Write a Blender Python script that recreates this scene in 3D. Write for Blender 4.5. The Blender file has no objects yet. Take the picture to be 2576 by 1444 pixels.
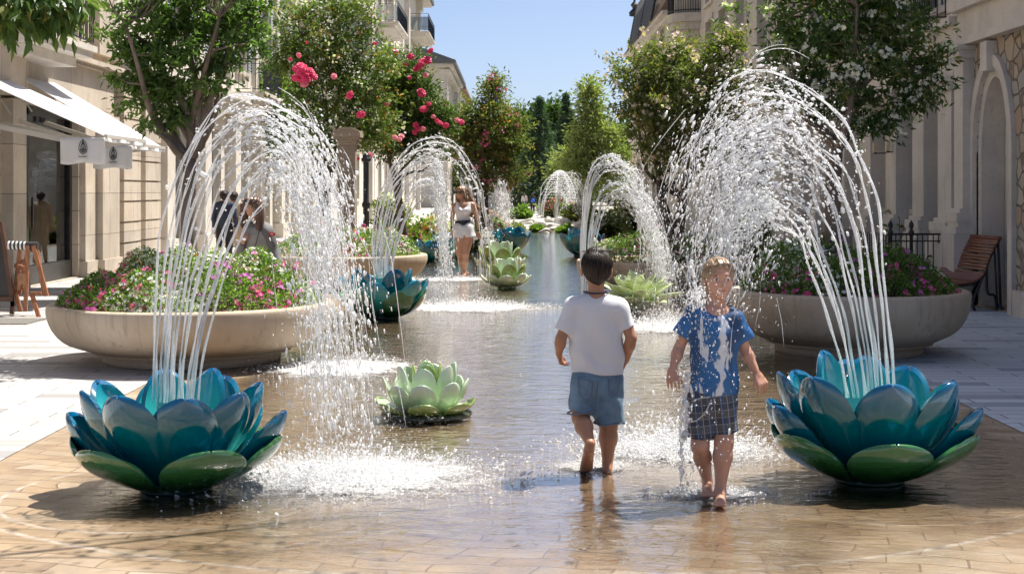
import bpy, math, random
import numpy as np
from mathutils import Vector, Matrix
R = math.radians
rng = np.random.default_rng(7)
random.seed(5)
sc = bpy.context.scene
COL = sc.collection
# ---------------------------------------------------------------- camera / picture helpers
F, CX, HY, CH = 3578.0, 1288.0, 480.0, 1.61
def W(px, py, D):
    return np.array([(px-CX)/F*D, D, CH-(py-HY)/F*D])
def GD(py):
    return CH*F/(py-HY)
def GP(px, py):
    D = GD(py); return np.array([(px-CX)/F*D, D, 0.0])
def A(*v): return np.array(v, float)
def unit(v):
    v = np.asarray(v, float); return v/(np.linalg.norm(v)+1e-12)
# ---------------------------------------------------------------- materials
def nodes_of(m):
    m.use_nodes = True; nt = m.node_tree; nt.nodes.clear(); return nt
class NT:
    def __init__(s, name):
        s.m = bpy.data.materials.new(name); s.t = nodes_of(s.m); s.L = s.t.links
    def n(s, typ, **kw):
        nd = s.t.nodes.new('ShaderNode'+typ)
        for k, v in kw.items():
            if k in ('ins',):
                for a, b in v.items(): s.set(nd, a, b)
            else: setattr(nd, k, v)
        return nd
    def set(s, nd, a, b):
        i = nd.inputs[a]
        if hasattr(b, 'is_output') or isinstance(b, bpy.types.NodeSocket): s.L.new(b, i)
        else:
            if hasattr(i, 'default_value'):
                try: i.default_value = b
                except Exception:
                    i.default_value = tuple(b)+(1,)
    def col(s, c): return (c[0], c[1], c[2], 1)
    def coord(s, which='Object', scale=(1,1,1), rot=(0,0,0), loc=(0,0,0)):
        tc = s.n('TexCoord'); mp = s.n('Mapping')
        s.L.new(tc.outputs[which], mp.inputs['Vector'])
        mp.inputs['Scale'].default_value = scale; mp.inputs['Rotation'].default_value = rot; mp.inputs['Location'].default_value = loc
        return mp.outputs['Vector']
    def noise(s, vec, scale=5, detail=4, rough=.55, dist=0.0):
        nd = s.n('TexNoise'); s.L.new(vec, nd.inputs['Vector'])
        nd.inputs['Scale'].default_value = scale; nd.inputs['Detail'].default_value = detail
        nd.inputs['Roughness'].default_value = rough; nd.inputs['Distortion'].default_value = dist
        return nd.outputs['Fac']
    def ramp(s, fac, stops):
        nd = s.n('ValToRGB'); s.L.new(fac, nd.inputs['Fac']); e = nd.color_ramp.elements
        while len(e) < len(stops): e.new(.5)
        for k, (p, c) in enumerate(stops):
            e[k].position = p; e[k].color = (c[0], c[1], c[2], 1) if hasattr(c, '__len__') else (c, c, c, 1)
        return nd.outputs['Color']
    def mix(s, fac, a, b, mode='MIX'):
        nd = s.n('Mix', data_type='RGBA', blend_type=mode)
        for key, v in ((0, fac), (6, a), (7, b)):
            i = nd.inputs[key]
            if isinstance(v, bpy.types.NodeSocket): s.L.new(v, i)
            elif key == 0: i.default_value = v
            else: i.default_value = s.col(v)
        return nd.outputs[2]
    def math(s, op, a, b=0.0, c=None, clamp=False):
        nd = s.n('Math', operation=op, use_clamp=clamp)
        for k, v in enumerate((a, b) if c is None else (a, b, c)):
            if isinstance(v, bpy.types.NodeSocket): s.L.new(v, nd.inputs[k])
            else: nd.inputs[k].default_value = v
        return nd.outputs[0]
    def mr(s, v, a, b, c=0.0, d=1.0, smooth=True):
        nd = s.n('MapRange', interpolation_type='SMOOTHSTEP' if smooth else 'LINEAR', clamp=True) if smooth else s.n('MapRange', clamp=True)
        s.L.new(v, nd.inputs[0])
        for k, q in ((1, a), (2, b), (3, c), (4, d)): nd.inputs[k].default_value = q
        return nd.outputs[0]
    def bump(s, h, strength=.3, dist=.01, normal=None):
        nd = s.n('Bump'); s.L.new(h, nd.inputs['Height'])
        nd.inputs['Strength'].default_value = strength; nd.inputs['Distance'].default_value = dist
        if normal is not None: s.L.new(normal, nd.inputs['Normal'])
        return nd.outputs['Normal']
    def princ(s, base, rough=.6, normal=None, **kw):
        nd = s.n('BsdfPrincipled')
        s.set(nd, 'Base Color', base if isinstance(base, bpy.types.NodeSocket) else s.col(base))
        s.set(nd, 'Roughness', rough)
        if normal is not None: s.L.new(normal, nd.inputs['Normal'])
        for k, v in kw.items():
            key = {'metal': 'Metallic', 'coat': 'Coat Weight', 'coatr': 'Coat Roughness', 'spec': 'Specular IOR Level', 'sss': 'Subsurface Weight',
                   'trans': 'Transmission Weight', 'ior': 'IOR', 'alpha': 'Alpha', 'sheen': 'Sheen Weight', 'emc': 'Emission Color', 'ems': 'Emission Strength'}[k]
            s.set(nd, key, v)
        if 'sss' in kw: nd.inputs['Subsurface Radius'].default_value = (.02, .008, .004); nd.inputs['Subsurface Scale'].default_value = 1.0
        return nd.outputs[0]
    def out(s, sh):
        o = s.n('OutputMaterial'); s.L.new(sh, o.inputs['Surface']); return s.m
    def sep(s, vec):
        nd = s.n('SeparateXYZ'); s.L.new(vec, nd.inputs[0]); return nd.outputs
    def comb(s, x, y, z=0.0):
        nd = s.n('CombineXYZ')
        for k, v in enumerate((x, y, z)):
            if isinstance(v, bpy.types.NodeSocket): s.L.new(v, nd.inputs[k])
            else: nd.inputs[k].default_value = v
        return nd.outputs[0]
_mc = {}
def mat(name, c1, c2=None, scale=6, rough=.6, bump=0.0, bscale=40, stretch=(1,1,1), detail=5, lo=.35, hi=.65, **kw):
    if name in _mc: return _mc[name]
    t = NT(name); v = t.coord('Object', stretch)
    base = c1
    if c2 is not None:
        base = t.mix(t.mr(t.noise(v, scale, detail), lo, hi), c1, c2)
    nrm = t.bump(t.noise(v, bscale, 4), bump, .01) if bump else None
    _mc[name] = t.out(t.princ(base, rough, nrm, **kw)); return _mc[name]
def leaf_mat(name, stops, trans=.35, rough=.45):
    t = NT(name)
    at = t.n('Attribute', attribute_name='rnd')
    c = t.ramp(at.outputs['Fac'], stops)
    d = t.princ(c, rough, spec=.35)
    tr = t.n('BsdfTranslucent'); t.L.new(t.mix(.5, c, (.35, .5, .05), 'MIX'), tr.inputs['Color'])
    tr2 = t.mix(1.0, c, (1.5, 1.9, .7), 'MULTIPLY'); t.L.new(tr2, tr.inputs['Color'])
    ms = t.n('MixShader'); ms.inputs[0].default_value = trans
    t.L.new(d, ms.inputs[1]); t.L.new(tr.outputs[0], ms.inputs[2])
    return t.out(ms.outputs[0])
# ---------------------------------------------------------------- mesh building
class MB:
    def __init__(s): s.c = []; s.nv = 0
    def add(s, V, Fs, mi=0, rnd=None):
        V = np.asarray(V, float).reshape(-1, 3)
        if isinstance(Fs, np.ndarray): Fs = [Fs]
        else:
            d = {}
            for f in Fs: d.setdefault(len(f), []).append(f)
            Fs = [np.array(x, dtype=np.int64) for x in d.values()]
        for a in Fs:
            if len(a): s.c.append((None, a+s.nv, mi, rnd))
        s.c.append((V, None, 0, None)); s.nv += len(V); return s
    def box(s, lo, hi, mi=0):
        x0, y0, z0 = np.minimum(lo, hi); x1, y1, z1 = np.maximum(lo, hi)
        V = [(x0,y0,z0),(x1,y0,z0),(x1,y1,z0),(x0,y1,z0),(x0,y0,z1),(x1,y0,z1),(x1,y1,z1),(x0,y1,z1)]
        return s.add(V, np.array([(0,3,2,1),(4,5,6,7),(0,1,5,4),(1,2,6,5),(2,3,7,6),(3,0,4,7)]), mi)
    def obox(s, c, ax, ay, az, mi=0):   # oriented box: centre, half vectors
        c, ax, ay, az = map(lambda q: np.asarray(q, float), (c, ax, ay, az))
        V = [c+i*ax+j*ay+k*az for k in (-1, 1) for (i, j) in ((-1,-1),(1,-1),(1,1),(-1,1))]
        return s.add(V, np.array([(0,3,2,1),(4,5,6,7),(0,1,5,4),(1,2,6,5),(2,3,7,6),(3,0,4,7)]), mi)
    def bar(s, a, b, w, h, up=(0,0,1), mi=0):
        a = np.asarray(a, float); b = np.asarray(b, float); d = unit(b-a); up = np.asarray(up, float)
        sd = np.cross(d, up); sd = unit(sd) if np.linalg.norm(sd) > 1e-6 else A(1,0,0); u = np.cross(sd, d)
        return s.obox((a+b)/2, (b-a)/2, sd*w/2, u*h/2, mi)
    def tube(s, P, r, k=6, mi=0, caps=True, flat=None):
        P = np.asarray(P, float); n = len(P); r = np.broadcast_to(np.asarray(r, float), (n,))
        T = np.gradient(P, axis=0); T /= (np.linalg.norm(T, axis=1, keepdims=True)+1e-12)
        u = np.cross(T[0], A(0,0,1)); u = unit(u) if np.linalg.norm(u) > 1e-3 else A(1,0,0)
        ang = np.arange(k)*2*math.pi/k; V = np.zeros((n, k, 3))
        for i in range(n):
            u = u-np.dot(u, T[i])*T[i]; u = unit(u); w = np.cross(T[i], u)
            V[i] = P[i]+r[i]*(np.cos(ang)[:, None]*u+np.sin(ang)[:, None]*w)
        i, j = np.meshgrid(np.arange(n-1), np.arange(k), indexing='ij'); j2 = (j+1) % k
        Q = np.stack([i*k+j, i*k+j2, (i+1)*k+j2, (i+1)*k+j], -1).reshape(-1, 4)
        fs = [tuple(q) for q in Q]
        if caps: fs += [tuple(range(k-1, -1, -1)), tuple((n-1)*k+q for q in range(k))]
        return s.add(V.reshape(-1, 3), fs, mi)
    def lathe(s, prof, k=32, c=(0,0,0), mi=0, a0=0, wob=None):
        prof = np.asarray(prof, float); n = len(prof); ang = np.arange(k)*2*math.pi/k+a0
        V = np.zeros((n, k, 3)); V[:, :, 0] = prof[:, 0:1]*np.cos(ang); V[:, :, 1] = prof[:, 0:1]*np.sin(ang); V[:, :, 2] = prof[:, 1:2]
        V += np.asarray(c, float)
        i, j = np.meshgrid(np.arange(n-1), np.arange(k), indexing='ij'); j2 = (j+1) % k
        Q = np.stack([i*k+j, i*k+j2, (i+1)*k+j2, (i+1)*k+j], -1).reshape(-1, 4)
        return s.add(V.reshape(-1, 3), Q, mi)
    def prism(s, poly, axis, a, b, mi=0):  # poly 2-D list extruded along axis (0 x,1 y,2 z)
        n = len(poly); V = []
        for t in (a, b):
            for (p, q) in poly:
                V.append({0: (t, p, q), 1: (p, t, q), 2: (p, q, t)}[axis])
        fs = [tuple(range(n)), tuple(range(2*n-1, n-1, -1))]+[(i, i+n, (i+1) % n+n, (i+1) % n) for i in range(n)]
        return s.add(V, fs, mi)
    def build(s, name, mats, parent=None, smooth=False, loc=None, fixn=False):
        V = np.concatenate([c[0] for c in s.c if c[0] is not None]) if s.nv else np.zeros((0, 3))
        polys = [(c[1], c[2], c[3]) for c in s.c if c[1] is not None]
        if parent is not None: org = np.array(parent['_o'])
        else:
            org = np.array(loc) if loc is not None else A((V[:, 0].min()+V[:, 0].max())/2, (V[:, 1].min()+V[:, 1].max())/2, V[:, 2].min())
        me = bpy.data.meshes.new(name); me.vertices.add(len(V)); me.vertices.foreach_set('co', (V-org).ravel().astype(np.float32))
        tot = [np.full(len(p), p.shape[1]) for p, _, _ in polys]; lt = np.concatenate(tot)
        li = np.concatenate([p.ravel() for p, _, _ in polys])
        me.loops.add(len(li)); me.loops.foreach_set('vertex_index', li.astype(np.int32))
        me.polygons.add(len(lt)); me.polygons.foreach_set('loop_start', np.concatenate([[0], np.cumsum(lt)[:-1]]).astype(np.int32))
        mi = np.concatenate([np.full(len(p), m) for p, m, _ in polys]).astype(np.int32); me.polygons.foreach_set('material_index', mi)
        if any(q is not None for _, _, q in polys):
            at = me.attributes.new('rnd', 'FLOAT', 'FACE')
            at.data.foreach_set('value', np.concatenate([(np.zeros(len(p)) if q is None else np.broadcast_to(q, (len(p),))) for p, _, q in polys]).astype(np.float32))
        me.polygons.foreach_set('use_smooth', np.full(len(lt), smooth))
        me.update(calc_edges=True)
        if fixn:
            import bmesh
            b = bmesh.new(); b.from_mesh(me); bmesh.ops.recalc_face_normals(b, faces=b.faces); b.to_mesh(me); b.free()
        for m in (mats if isinstance(mats, (list, tuple)) else [mats]): me.materials.append(m)
        o = bpy.data.objects.new(name, me); COL.objects.link(o)
        if parent is not None:
            o.parent = parent; o.matrix_parent_inverse = Matrix(); o['_o'] = tuple(map(float, org))
        else:
            o.location = org; o['_o'] = tuple(map(float, org))
        return o
def empty(name, loc):
    o = bpy.data.objects.new(name, None); COL.objects.link(o); o.location = tuple(map(float, loc)); o['_o'] = tuple(map(float, loc)); o.empty_display_size = .2; return o
def tag(o, label=None, cat=None, group=None, kind=None):
    if label: o['label'] = label
    if cat: o['category'] = cat
    if group: o['group'] = group
    if kind: o['kind'] = kind
    return o
def copy_tree(o, parent=None):
    c = o.copy(); COL.objects.link(c)
    if parent is not None: c.parent = parent
    for ch in list(o.children): copy_tree(ch, c)
    return c
def catmull(P, n=60):
    P = np.asarray(P, float); m = len(P)
    Q = np.vstack([2*P[0]-P[1], P, 2*P[-1]-P[-2]]); t = np.linspace(0, m-1-1e-9, n); i = t.astype(int); f = (t-i)[:, None]
    p0, p1, p2, p3 = Q[i], Q[i+1], Q[i+2], Q[i+3]
    return .5*((2*p1)+(-p0+p2)*f+(2*p0-5*p1+4*p2-p3)*f**2+(-p0+3*p1-3*p2+p3)*f**3)
# ---------------------------------------------------------------- leaves, blossoms, drops
def leaf_add(mb, C, Dr, L, Wd, r=rng, mi=0, rnd=None, upb=.6):
    n = len(C)
    if not n: return
    Dr = Dr/(np.linalg.norm(Dr, axis=1, keepdims=True)+1e-9)
    N = r.normal(size=(n, 3)); N[:, 2] += upb*2; S = np.cross(Dr, N); S /= (np.linalg.norm(S, axis=1, keepdims=True)+1e-9); N = np.cross(S, Dr)
    L = (np.asarray(L)*r.uniform(.7, 1.25, n))[:, None]; Wv = (np.asarray(Wd)*r.uniform(.75, 1.2, n))[:, None]
    V = np.stack([C, C+Dr*L*.45+S*Wv*.5+N*Wv*.18, C+Dr*L-N*L*.12, C+Dr*L*.45-S*Wv*.5+N*Wv*.18], 1)
    b = np.arange(n)[:, None]*4
    T = np.concatenate([b+np.array([[0, 1, 2]]), b+np.array([[0, 2, 3]])], 1).reshape(-1, 3)
    q = r.uniform(0, 1, n) if rnd is None else rnd
    mb.add(V.reshape(-1, 3), T, mi, np.repeat(q, 2))
def blossom_add(mb, C, Nn, s, r=rng, mi=0, petals=5):
    n = len(C)
    if not n: return
    Nn = Nn/(np.linalg.norm(Nn, axis=1, keepdims=True)+1e-9)
    U = np.cross(Nn, r.normal(size=(n, 3))); U /= (np.linalg.norm(U, axis=1, keepdims=True)+1e-9); Vv = np.cross(Nn, U)
    s = (np.asarray(s)*r.uniform(.7, 1.3, n))[:, None]
    for k in range(petals):
        a = 2*math.pi*k/petals; b2 = math.pi/petals*.85
        d = U*math.cos(a)+Vv*math.sin(a)
        e1 = U*math.cos(a-b2)+Vv*math.sin(a-b2); e2 = U*math.cos(a+b2)+Vv*math.sin(a+b2)
        V = np.stack([C, C+e1*s*.75+Nn*s*.15, C+d*s+Nn*s*.28, C+e2*s*.75+Nn*s*.15], 1)
        mb.add(V.reshape(-1, 3), (np.arange(n)[:, None]*4+np.array([[0, 1, 2, 3]])), mi, r.uniform(0, 1, n))
_t = (1+5**.5)/2
ICV = np.array([(-1,_t,0),(1,_t,0),(-1,-_t,0),(1,-_t,0),(0,-1,_t),(0,1,_t),(0,-1,-_t),(0,1,-_t),(_t,0,-1),(_t,0,1),(-_t,0,-1),(-_t,0,1)])/math.sqrt(1+_t*_t)
ICF = np.array([(0,11,5),(0,5,1),(0,1,7),(0,7,10),(0,10,11),(1,5,9),(5,11,4),(11,10,2),(10,7,6),(7,1,8),(3,9,4),(3,4,2),(3,2,6),(3,6,8),(3,8,9),(4,9,5),(2,4,11),(6,2,10),(8,6,7),(9,8,1)])
def subdiv(V, Fc):
    V = [tuple(v) for v in V]; cache = {}; out = []
    def mid(a, b):
        k = (min(a, b), max(a, b))
        if k not in cache:
            m = unit((np.array(V[a])+np.array(V[b]))/2); cache[k] = len(V); V.append(tuple(m))
        return cache[k]
    for a, b, c in Fc:
        ab, bc, ca = mid(a, b), mid(b, c), mid(c, a); out += [(a,ab,ca),(b,bc,ab),(c,ca,bc),(ab,bc,ca)]
    return np.array(V), np.array(out)
ICV1, ICF1 = subdiv(ICV, ICF); ICV2, ICF2 = subdiv(ICV1, ICF1); ICV3, ICF3 = subdiv(ICV2, ICF2)
def drops_add(mb, C, rad, stretch=None, r=rng, mi=0):
    """lumpy little water drops; stretch (n,3) = motion vector added along which a drop is elongated"""
    n = len(C)
    if not n: return
    B = ICV*(1+.0*ICV); rad = np.broadcast_to(rad, (n,))[:, None, None]
    J = 1+r.normal(0, .16, (n, 12, 1))
    V = B[None]*rad*J
    if stretch is not None:
        d = np.linalg.norm(stretch, axis=1, keepdims=True)+1e-9; u = (stretch/d)[:, None, :]
        V = V+u*np.sum(V*u, axis=2, keepdims=True)*(d[:, :, None])
    V = V+C[:, None, :]
    mb.add(V.reshape(-1, 3), (np.arange(n)[:, None, None]*12+ICF[None]).reshape(-1, 3), mi)
def crown_points(ells, n, k, spread, r, shell=.5, flat=.6):
    """clump centres inside ellipsoids (px-free world units) then leaves round each clump; returns points, outward dirs, clump centres"""
    vol = np.array([np.prod(e[1]) for e in ells])**(2/3); pick = r.choice(len(ells), n, p=vol/vol.sum())
    C = np.array([e[0] for e in ells])[pick]; Rd = np.array([e[1] for e in ells])[pick]
    u = r.normal(size=(n, 3)); u /= np.linalg.norm(u, axis=1, keepdims=True)
    rr = shell+(1-shell)*r.uniform(0, 1, n)**.7; rr *= r.uniform(.8, 1.08, n)
    cc = C+u*Rd*rr[:, None]
    sp = spread*r.uniform(.6, 1.5, n)
    P = np.repeat(cc, k, 0)+r.normal(size=(n*k, 3))*np.repeat(sp, k)[:, None]*A(1, 1, flat)
    out = P-np.repeat(cc, k, 0)+np.repeat(u, k, 0)*np.repeat(sp, k)[:, None]*.8
    q = np.repeat(r.uniform(0, 1, n), k)
    # sprays: leafy twigs that stick out past the outline
    m = max(6, n//5); j = r.permutation(n)[:m]; Ls = spread*r.uniform(1.6, 4.6, m); dr = u[j]+r.normal(0, .45, (m, 3)); dr[:, 2] += .25; dr /= np.linalg.norm(dr, axis=1, keepdims=True)
    kk = max(6, k//3); t = r.uniform(.1, 1, (m, kk)); S = cc[j][:, None]+dr[:, None]*(Ls[:, None]*t)[..., None]+r.normal(size=(m, kk, 3))*spread*.22*(1.15-t)[..., None]
    so = dr[:, None]*.8+r.normal(0, .6, (m, kk, 3))
    P = np.concatenate([P, S.reshape(-1, 3)]); out = np.concatenate([out, so.reshape(-1, 3)*spread]); q = np.concatenate([q, np.repeat(r.uniform(.3, 1, m), kk)])
    return P, out, cc, q
def limb(mb, a, b, r0, r1, sag=0.0, wob=.04, k=6, n=9, r=rng, mi=0):
    a = np.asarray(a, float); b = np.asarray(b, float); L = np.linalg.norm(b-a)
    t = np.linspace(0, 1, n)[:, None]; P = a+(b-a)*t
    side = r.normal(size=3)*wob*L; P = P+np.sin(t*math.pi)*side+np.sin(t*math.pi*2)*r.normal(size=3)*wob*.5*L
    P[:, 2] += (np.sin(t*math.pi)*sag*L)[:, 0]
    mb.tube(P, np.linspace(r0, r1, n), k, mi)
    return P
# ---------------------------------------------------------------- shared materials
def stone_mat(name, c1, c2, joint=None, bw=1.1, bh=.45, streak=.35, rough=.75, axis='YZ', bump=.35, dark=(.2,.17,.14), seed=0.):
    t = NT(name); v = t.coord('Object', (1,1,1), (0,0,0), (seed, seed, 0)); s = t.sep(v)
    uv = t.comb(s[1] if axis == 'YZ' else s[0], s[2])
    n1 = t.noise(v, 1.3, 6); n2 = t.noise(v, 22, 5, .65)
    sv = t.coord('Object', (6, 6, .5)); n3 = t.noise(sv, 1.6, 5, .6)
    base = t.mix(t.mr(n1, .35, .65), c1, c2)
    base = t.mix(t.math('MULTIPLY', t.mr(n2, .45, .75), .35), base, tuple(x*.62 for x in c1))
    base = t.mix(t.math('MULTIPLY', t.mr(n3, .55, .72), streak), base, dark)
    h = n2
    if joint is not None:
        br = t.n('TexBrick'); t.L.new(uv, br.inputs['Vector'])
        br.inputs['Scale'].default_value = 1; br.inputs['Mortar Size'].default_value = .008; br.inputs['Mortar Smooth'].default_value = .3
        br.inputs['Brick Width'].default_value = bw; br.inputs['Row Height'].default_value = bh; br.inputs['Bias'].default_value = 0
        br.inputs['Color1'].default_value = (.85,.85,.85,1); br.inputs['Color2'].default_value = (1.08,1.04,1,1); br.inputs['Mortar'].default_value = (joint, joint, joint, 1)
        base = t.mix(1.0, base, br.outputs['Color'], 'MULTIPLY')
        h = t.math('SUBTRACT', t.math('MULTIPLY', n2, .3), br.outputs['Fac'])
    return t.out(t.princ(base, rough, t.bump(h, bump, .012), spec=.3))
M_LIME = stone_mat('limestone_blocks', (.58,.51,.42), (.47,.405,.33), .35, 1.3, .62, .45)
M_LIMEP = stone_mat('limestone_plain', (.60,.53,.44), (.49,.425,.35), .45, 2.2, .78, .5)
M_LIMET = stone_mat('limestone_trim', (.66,.61,.54), (.56,.51,.44), None, streak=.22)
M_STUCCO = stone_mat('cream_stucco', (.66,.61,.53), (.6,.55,.47), None, streak=.12, rough=.85)
M_GREY = stone_mat('grey_stone', (.62,.555,.48), (.50,.45,.39), .7, 1.6, .9, .35)
M_GREYT = stone_mat('grey_stone_trim', (.70,.64,.56), (.58,.53,.47), None, streak=.25)
def rubble():
    t = NT('rubble_stone'); v = t.coord('Object'); s = t.sep(v); uv = t.comb(t.math('MULTIPLY', s[1], 1.0), s[2], 0)
    wv = t.n('TexNoise'); t.L.new(uv, wv.inputs['Vector']); wv.inputs['Scale'].default_value = 3
    mixv = t.n('Mix', data_type='VECTOR'); mixv.inputs[0].default_value = .12; t.L.new(uv, mixv.inputs[4]); t.L.new(wv.outputs['Color'], mixv.inputs[5])
    vo = t.n('TexVoronoi', feature='DISTANCE_TO_EDGE'); t.L.new(mixv.outputs[1], vo.inputs['Vector']); vo.inputs['Scale'].default_value = 4.6
    vc = t.n('TexVoronoi'); t.L.new(mixv.outputs[1], vc.inputs['Vector']); vc.inputs['Scale'].default_value = 4.6
    c = t.ramp(t.sep(vc.outputs['Color'])[0], [(0, (.42,.29,.19)), (.35, (.52,.42,.31)), (.6, (.4,.37,.33)), (.85, (.58,.5,.4)), (1, (.46,.34,.25))])
    edge = t.mr(vo.outputs['Distance'], .01, .07)
    c = t.mix(edge, (.2,.16,.12), c)
    c = t.mix(t.math('MULTIPLY', t.noise(v, 30, 4), .4), c, (.3,.25,.2))
    return t.out(t.princ(c, .85, t.bump(edge, .9, .04)))
M_RUB = rubble()
M_IRON = mat('black_iron', (.012,.014,.018), (.02,.022,.026), rough=.42, metal=.0, spec=.5)
M_FRAME = mat('dark_bronze_frame', (.018,.017,.016), (.03,.028,.026), rough=.35, metal=.3)
M_WHITEF = mat('painted_window_frame', (.62,.6,.56), (.55,.53,.5), rough=.5)
M_SHUT = mat('grey_blue_shutter', (.2,.24,.28), (.26,.3,.33), scale=3, rough=.6)
M_DARKIN = mat('dark_interior', (.03,.028,.026), (.06,.055,.05), scale=1.5, rough=.8)
def glass_mat(name, tint=(.75,.8,.8), refl=.35, rough=.02):
    t = NT(name)
    fr = t.n('Fresnel'); fr.inputs['IOR'].default_value = 1.5
    nz = t.bump(t.noise(t.coord('Object'), .8, 2), .06, .05)
    gl = t.n('BsdfGlossy'); gl.inputs['Roughness'].default_value = rough; t.L.new(nz, gl.inputs['Normal']); gl.inputs['Color'].default_value = (.9,.95,1,1)
    tr = t.n('BsdfTransparent'); tr.inputs['Color'].default_value = t.col(tint)
    ms = t.n('MixShader'); t.L.new(t.math('ADD', fr.outputs[0], refl, clamp=True), ms.inputs[0]); t.L.new(tr.outputs[0], ms.inputs[1]); t.L.new(gl.outputs[0], ms.inputs[2])
    return t.out(ms.outputs[0])
M_GLASS = glass_mat('window_glass', (.55,.6,.62), .22)
M_SHOPG = glass_mat('shop_glass', (.86,.9,.88), .0)
M_SLATE = mat('slate_roof', (.09,.095,.1), (.14,.14,.145), scale=8, rough=.6, bump=.4, bscale=18)
M_ROOFB = mat('brown_tile_roof', (.2,.13,.09), (.28,.19,.13), scale=9, rough=.75, bump=.5, bscale=14)
def canvas():
    t = NT('awning_canvas'); v = t.coord('Object'); n = t.noise(v, 3, 5)
    c = t.mix(n, (.84,.84,.84), (.72,.72,.73))
    d = t.princ(c, .85, t.bump(t.noise(t.coord('Object', (1, 6, 1)), 3, 3), .35, .03))
    tr = t.n('BsdfTranslucent'); tr.inputs['Color'].default_value = (.75,.75,.76,1); ms = t.n('MixShader'); ms.inputs[0].default_value = .25
    t.L.new(d, ms.inputs[1]); t.L.new(tr.outputs[0], ms.inputs[2]); return t.out(ms.outputs[0])
M_CANVAS = canvas()
def planter_mat():
    t = NT('planter_concrete'); v = t.coord('Object')
    n1 = t.noise(v, 1.6, 6, .6); n2 = t.noise(v, 60, 4, .7); n3 = t.noise(t.coord('Object', (9, 9, .6)), 1.4, 5, .6)
    c = t.mix(t.mr(n1, .3, .7), (.56,.46,.35), (.45,.355,.25))
    c = t.mix(t.math('MULTIPLY', t.mr(n3, .52, .72), .45), c, (.21,.16,.115))
    z = t.sep(v)[2]
    c = t.mix(t.math('MULTIPLY', t.mr(t.math('ADD', z, t.math('MULTIPLY', n1, .25)), .40, .18), .55), c, (.30,.19,.11))
    vo = t.n('TexVoronoi', feature='DISTANCE_TO_EDGE'); t.L.new(t.coord('Object', (1, 1, 1.6)), vo.inputs['Vector']); vo.inputs['Scale'].default_value = .9; 
    cr = t.mr(t.math('ADD', vo.outputs['Distance'], t.math('MULTIPLY', n2, .012)), .006, .012)
    c = t.mix(t.math('MULTIPLY', t.math('SUBTRACT', 1.0, cr), .35), c, (.2,.15,.11))
    c = t.mix(t.math('MULTIPLY', t.mr(n2, .55, .8), .5), c, (.3,.25,.2))
    return t.out(t.princ(c, .72, t.bump(t.math('ADD', t.math('MULTIPLY', n2, .5), n1), .35, .01), spec=.35))
M_PLANTER = planter_mat()
M_SOIL = mat('soil', (.05,.035,.02), (.09,.06,.035), rough=.95, bump=.6)
def bark(name, c1, c2):
    return mat(name, c1, c2, scale=7, rough=.85, bump=.8, bscale=22, stretch=(1,1,.25))
M_BARK = bark('grey_brown_bark', (.22,.165,.125), (.12,.088,.066))
M_BARKD = bark('dark_bark', (.07,.052,.04), (.12,.09,.07))
L_MAPLE = leaf_mat('maple_leaves', [(0,(.045,.085,.025)),(.45,(.08,.135,.038)),(.8,(.13,.195,.055)),(1,(.19,.26,.08))], .42)
L_MAG = leaf_mat('glossy_leaves', [(0,(.04,.075,.024)),(.5,(.075,.12,.036)),(.9,(.15,.2,.06)),(1,(.3,.21,.07))], .35, .38)
L_ROSE = leaf_mat('rose_leaves', [(0,(.055,.095,.025)),(.45,(.095,.145,.038)),(.78,(.17,.21,.06)),(.92,(.28,.24,.08)),(1,(.38,.18,.08))], .4)
L_OLIVE = leaf_mat('olive_leaves', [(0,(.075,.10,.03)),(.45,(.125,.155,.05)),(.8,(.2,.21,.07)),(.93,(.3,.22,.08)),(1,(.42,.19,.09))], .4)
L_PALE = leaf_mat('pale_leaves', [(0,(.13,.16,.06)),(.5,(.21,.23,.09)),(1,(.32,.32,.14))], .4)
L_BED = leaf_mat('bed_leaves', [(0,(.06,.11,.028)),(.5,(.13,.20,.055)),(1,(.27,.34,.11))], .42)
L_FIR = leaf_mat('fir_needles', [(0,(.04,.075,.05)),(.6,(.075,.125,.075)),(1,(.13,.18,.09))], .25)
L_FAR = leaf_mat('far_leaves', [(0,(.06,.1,.04)),(.6,(.09,.14,.05)),(1,(.13,.18,.07))], .3)
P_WHITE = leaf_mat('white_petals', [(0,(.75,.72,.7)),(.7,(.86,.84,.82)),(1,(.85,.7,.68))], .3, .6)
P_PINKW = leaf_mat('pale_pink_petals', [(0,(.8,.62,.6)),(.6,(.86,.76,.72)),(1,(.8,.45,.42))], .3, .6)
P_PINK = leaf_mat('magenta_petals', [(0,(.62,.05,.22)),(.5,(.75,.12,.38)),(.85,(.8,.28,.5)),(1,(.7,.03,.08))], .3, .6)
P_VIOL = leaf_mat('violet_petals', [(0,(.5,.08,.45)),(.6,(.68,.2,.6)),(1,(.78,.4,.66))], .3, .6)
P_ORANGE = leaf_mat('orange_petals', [(0,(.75,.3,.08)),(.6,(.8,.42,.14)),(1,(.7,.12,.05))], .3, .6)
P_ROSE = mat('rose_petals', (.8,.06,.2), (.68,.03,.12), scale=30, rough=.6, sss=.0)
P_ROSEL = mat('pale_rose_petals', (.86,.3,.36), (.8,.2,.28), scale=30, rough=.6)
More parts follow.
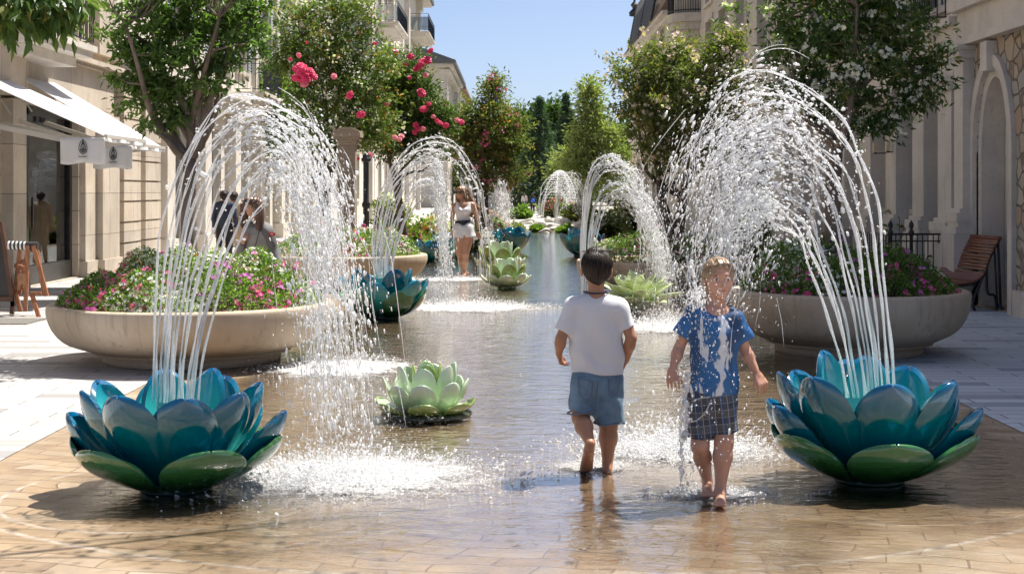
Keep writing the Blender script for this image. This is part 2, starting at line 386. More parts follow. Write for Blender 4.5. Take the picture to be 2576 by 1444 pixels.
def water_white(name='spray_water', tr=.18):
    t = NT(name); v = t.coord('Object'); nz = t.bump(t.noise(v, 60, 3), .5, .01)
    d = t.n('BsdfDiffuse'); d.inputs['Color'].default_value = (.93,.95,.97,1)
    tl = t.n('BsdfTranslucent'); tl.inputs['Color'].default_value = (.93,.95,.97,1)
    g = t.n('BsdfGlossy'); g.inputs['Roughness'].default_value = .12; t.L.new(nz, g.inputs['Normal'])
    tp = t.n('BsdfTransparent'); tp.inputs['Color'].default_value = (.97,.98,1,1)
    m1 = t.n('MixShader'); m1.inputs[0].default_value = .5; t.L.new(d.outputs[0], m1.inputs[1]); t.L.new(tl.outputs[0], m1.inputs[2])
    m2 = t.n('MixShader'); m2.inputs[0].default_value = .16; t.L.new(m1.outputs[0], m2.inputs[1]); t.L.new(g.outputs[0], m2.inputs[2])
    m3 = t.n('MixShader'); m3.inputs[0].default_value = tr; t.L.new(m2.outputs[0], m3.inputs[1]); t.L.new(tp.outputs[0], m3.inputs[2])
    return t.out(m3.outputs[0])
def foam_water(name, tr, sc_):
    t = NT(name); v = t.coord('Object')
    p = t.princ((.95,.97,1.0), .14, t.bump(t.noise(v, 60, 3), .5, .01), spec=.6)
    b = p.node; b.inputs['Subsurface Weight'].default_value = 1; b.inputs['Subsurface Radius'].default_value = (1,1,1); b.inputs['Subsurface Scale'].default_value = sc_
    tp = t.n('BsdfTransparent'); tp.inputs['Color'].default_value = (.98,.99,1,1)
    m = t.n('MixShader'); m.inputs[0].default_value = tr; t.L.new(p, m.inputs[1]); t.L.new(tp.outputs[0], m.inputs[2])
    return t.out(m.outputs[0])
M_SPRAY = foam_water('spray_water', .34, .03)
M_STREAM = foam_water('stream_water', .42, .04)
def wood(name, c1, c2, sc_=(1,1,1)):
    return mat(name, c1, c2, scale=6, rough=.45, bump=.3, bscale=30, stretch=sc_)
M_WOOD = wood('bench_wood', (.23,.085,.04), (.15,.05,.025), (1, 1, 12))
M_WOOD2 = wood('stand_wood', (.38,.16,.075), (.24,.09,.04), (6, 6, 1))
# ---------------------------------------------------------------- camera, sun, sky
cam = bpy.data.cameras.new('camera'); co = bpy.data.objects.new('camera', cam); COL.objects.link(co)
co.location = (0, 0, CH); co.rotation_euler = (R(90), 0, 0)
cam.sensor_width = 36; cam.lens = F/2576*36; cam.shift_y = -(722-HY)/2576; cam.clip_end = 3000; cam.clip_start = .1
sc.camera = co
SUNV = unit(A(.38, .30, 1.0))
su = bpy.data.lights.new('sun', 'SUN'); su.energy = 5.0; su.angle = R(.5); su.color = (1.0, .95, .87)
so = bpy.data.objects.new('sun', su); COL.objects.link(so); so.rotation_euler = Vector(SUNV).to_track_quat('Z', 'Y').to_euler()
wd = bpy.data.worlds.new('World'); sc.world = wd; wd.use_nodes = True; nt = wd.node_tree
sky = nt.nodes.new('ShaderNodeTexSky'); sky.sky_type = 'NISHITA'; sky.sun_disc = False
sky.sun_elevation = math.asin(SUNV[2]); sky.sun_rotation = math.atan2(SUNV[0], SUNV[1]); sky.altitude = 0; sky.air_density = .52; sky.dust_density = 1.5; sky.ozone_density = 1.1
bg = nt.nodes['Background']; nt.links.new(sky.outputs[0], bg.inputs[0]); bg.inputs[1].default_value = .102
sc.view_settings.view_transform = 'Standard'; sc.view_settings.look = 'None'; sc.view_settings.gamma = 1; sc.view_settings.exposure = 0.86
sc.render.engine = 'CYCLES'; cy = sc.cycles
cy.use_denoising = True; cy.max_bounces = 7; cy.diffuse_bounces = 3; cy.glossy_bounces = 3; cy.transmission_bounces = 3; cy.transparent_max_bounces = 14
cy.caustics_reflective = False; cy.caustics_refractive = False; cy.use_adaptive_sampling = True; cy.adaptive_threshold = .02
# ---------------------------------------------------------------- ground sheets
def ground_mat():
    return mat('far_ground', (.34,.31,.27), (.28,.26,.2), scale=.2, rough=.9)
g = MB(); g.add([(-500,-20,-.008),(500,-20,-.008),(500,1500,-.008),(-500,1500,-.008)], [(0,1,2,3)])
tag(g.build('ground', ground_mat()), kind='structure')
def wet_mask(t, v, xyz):
    """1 where water stands: past the edge of the puddle in front, inside the channel"""
    n = t.noise(v, .9, 5, .6); n2 = t.noise(v, 4.5, 4, .6)
    nn = t.math('ADD', t.math('MULTIPLY', t.math('SUBTRACT', n, .5), 2.6), t.math('MULTIPLY', t.math('SUBTRACT', n2, .5), .8))
    ax = t.math('ABSOLUTE', t.math('SUBTRACT', xyz[0], .35))
    # front edge is pulled towards the camera in the middle of the channel
    front = t.math('SUBTRACT', xyz[1], t.math('MULTIPLY', t.math('MULTIPLY', ax, ax), .22))
    my = t.mr(t.math('ADD', front, nn), 4.9, 6.5)
    # side edge widens beyond 8 m
    mx = t.mr(t.math('ADD', ax, t.math('MULTIPLY', nn, .25)), 2.95, 2.45)
    return t.math('MULTIPLY', my, mx), n, n2
def plaza_mat():
    t = NT('tan_pavers'); v = t.coord('Object'); s = t.sep(v)
    wn = t.n('TexNoise'); t.L.new(v, wn.inputs['Vector']); wn.inputs['Scale'].default_value = 1.1; wn.inputs['Detail'].default_value = 2
    wv = t.n('VectorMath', operation='SUBTRACT'); t.L.new(wn.outputs['Color'], wv.inputs[0]); wv.inputs[1].default_value = (.5,.5,.5)
    wv2 = t.n('VectorMath', operation='MULTIPLY_ADD'); t.L.new(wv.outputs[0], wv2.inputs[0]); wv2.inputs[1].default_value = (.5,.38,0); t.L.new(v, wv2.inputs[2])
    mp = t.n('Mapping'); t.L.new(wv2.outputs[0], mp.inputs['Vector']); mp.inputs['Rotation'].default_value = (0,0,R(13))
    br = t.n('TexBrick'); t.L.new(mp.outputs[0], br.inputs['Vector'])
    for k, q in (('Scale', 1), ('Mortar Size', .006), ('Mortar Smooth', .35), ('Brick Width', .36), ('Row Height', .145), ('Bias', 0)): br.inputs[k].default_value = q
    br.inputs['Color1'].default_value = (0,0,0,1); br.inputs['Color2'].default_value = (1,1,1,1); br.inputs['Mortar'].default_value = (.5,.5,.5,1)
    wet, n, n2 = wet_mask(t, v, s)
    c = t.ramp(br.outputs['Color'], [(0, (.225,.165,.11)), (.3, (.26,.20,.138)), (.6, (.295,.235,.17)), (.85, (.245,.185,.125)), (1, (.38,.325,.255))])
    fine = t.noise(v, 45, 5, .7)
    c = t.mix(t.math('MULTIPLY', t.mr(fine, .45, .8), .35), c, (.2,.13,.07))
    c = t.mix(t.math('MULTIPLY', t.mr(n2, .35, .7), .4), c, (.45,.34,.22))
    c = t.mix(t.math('MULTIPLY', br.outputs['Fac'], .7), c, (.13,.085,.055))
    st = t.noise(t.coord('Object', (.55, 1.5, 1), (0,0,R(-12))), 1.5, 6, .68, .8)
    c = t.mix(t.math('MULTIPLY', t.mr(st, .50, .66), .55), c, (.17,.11,.065))
    st2 = t.noise(t.coord('Object', (.5, 2.2, 1), (0,0,R(10)), (7,3,0)), 2.2, 5, .6, .5)
    c = t.mix(t.math('MULTIPLY', t.mr(st2, .56, .66), .4), c, (.38,.325,.255))
    # circular joint (a set of thin curved metal lines let into the floor)
    def ring(cx, cyy, rad, w):
        dx = t.math('SUBTRACT', s[0], cx); dy = t.math('SUBTRACT', s[1], cyy)
        d = t.math('SQRT', t.math('ADD', t.math('MULTIPLY', dx, dx), t.math('MULTIPLY', dy, dy)))
        d = t.math('ADD', d, t.math('MULTIPLY', t.math('SUBTRACT', n2, .5), .03))
        return t.mr(t.math('ABSOLUTE', t.math('SUBTRACT', d, rad)), w, w*.55)
    rg = t.math('MAXIMUM', ring(0.0, 9.86, 3.94, .022), t.math('MAXIMUM', ring(-1.83, 7.55, .85, .016), ring(1.95, 7.75, .9, .010)))
    c = t.mix(t.math('MULTIPLY', rg, .5), c, t.ramp(t.noise(v, 9, 3), [(.35, (.12,.12,.12)), (.6, (.55,.53,.5))]))
    caustic_col = t.mix(1.0, c, (1.18,1.10,1.0), 'MULTIPLY')  # sky reflection and caustics of the shallow water, brightened into the paver colour
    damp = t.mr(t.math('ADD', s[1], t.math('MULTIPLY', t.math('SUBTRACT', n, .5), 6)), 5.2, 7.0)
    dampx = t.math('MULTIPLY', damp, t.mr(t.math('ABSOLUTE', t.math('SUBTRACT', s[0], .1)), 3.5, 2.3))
    c = t.mix(t.math('MAXIMUM', wet, t.math('MULTIPLY', dampx, .75)), c, caustic_col)
    h = t.math('SUBTRACT', t.math('MULTIPLY', fine, .25), br.outputs['Fac'])
    rgh = t.math('SUBTRACT', .75, t.math('MULTIPLY', dampx, .42))
    return t.out(t.princ(c, rgh, t.bump(h, .45, .008), spec=.4))
XL, XR = -3.05, 3.4
g = MB(); g.add([(XL,2,0),(XR,2,0),(XR,60,0),(XL,60,0)], [(0,1,2,3)])
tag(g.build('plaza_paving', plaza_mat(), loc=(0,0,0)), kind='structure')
def plank_mat(name, k, mort, tint=(1,1,1)):
    t = NT(name); v = t.coord('Object')
    wn = t.noise(v, .7, 3); mp = t.n('Mapping'); t.L.new(v, mp.inputs['Vector']); mp.inputs['Rotation'].default_value = (0,0,R(.6))
    br = t.n('TexBrick'); t.L.new(mp.outputs[0], br.inputs['Vector'])
    for kk, q in (('Scale', 1), ('Mortar Size', .008), ('Mortar Smooth', .3), ('Brick Width', .85), ('Row Height', .19), ('Bias', -.1)): br.inputs[kk].default_value = q
    br.inputs['Color1'].default_value = (0,0,0,1); br.inputs['Color2'].default_value = (1,1,1,1); br.inputs['Mortar'].default_value = (.5,.5,.5,1)
    f = t.noise(v, 30, 5, .7)
    c = t.ramp(br.outputs['Color'], [(0, (.34*k,.335*k,.33*k)), (.12, (.56*k,.53*k,.49*k)), (.5, (.62*k,.59*k,.55*k)), (1, (.52*k,.50*k,.475*k))])
    c = t.mix(t.math('MULTIPLY', t.mr(f, .4, .75), .3), c, (.36*k,.33*k,.3*k))
    c = t.mix(t.math('MULTIPLY', t.mr(wn, .45, .7), .3), c, (.42*k,.39*k,.35*k))
    c = t.mix(t.math('MULTIPLY', br.outputs['Fac'], .8), c, (mort, mort*.9, mort*.8))
    c = t.mix(1.0, c, tint, 'MULTIPLY')
    return t.out(t.princ(c, .7, t.bump(t.math('SUBTRACT', t.math('MULTIPLY', f, .3), br.outputs['Fac']), .5, .008), spec=.3))
M_PLANK = plank_mat('pale_stone_planks', .84, .10)
g = MB(); g.add([(-8.5,2,.004),(XL,2,.004),(XL,130,.004),(-8.5,130,.004)], [(0,1,2,3)])
tag(g.build('pavement', M_PLANK, loc=(0,0,0)), kind='structure')
g = MB(); g.add([(XR,2,.004),(7,2,.004),(7,130,.004),(XR,130,.004)], [(0,1,2,3)])
tag(g.build('pavement', plank_mat('shade_tinted_planks', 1.05, .09, (.86,.97,1.12)), loc=(0,0,0)), kind='structure')  # same pale planks, cool blue of the building's shade tinted into the colour
g = MB(); g.add([(XL,60,.004),(XR,60,.004),(XR,150,.004),(XL,150,.004)], [(0,1,2,3)])
tag(g.build('path', M_PLANK, loc=(0,0,0)), kind='structure')
# ---------------------------------------------------------------- water
def water_mat():
    t = NT('shallow_water'); v = t.coord('Object'); s = t.sep(v)
    wet, n, n2 = wet_mask(t, v, s)
    a = t.noise(t.coord('Object', (1, 1.5, 1)), 5.5, 3, .5, .4)
    b = t.noise(t.coord('Object', (.8, 1.6, 1), (0,0,R(12))), 13, 3, .55, .3)
    c = t.noise(v, 1.6, 2)
    h = t.math('ADD', t.math('ADD', t.math('MULTIPLY', a, .55), t.math('MULTIPLY', b, .25)), t.math('MULTIPLY', c, .6))
    nz = t.bump(h, 1.0, .018)
    fr = t.n('Fresnel'); fr.inputs['IOR'].default_value = 1.5; t.L.new(nz, fr.inputs['Normal'])
    gl = t.n('BsdfGlossy'); gl.inputs['Roughness'].default_value = .045; gl.inputs['Color'].default_value = (1,1,1,1); t.L.new(nz, gl.inputs['Normal'])
    tp = t.n('BsdfTransparent'); tp.inputs['Color'].default_value = (.98,.975,.96,1)
    ms = t.n('MixShader'); t.L.new(t.math('ADD', t.math('MULTIPLY', fr.outputs[0], 1.1), .22, clamp=True), ms.inputs[0]); t.L.new(tp.outputs[0], ms.inputs[1]); t.L.new(gl.outputs[0], ms.inputs[2])
    clear = t.n('BsdfTransparent'); m2 = t.n('MixShader'); t.L.new(wet, m2.inputs[0]); t.L.new(clear.outputs[0], m2.inputs[1]); t.L.new(ms.outputs[0], m2.inputs[2])
    return t.out(m2.outputs[0])
g = MB(); g.add([(XL,4,.012),(XR,4,.012),(XR,58,.012),(XL,58,.012)], [(0,1,2,3)])
tag(g.build('water', water_mat(), loc=(0,0,0)), kind='structure')
def foam_mat():
    t = NT('foam'); v = t.coord('Object'); s = t.sep(v)
    rad = t.math('SQRT', t.math('ADD', t.math('MULTIPLY', s[0], s[0]), t.math('MULTIPLY', s[1], s[1])))
    n1 = t.noise(v, 5, 5, .65, .6); n2 = t.noise(v, 38, 5, .75, .5); n3 = t.noise(v, 130, 3, .7)
    fall = t.mr(t.math('ADD', rad, t.math('MULTIPLY', t.math('SUBTRACT', n1, .5), 1.3)), 1.05, .0, smooth=False)
    a = t.math('ADD', t.math('ADD', n2, t.math('MULTIPLY', n3, .5)), t.math('MULTIPLY', fall, .62))
    m = t.math('MULTIPLY', t.mr(a, .84, 1.04), t.mr(t.math('ADD', rad, t.math('MULTIPLY', t.math('SUBTRACT', n1, .5), .9)), .92, .45))
    c = t.n('BsdfDiffuse'); c.inputs['Color'].default_value = (.93,.91,.88,1)
    nz = t.bump(t.math('ADD', n2, t.math('MULTIPLY', n3, .6)), 1.0, .03); t.L.new(nz, c.inputs['Normal'])
    tp = t.n('BsdfTransparent'); ms = t.n('MixShader'); t.L.new(m, ms.inputs[0]); t.L.new(tp.outputs[0], ms.inputs[1]); t.L.new(c.outputs[0], ms.inputs[2])
    return t.out(ms.outputs[0])
M_FOAM = foam_mat()
def splash(px, py, rx, ry, nd, hmax, label, cat='splash', dense=1.0, seed=0):
    """foam sheet on the water with drops thrown up from it; sizes in metres"""
    nd = int(nd*3.2); r = np.random.default_rng(100+seed); c = GP(px, py)
    root = empty('splash', (c[0], c[1], .016)); tag(root, label, cat, 'splashes where the arches land', 'stuff')
    g = MB(); k = 14
    xs = np.linspace(-1, 1, k); X, Y = np.meshgrid(xs, xs)
    Z = .012*np.abs(r.normal(size=X.shape))*np.exp(-2*(X**2+Y**2))
    V = np.stack([X, Y, Z], -1).reshape(-1, 3); i, j = np.meshgrid(range(k-1), range(k-1), indexing='ij'); q = (i*k+j).ravel()
    g.add(V, np.stack([q, q+1, q+k+1, q+k], -1))
    o = g.build('foam', M_FOAM, loc=(0,0,0)); o.parent = root; o.scale = (rx, ry, 1); o.location = (0,0,0)
    m = MB(); P = r.normal(size=(nd, 3))*A(rx*.42, ry*.42, 0)
    rr = np.hypot(P[:, 0]/rx, P[:, 1]/ry)
    z = np.abs(r.exponential(1, nd))*hmax*.3*np.exp(-rr*1.6); P[:, 2] = z
    P += c+A(0,0,.016)
    rad = r.lognormal(math.log(.0023), .55, nd)*dense
    st = np.stack([P[:, 0]-c[0], P[:, 1]-c[1], np.full(nd, .6)], 1)*r.uniform(0, 1.6, (nd, 1))
    drops_add(m, P, np.clip(rad, .0012, .010), st, r)
    n2_ = int(nd*.9); P = r.normal(size=(n2_, 3))*A(rx*.38, ry*.38, 0); P[:, 2] = r.exponential(.30, n2_)*hmax*1.5; P += c+A(0,0,.02); drops_add(m, P, .0012*dense*r.lognormal(0, .3, n2_), None, r)
    m.build('drops', M_SPRAY, root, smooth=True)
    return root
# ---------------------------------------------------------------- buildings
def wall_cells(mb, side, x, y0, y1, z0, z1, ops, th=.35, mi=0):
    """wall parallel to the street, face at x, body away from it, rectangular openings (ya,yb,za,zb)"""
    ys = sorted({y0, y1, *[o[0] for o in ops], *[o[1] for o in ops]}); zs = sorted({z0, z1, *[o[2] for o in ops], *[o[3] for o in ops]})
    for a, b in zip(ys[:-1], ys[1:]):
        run = None
        for c, d in zip(zs[:-1], zs[1:]):
            ym, zm = (a+b)/2, (c+d)/2
            hole = any(o[0] < ym < o[1] and o[2] < zm < o[3] for o in ops)
            if hole:
                if run: mb.box((x, a, run[0]), (x+side*th, b, run[1]), mi); run = None
            else: run = (run[0], d) if run else (c, d)
        if run: mb.box((x, a, run[0]), (x+side*th, b, run[1]), mi)
def arch_fill(mb, side, x, yc, hw, zs, zt, th=.35, mi=0, n=14, rise=None):
    """fills the corners above an arch of half width hw springing at zs in a rectangular hole up to zt"""
    rise = rise or hw
    for sgn in (-1, 1):
        pts = [(yc+sgn*hw*math.cos(a), zs+rise*math.sin(a)) for a in np.linspace(0, math.pi/2, n)]
        for (ya, za), (yb, zb) in zip(pts[:-1], pts[1:]):
            mb.prism([(ya, za), (yb, zb), (yb, zt), (ya, zt)], 0, x, x+side*th, mi)
def arch_ring(mb, side, x, yc, hw, z0, zs, w, pr, rise=None, n=18, mi=0, th=.1):
    rise = rise or hw
    pin = [(yc-hw, z0)]+[(yc-hw*math.cos(a), zs+rise*math.sin(a)) for a in np.linspace(0, math.pi, n)]+[(yc+hw, z0)]
    pou = [(yc-hw-w, z0)]+[(yc-(hw+w)*math.cos(a), zs+(rise+w)*math.sin(a)) for a in np.linspace(0, math.pi, n)]+[(yc+hw+w, z0)]
    for k in range(len(pin)-1):
        mb.prism([pin[k], pin[k+1], pou[k+1], pou[k]], 0, x-side*pr, x+side*th, mi)
def window(parent, side, x, ya, yb, za, zb, arched=False, shutters=False, rec=.18, bars=(1, 2), surround=.1, name='window', sill=True):
    f = MB(); xi = x+side*rec; w = .06
    f.box((xi, ya, za), (xi+side*.06, ya+w, zb)); f.box((xi, yb-w, za), (xi+side*.06, yb, zb))
    f.box((xi, ya+w, za), (xi+side*.06, yb-w, za+w)); f.box((xi, ya+w, zb-w), (xi+side*.06, yb-w, zb))
    for k in range(1, bars[0]+1):
        yy = ya+(yb-ya)*k/(bars[0]+1); f.box((xi+side*.008, yy-.03, za+w), (xi+side*.05, yy+.03, zb-w))
    for k in range(1, bars[1]+1):
        zz = za+(zb-za)*k/(bars[1]+1); f.box((xi+side*.012, ya+w, zz-.02), (xi+side*.046, yb-w, zz+.02))
    if surround:
        q = surround; xo = x-side*.045
        f2 = MB(); f2.box((xo, ya-q, za-.02), (x+side*.1, ya-.003, zb+q)); f2.box((xo, yb+.003, za-.02), (x+side*.1, yb+q, zb+q)); f2.box((xo-side*.01, ya-q-.03, zb+.003), (x+side*.1, yb+q+.03, zb+q+.04))
        f2.box((xo-side*.05, ya-q-.05, za-.13), (x+side*.1, yb+q+.05, za-.023))
    o = f.build(name, M_WHITEF, parent)
    if surround: f2.build('surround', M_LIMET if side < 0 else M_GREYT, o)
    p = MB(); p.box((xi+side*.02, ya+w*.5, za+w*.5), (xi+side*.032, yb-w*.5, zb-w*.5)); p.build('pane', M_GLASS, o)
    b = MB(); b.box((xi+side*.5, ya-.2, za-.2), (xi+side*.55, yb+.2, zb+.2)); b.build('interior', M_DARKIN, o)
    if shutters:
        wd_ = (yb-ya)/2
        for sg, e in ((-1, ya-surround), (1, yb+surround)):
            s = MB(); y2 = e+sg*wd_; lo_, hi_ = min(e, y2), max(e, y2)
            xs = x-side*.055
            s.box((xs, lo_, za), (xs-side*.04, lo_+.05, zb)); s.box((xs, hi_-.05, za), (xs-side*.04, hi_, zb))
            nz = int((zb-za)/.09)
            for k in range(nz):
                zz = za+(k+.5)*(zb-za)/nz; s.bar((xs-side*.02, lo_+.05, zz), (xs-side*.02, hi_-.05, zz), .012, .085, (side*.5, 0, .86))
            s.build('shutter', M_SHUT, o)
    return o
def cornice(mb, side, x, y0, y1, z, steps=((.0,.08,.05),(.08,.2,.12),(.2,.3,.2)), mi=0):
    for a, b, p in steps: mb.box((x-side*p, y0-p*.3, z+a), (x+side*.05, y1+p*.3, z+b), mi)
def balcony(parent, side, x, y0, y1, z, dep=.9, rail='iron', slabm=None, hgt=.95, gap=.11, label=None):
    s = MB(); xe = x-side*dep
    s.box((xe, y0, z-.1), (x-side*.003, y1, z)); s.box((xe+side*.06, y0+.06, z-.2), (x-side*.003, y1-.06, z-.103)); s.box((xe+side*.3, y0+.2, z-.36), (x-side*.003, y1-.2, z-.203))
    o = s.build('balcony', slabm or (M_LIMET if side < 0 else M_GREYT), parent)
    r_ = MB(); xr = xe+side*.06
    def rn(a, b):
        a = A(*a); b = A(*b); L = np.linalg.norm(b-a); n = max(2, int(L/gap))
        for k in range(n+1):
            p = a+(b-a)*k/n; r_.bar(p+A(0,0,.06), p+A(0,0,hgt), .016 if rail == 'iron' else .02, .016, (0,1,0))
        r_.bar(a+A(0,0,hgt), b+A(0,0,hgt), .04, .03); r_.bar(a+A(0,0,.08), b+A(0,0,.08), .025, .02); r_.bar(a+A(0,0,hgt*.86), b+A(0,0,hgt*.86), .02, .015)
    rn((xr, y0+.05, z), (xr, y1-.05, z)); rn((xr, y0+.05, z), (x, y0+.05, z)); rn((xr, y1-.05, z), (x, y1-.05, z))
    r_.build('railing', M_IRON, o)
    if rail == 'glass':
        g_ = MB(); g_.box((xr+side*.01, y0+.1, z+.1), (xr+side*.022, y1-.1, z+hgt*.82)); g_.box((xr, y0+.06, z+.1), (x, y0+.075, z+hgt*.82)); g_.build('pane', M_GLASS, o)
    return o
# ---- left side: shop building (x = -8)
XW = -8.0
bl = empty('shop_building', (XW-4, 22, 0)); tag(bl, 'cream limestone shop building with glazed black framed shopfront, nearest on the sunny side', 'building', 'buildings lining the street')
w = MB(); ops = [(20.0, 22.2, .02, 3.05), (22.9, 26.25, .02, 3.05), (24.2, 25.6, 4.55, 7.0), (19.0, 20.4, 4.55, 7.0)]
wall_cells(w, -1, XW, 12, 28.4, 0, 12, ops)
w.box((XW-10, 12, 0), (XW-.352, 12.3, 12)); w.box((XW-10, 28.1, 0), (XW-.352, 28.4, 12))
w.build('wall', M_LIME, bl)
tr = MB()
# smooth frieze over the shopfront, ledge above it, fasciae
tr.box((XW, 22.45, 3.06), (XW+.16, 28.0, 3.86)); tr.box((XW, 12, 3.10), (XW+.34, 22.43, 4.0))
tr.box((XW, 22.44, 3.863), (XW+.24, 28.42, 3.93)); tr.box((XW, 22.45, 3.933), (XW+.32, 28.45, 4.02)); tr.box((XW, 12, 4.003), (XW+.5, 22.43, 4.2))
tr.build('frieze', M_LIMEP, bl)
for a, b, d in ((12.5, 13.2, .12), (19.2, 19.9, .14), (22.25, 22.85, .2), (26.35, 27.0, .1), (27.05, 28.2, .22)):
    p = MB(); p.box((XW, a, 0), (XW+d, b, 3.057)); p.box((XW, a-.05, 0), (XW+d+.05, b+.05, .3)); p.build('pier', M_LIMEP, bl)
for a, b, d in ((27.05, 28.2, .16), (21.8, 22.6, .14)): p = MB(); p.box((XW, a, 4.21), (XW+d, b, 12)); p.build('pilaster', M_LIMEP, bl)
def shopfront(y0, y1, nm='shop_window'):
    f = MB(); x = XW-.12; z1 = 3.05
    for yy in (y0+.06, y1-.07, y0+(y1-y0)*.28): f.box((x, yy-.06, 0), (x-.12, yy+.06, z1))
    f.box((x, y0+.13, z1-.16), (x-.12, y1-.14, z1)); f.box((x+.02, y0+.13, 0), (x-.14, y1-.14, .34))
    f.bar((x+.04, y0+(y1-y0)*.28+.12, 1.0), (x+.04, y0+(y1-y0)*.28+.12, 1.5), .03, .03)
    o = f.build(nm, M_FRAME, bl)
    g_ = MB(); g_.box((x-.05, y0+.1, .34), (x-.062, y1-.1, z1-.14)); g_.build('pane', M_SHOPG, o)
    b = MB(); b.box((x-3.0, y0-1, 0), (x-3.1, y1+1, 3.3)); b.box((x-3.0, y0-1.1, 0), (x-.3, y0-1, 3.3)); b.box((x-3.0, y1+1, 0), (x-.3, y1+1.1, 3.3)); b.box((x-3.0, y0-1, 3.2), (x-.3, y1+1, 3.3)); b.box((x-3, y0-1, .0), (x-.14, y1+1, .05))
    b.build('interior', mat('shop_interior', (.34,.3,.26), (.24,.21,.18), scale=1, rough=.8), o)
    return o
sf = shopfront(22.9, 26.25); sf2 = shopfront(20.0, 22.2)
d = MB(); d.box((XW-.85, 25.9, 1.85), (XW-.25, 25.94, 2.42)); d.build('hanging_panel', mat('dusty_red_panel', (.42,.12,.1), (.34,.09,.08), rough=.7), sf)
d = MB()
for yy, zz, hh in ((23.6, .05, 1.0), (24.2, .05, .75), (24.8, .05, 1.25), (25.5, .05, .6)): 
    d.box((XW-1.3, yy-.22, zz), (XW-1.75, yy+.22, zz+hh*.7)); d.lathe([(.0,0),(.08,.01),(.12,.08),(.07,.16),(.05,.2),(0,.2)], 14, (XW-1.5, yy, zz+hh*.7))
d.build('display_stand', mat('pale_display', (.55,.55,.5), (.3,.34,.33), rough=.5), sf)
d = MB(); d.box((XW-1.4, 23.4, 3.0), (XW-1.55, 24.6, 3.03)); lm = NT('lamp_strip'); e = lm.n('Emission'); e.inputs[0].default_value = (1,.75,.45,1); e.inputs[1].default_value = 6
d.build('ceiling_lamp', lm.out(e.outputs[0]), sf)
balcony(bl, -1, XW, 21.3, 24.2, 4.05, .95)
for o_ in (ops[2], ops[3]): window(bl, -1, XW, *o_, shutters=False, bars=(1, 3))
c_ = MB(); cornice(c_, -1, XW, 12, 28.4, 11.7); c_.box((XW-10.3, 11.7, 12.003), (XW+.4, 28.6, 12.1)); c_.build('roof', M_LIMET, bl)
# ---- left: long rusticated block
b2 = empty('rusticated_building', (XW-4, 45, 0)); tag(b2, 'pale limestone block with rusticated quoins and pilasters behind the leafy tree and the gateway pillar', 'building', 'buildings lining the street')
w = MB(); ops = []
for k in range(7):
    y = 33.2+k*4.0; ops += [(y, y+2.4, .3, 3.3), (y+.5, y+1.9, 5.2, 7.6), (y+.5, y+1.9, 9.4, 11.6), (y+.5, y+1.9, 13.2, 15.2)]
xw = XW-.1
wall_cells(w, -1, xw, 28.42, 61.5, 0, 17.6, ops); w.box((xw-10, 28.42, 0), (xw-.352, 28.7, 17.6)); w.build('wall', M_STUCCO, b2)
for k, o_ in enumerate(ops):
    if k % 4 == 0: 
        f = window(b2, -1, xw, *o_, surround=0, bars=(1, 0), rec=.2)
    else: window(b2, -1, xw, *o_, shutters=(k % 4 != 3), bars=(1, 2))
q = MB()
for z in np.arange(.15, 3.75, .42):        # rusticated blocks
    for (a, b, d) in ((28.6, 29.9, .3), (30.6, 31.9, .22)):
        q.box((xw, a, z), (xw+d, b, z+.38)); 
for (a, b, d) in ((28.6, 29.9, .25), (30.6, 31.9, .17)): q.box((xw, a+.04, 0), (xw+d, b-.04, 3.9))
q.build('quoin', M_LIMEP, b2)
q = MB()
for k in range(8):
    y = 32.3+k*4.0; q.box((xw, y, 0), (xw+.28, y+.75, 3.75)); q.box((xw, y-.07, 0), (xw+.35, y+.82, .5)); q.box((xw, y-.06, 3.55), (xw+.34, y+.81, 3.753)); q.box((xw, y+.1, 4.45), (xw+.12, y+.65, 16.8))
q.build('pilaster', M_LIMET, b2)
q = MB(); cornice(q, -1, xw, 28.45, 61.5, 3.76, ((0,.25,.3),(.25,.4,.4),(.4,.55,.5))); cornice(q, -1, xw, 28.45, 61.5, 8.3, ((0,.1,.1),(.1,.2,.18))); cornice(q, -1, xw, 28.45, 61.5, 12.4, ((0,.1,.1),(.1,.2,.18))); cornice(q, -1, xw, 28.45, 61.5, 17.2, ((0,.2,.2),(.2,.4,.5)))
q.build('cornice', M_LIMET, b2)
balcony(b2, -1, xw, 41.5, 44.8, 4.5, .9); balcony(b2, -1, xw, 53.5, 56.8, 8.6, .9)
# ---- left: tall villa with overhanging eaves and balcony near the sky gap
b3 = empty('tall_villa', (XW-4, 92, 0)); tag(b3, 'tall cream villa with deep dark edged eaves and a high glazed balcony', 'building', 'buildings lining the street')
w = MB(); ops = []
for k in range(14):
    y = 64+k*4.2
    for z in (1.2, 5.0, 8.6, 12.0): ops.append((y, y+1.7, z, z+2.3))
wall_cells(w, -1, XW, 61.7, 122.5, 0, 17.6, ops); w.box((XW-10, 61.7, 0), (XW-.352, 62, 17.6)); w.box((XW-10, 122.2, 0), (XW-.352, 122.5, 17.6))
w.build('wall', M_STUCCO, b3)
for k, o_ in enumerate(ops): window(b3, -1, XW, *o_, bars=(1, 1), shutters=(k % 4 == 2), surround=.14)
q = MB(); q.box((XW+1.1, 61.5, 17.45), (XW-10.3, 123.3, 17.62)); q.build('soffit', M_LIMET, b3)
q = MB(); q.prism([(XW+1.25, 17.63), (XW+1.25, 17.95), (XW-4.5, 19.9), (XW-10.4, 17.63)], 1, 61.4, 123.6); q.build('roof', M_SLATE, b3)
q = MB()
for a in (78, 92, 106, 118.5): q.box((XW, a, 0), (XW+.35, a+1.1, 17.44)); q.box((XW, a-.1, 16.6), (XW+.55, a+1.2, 17.445))
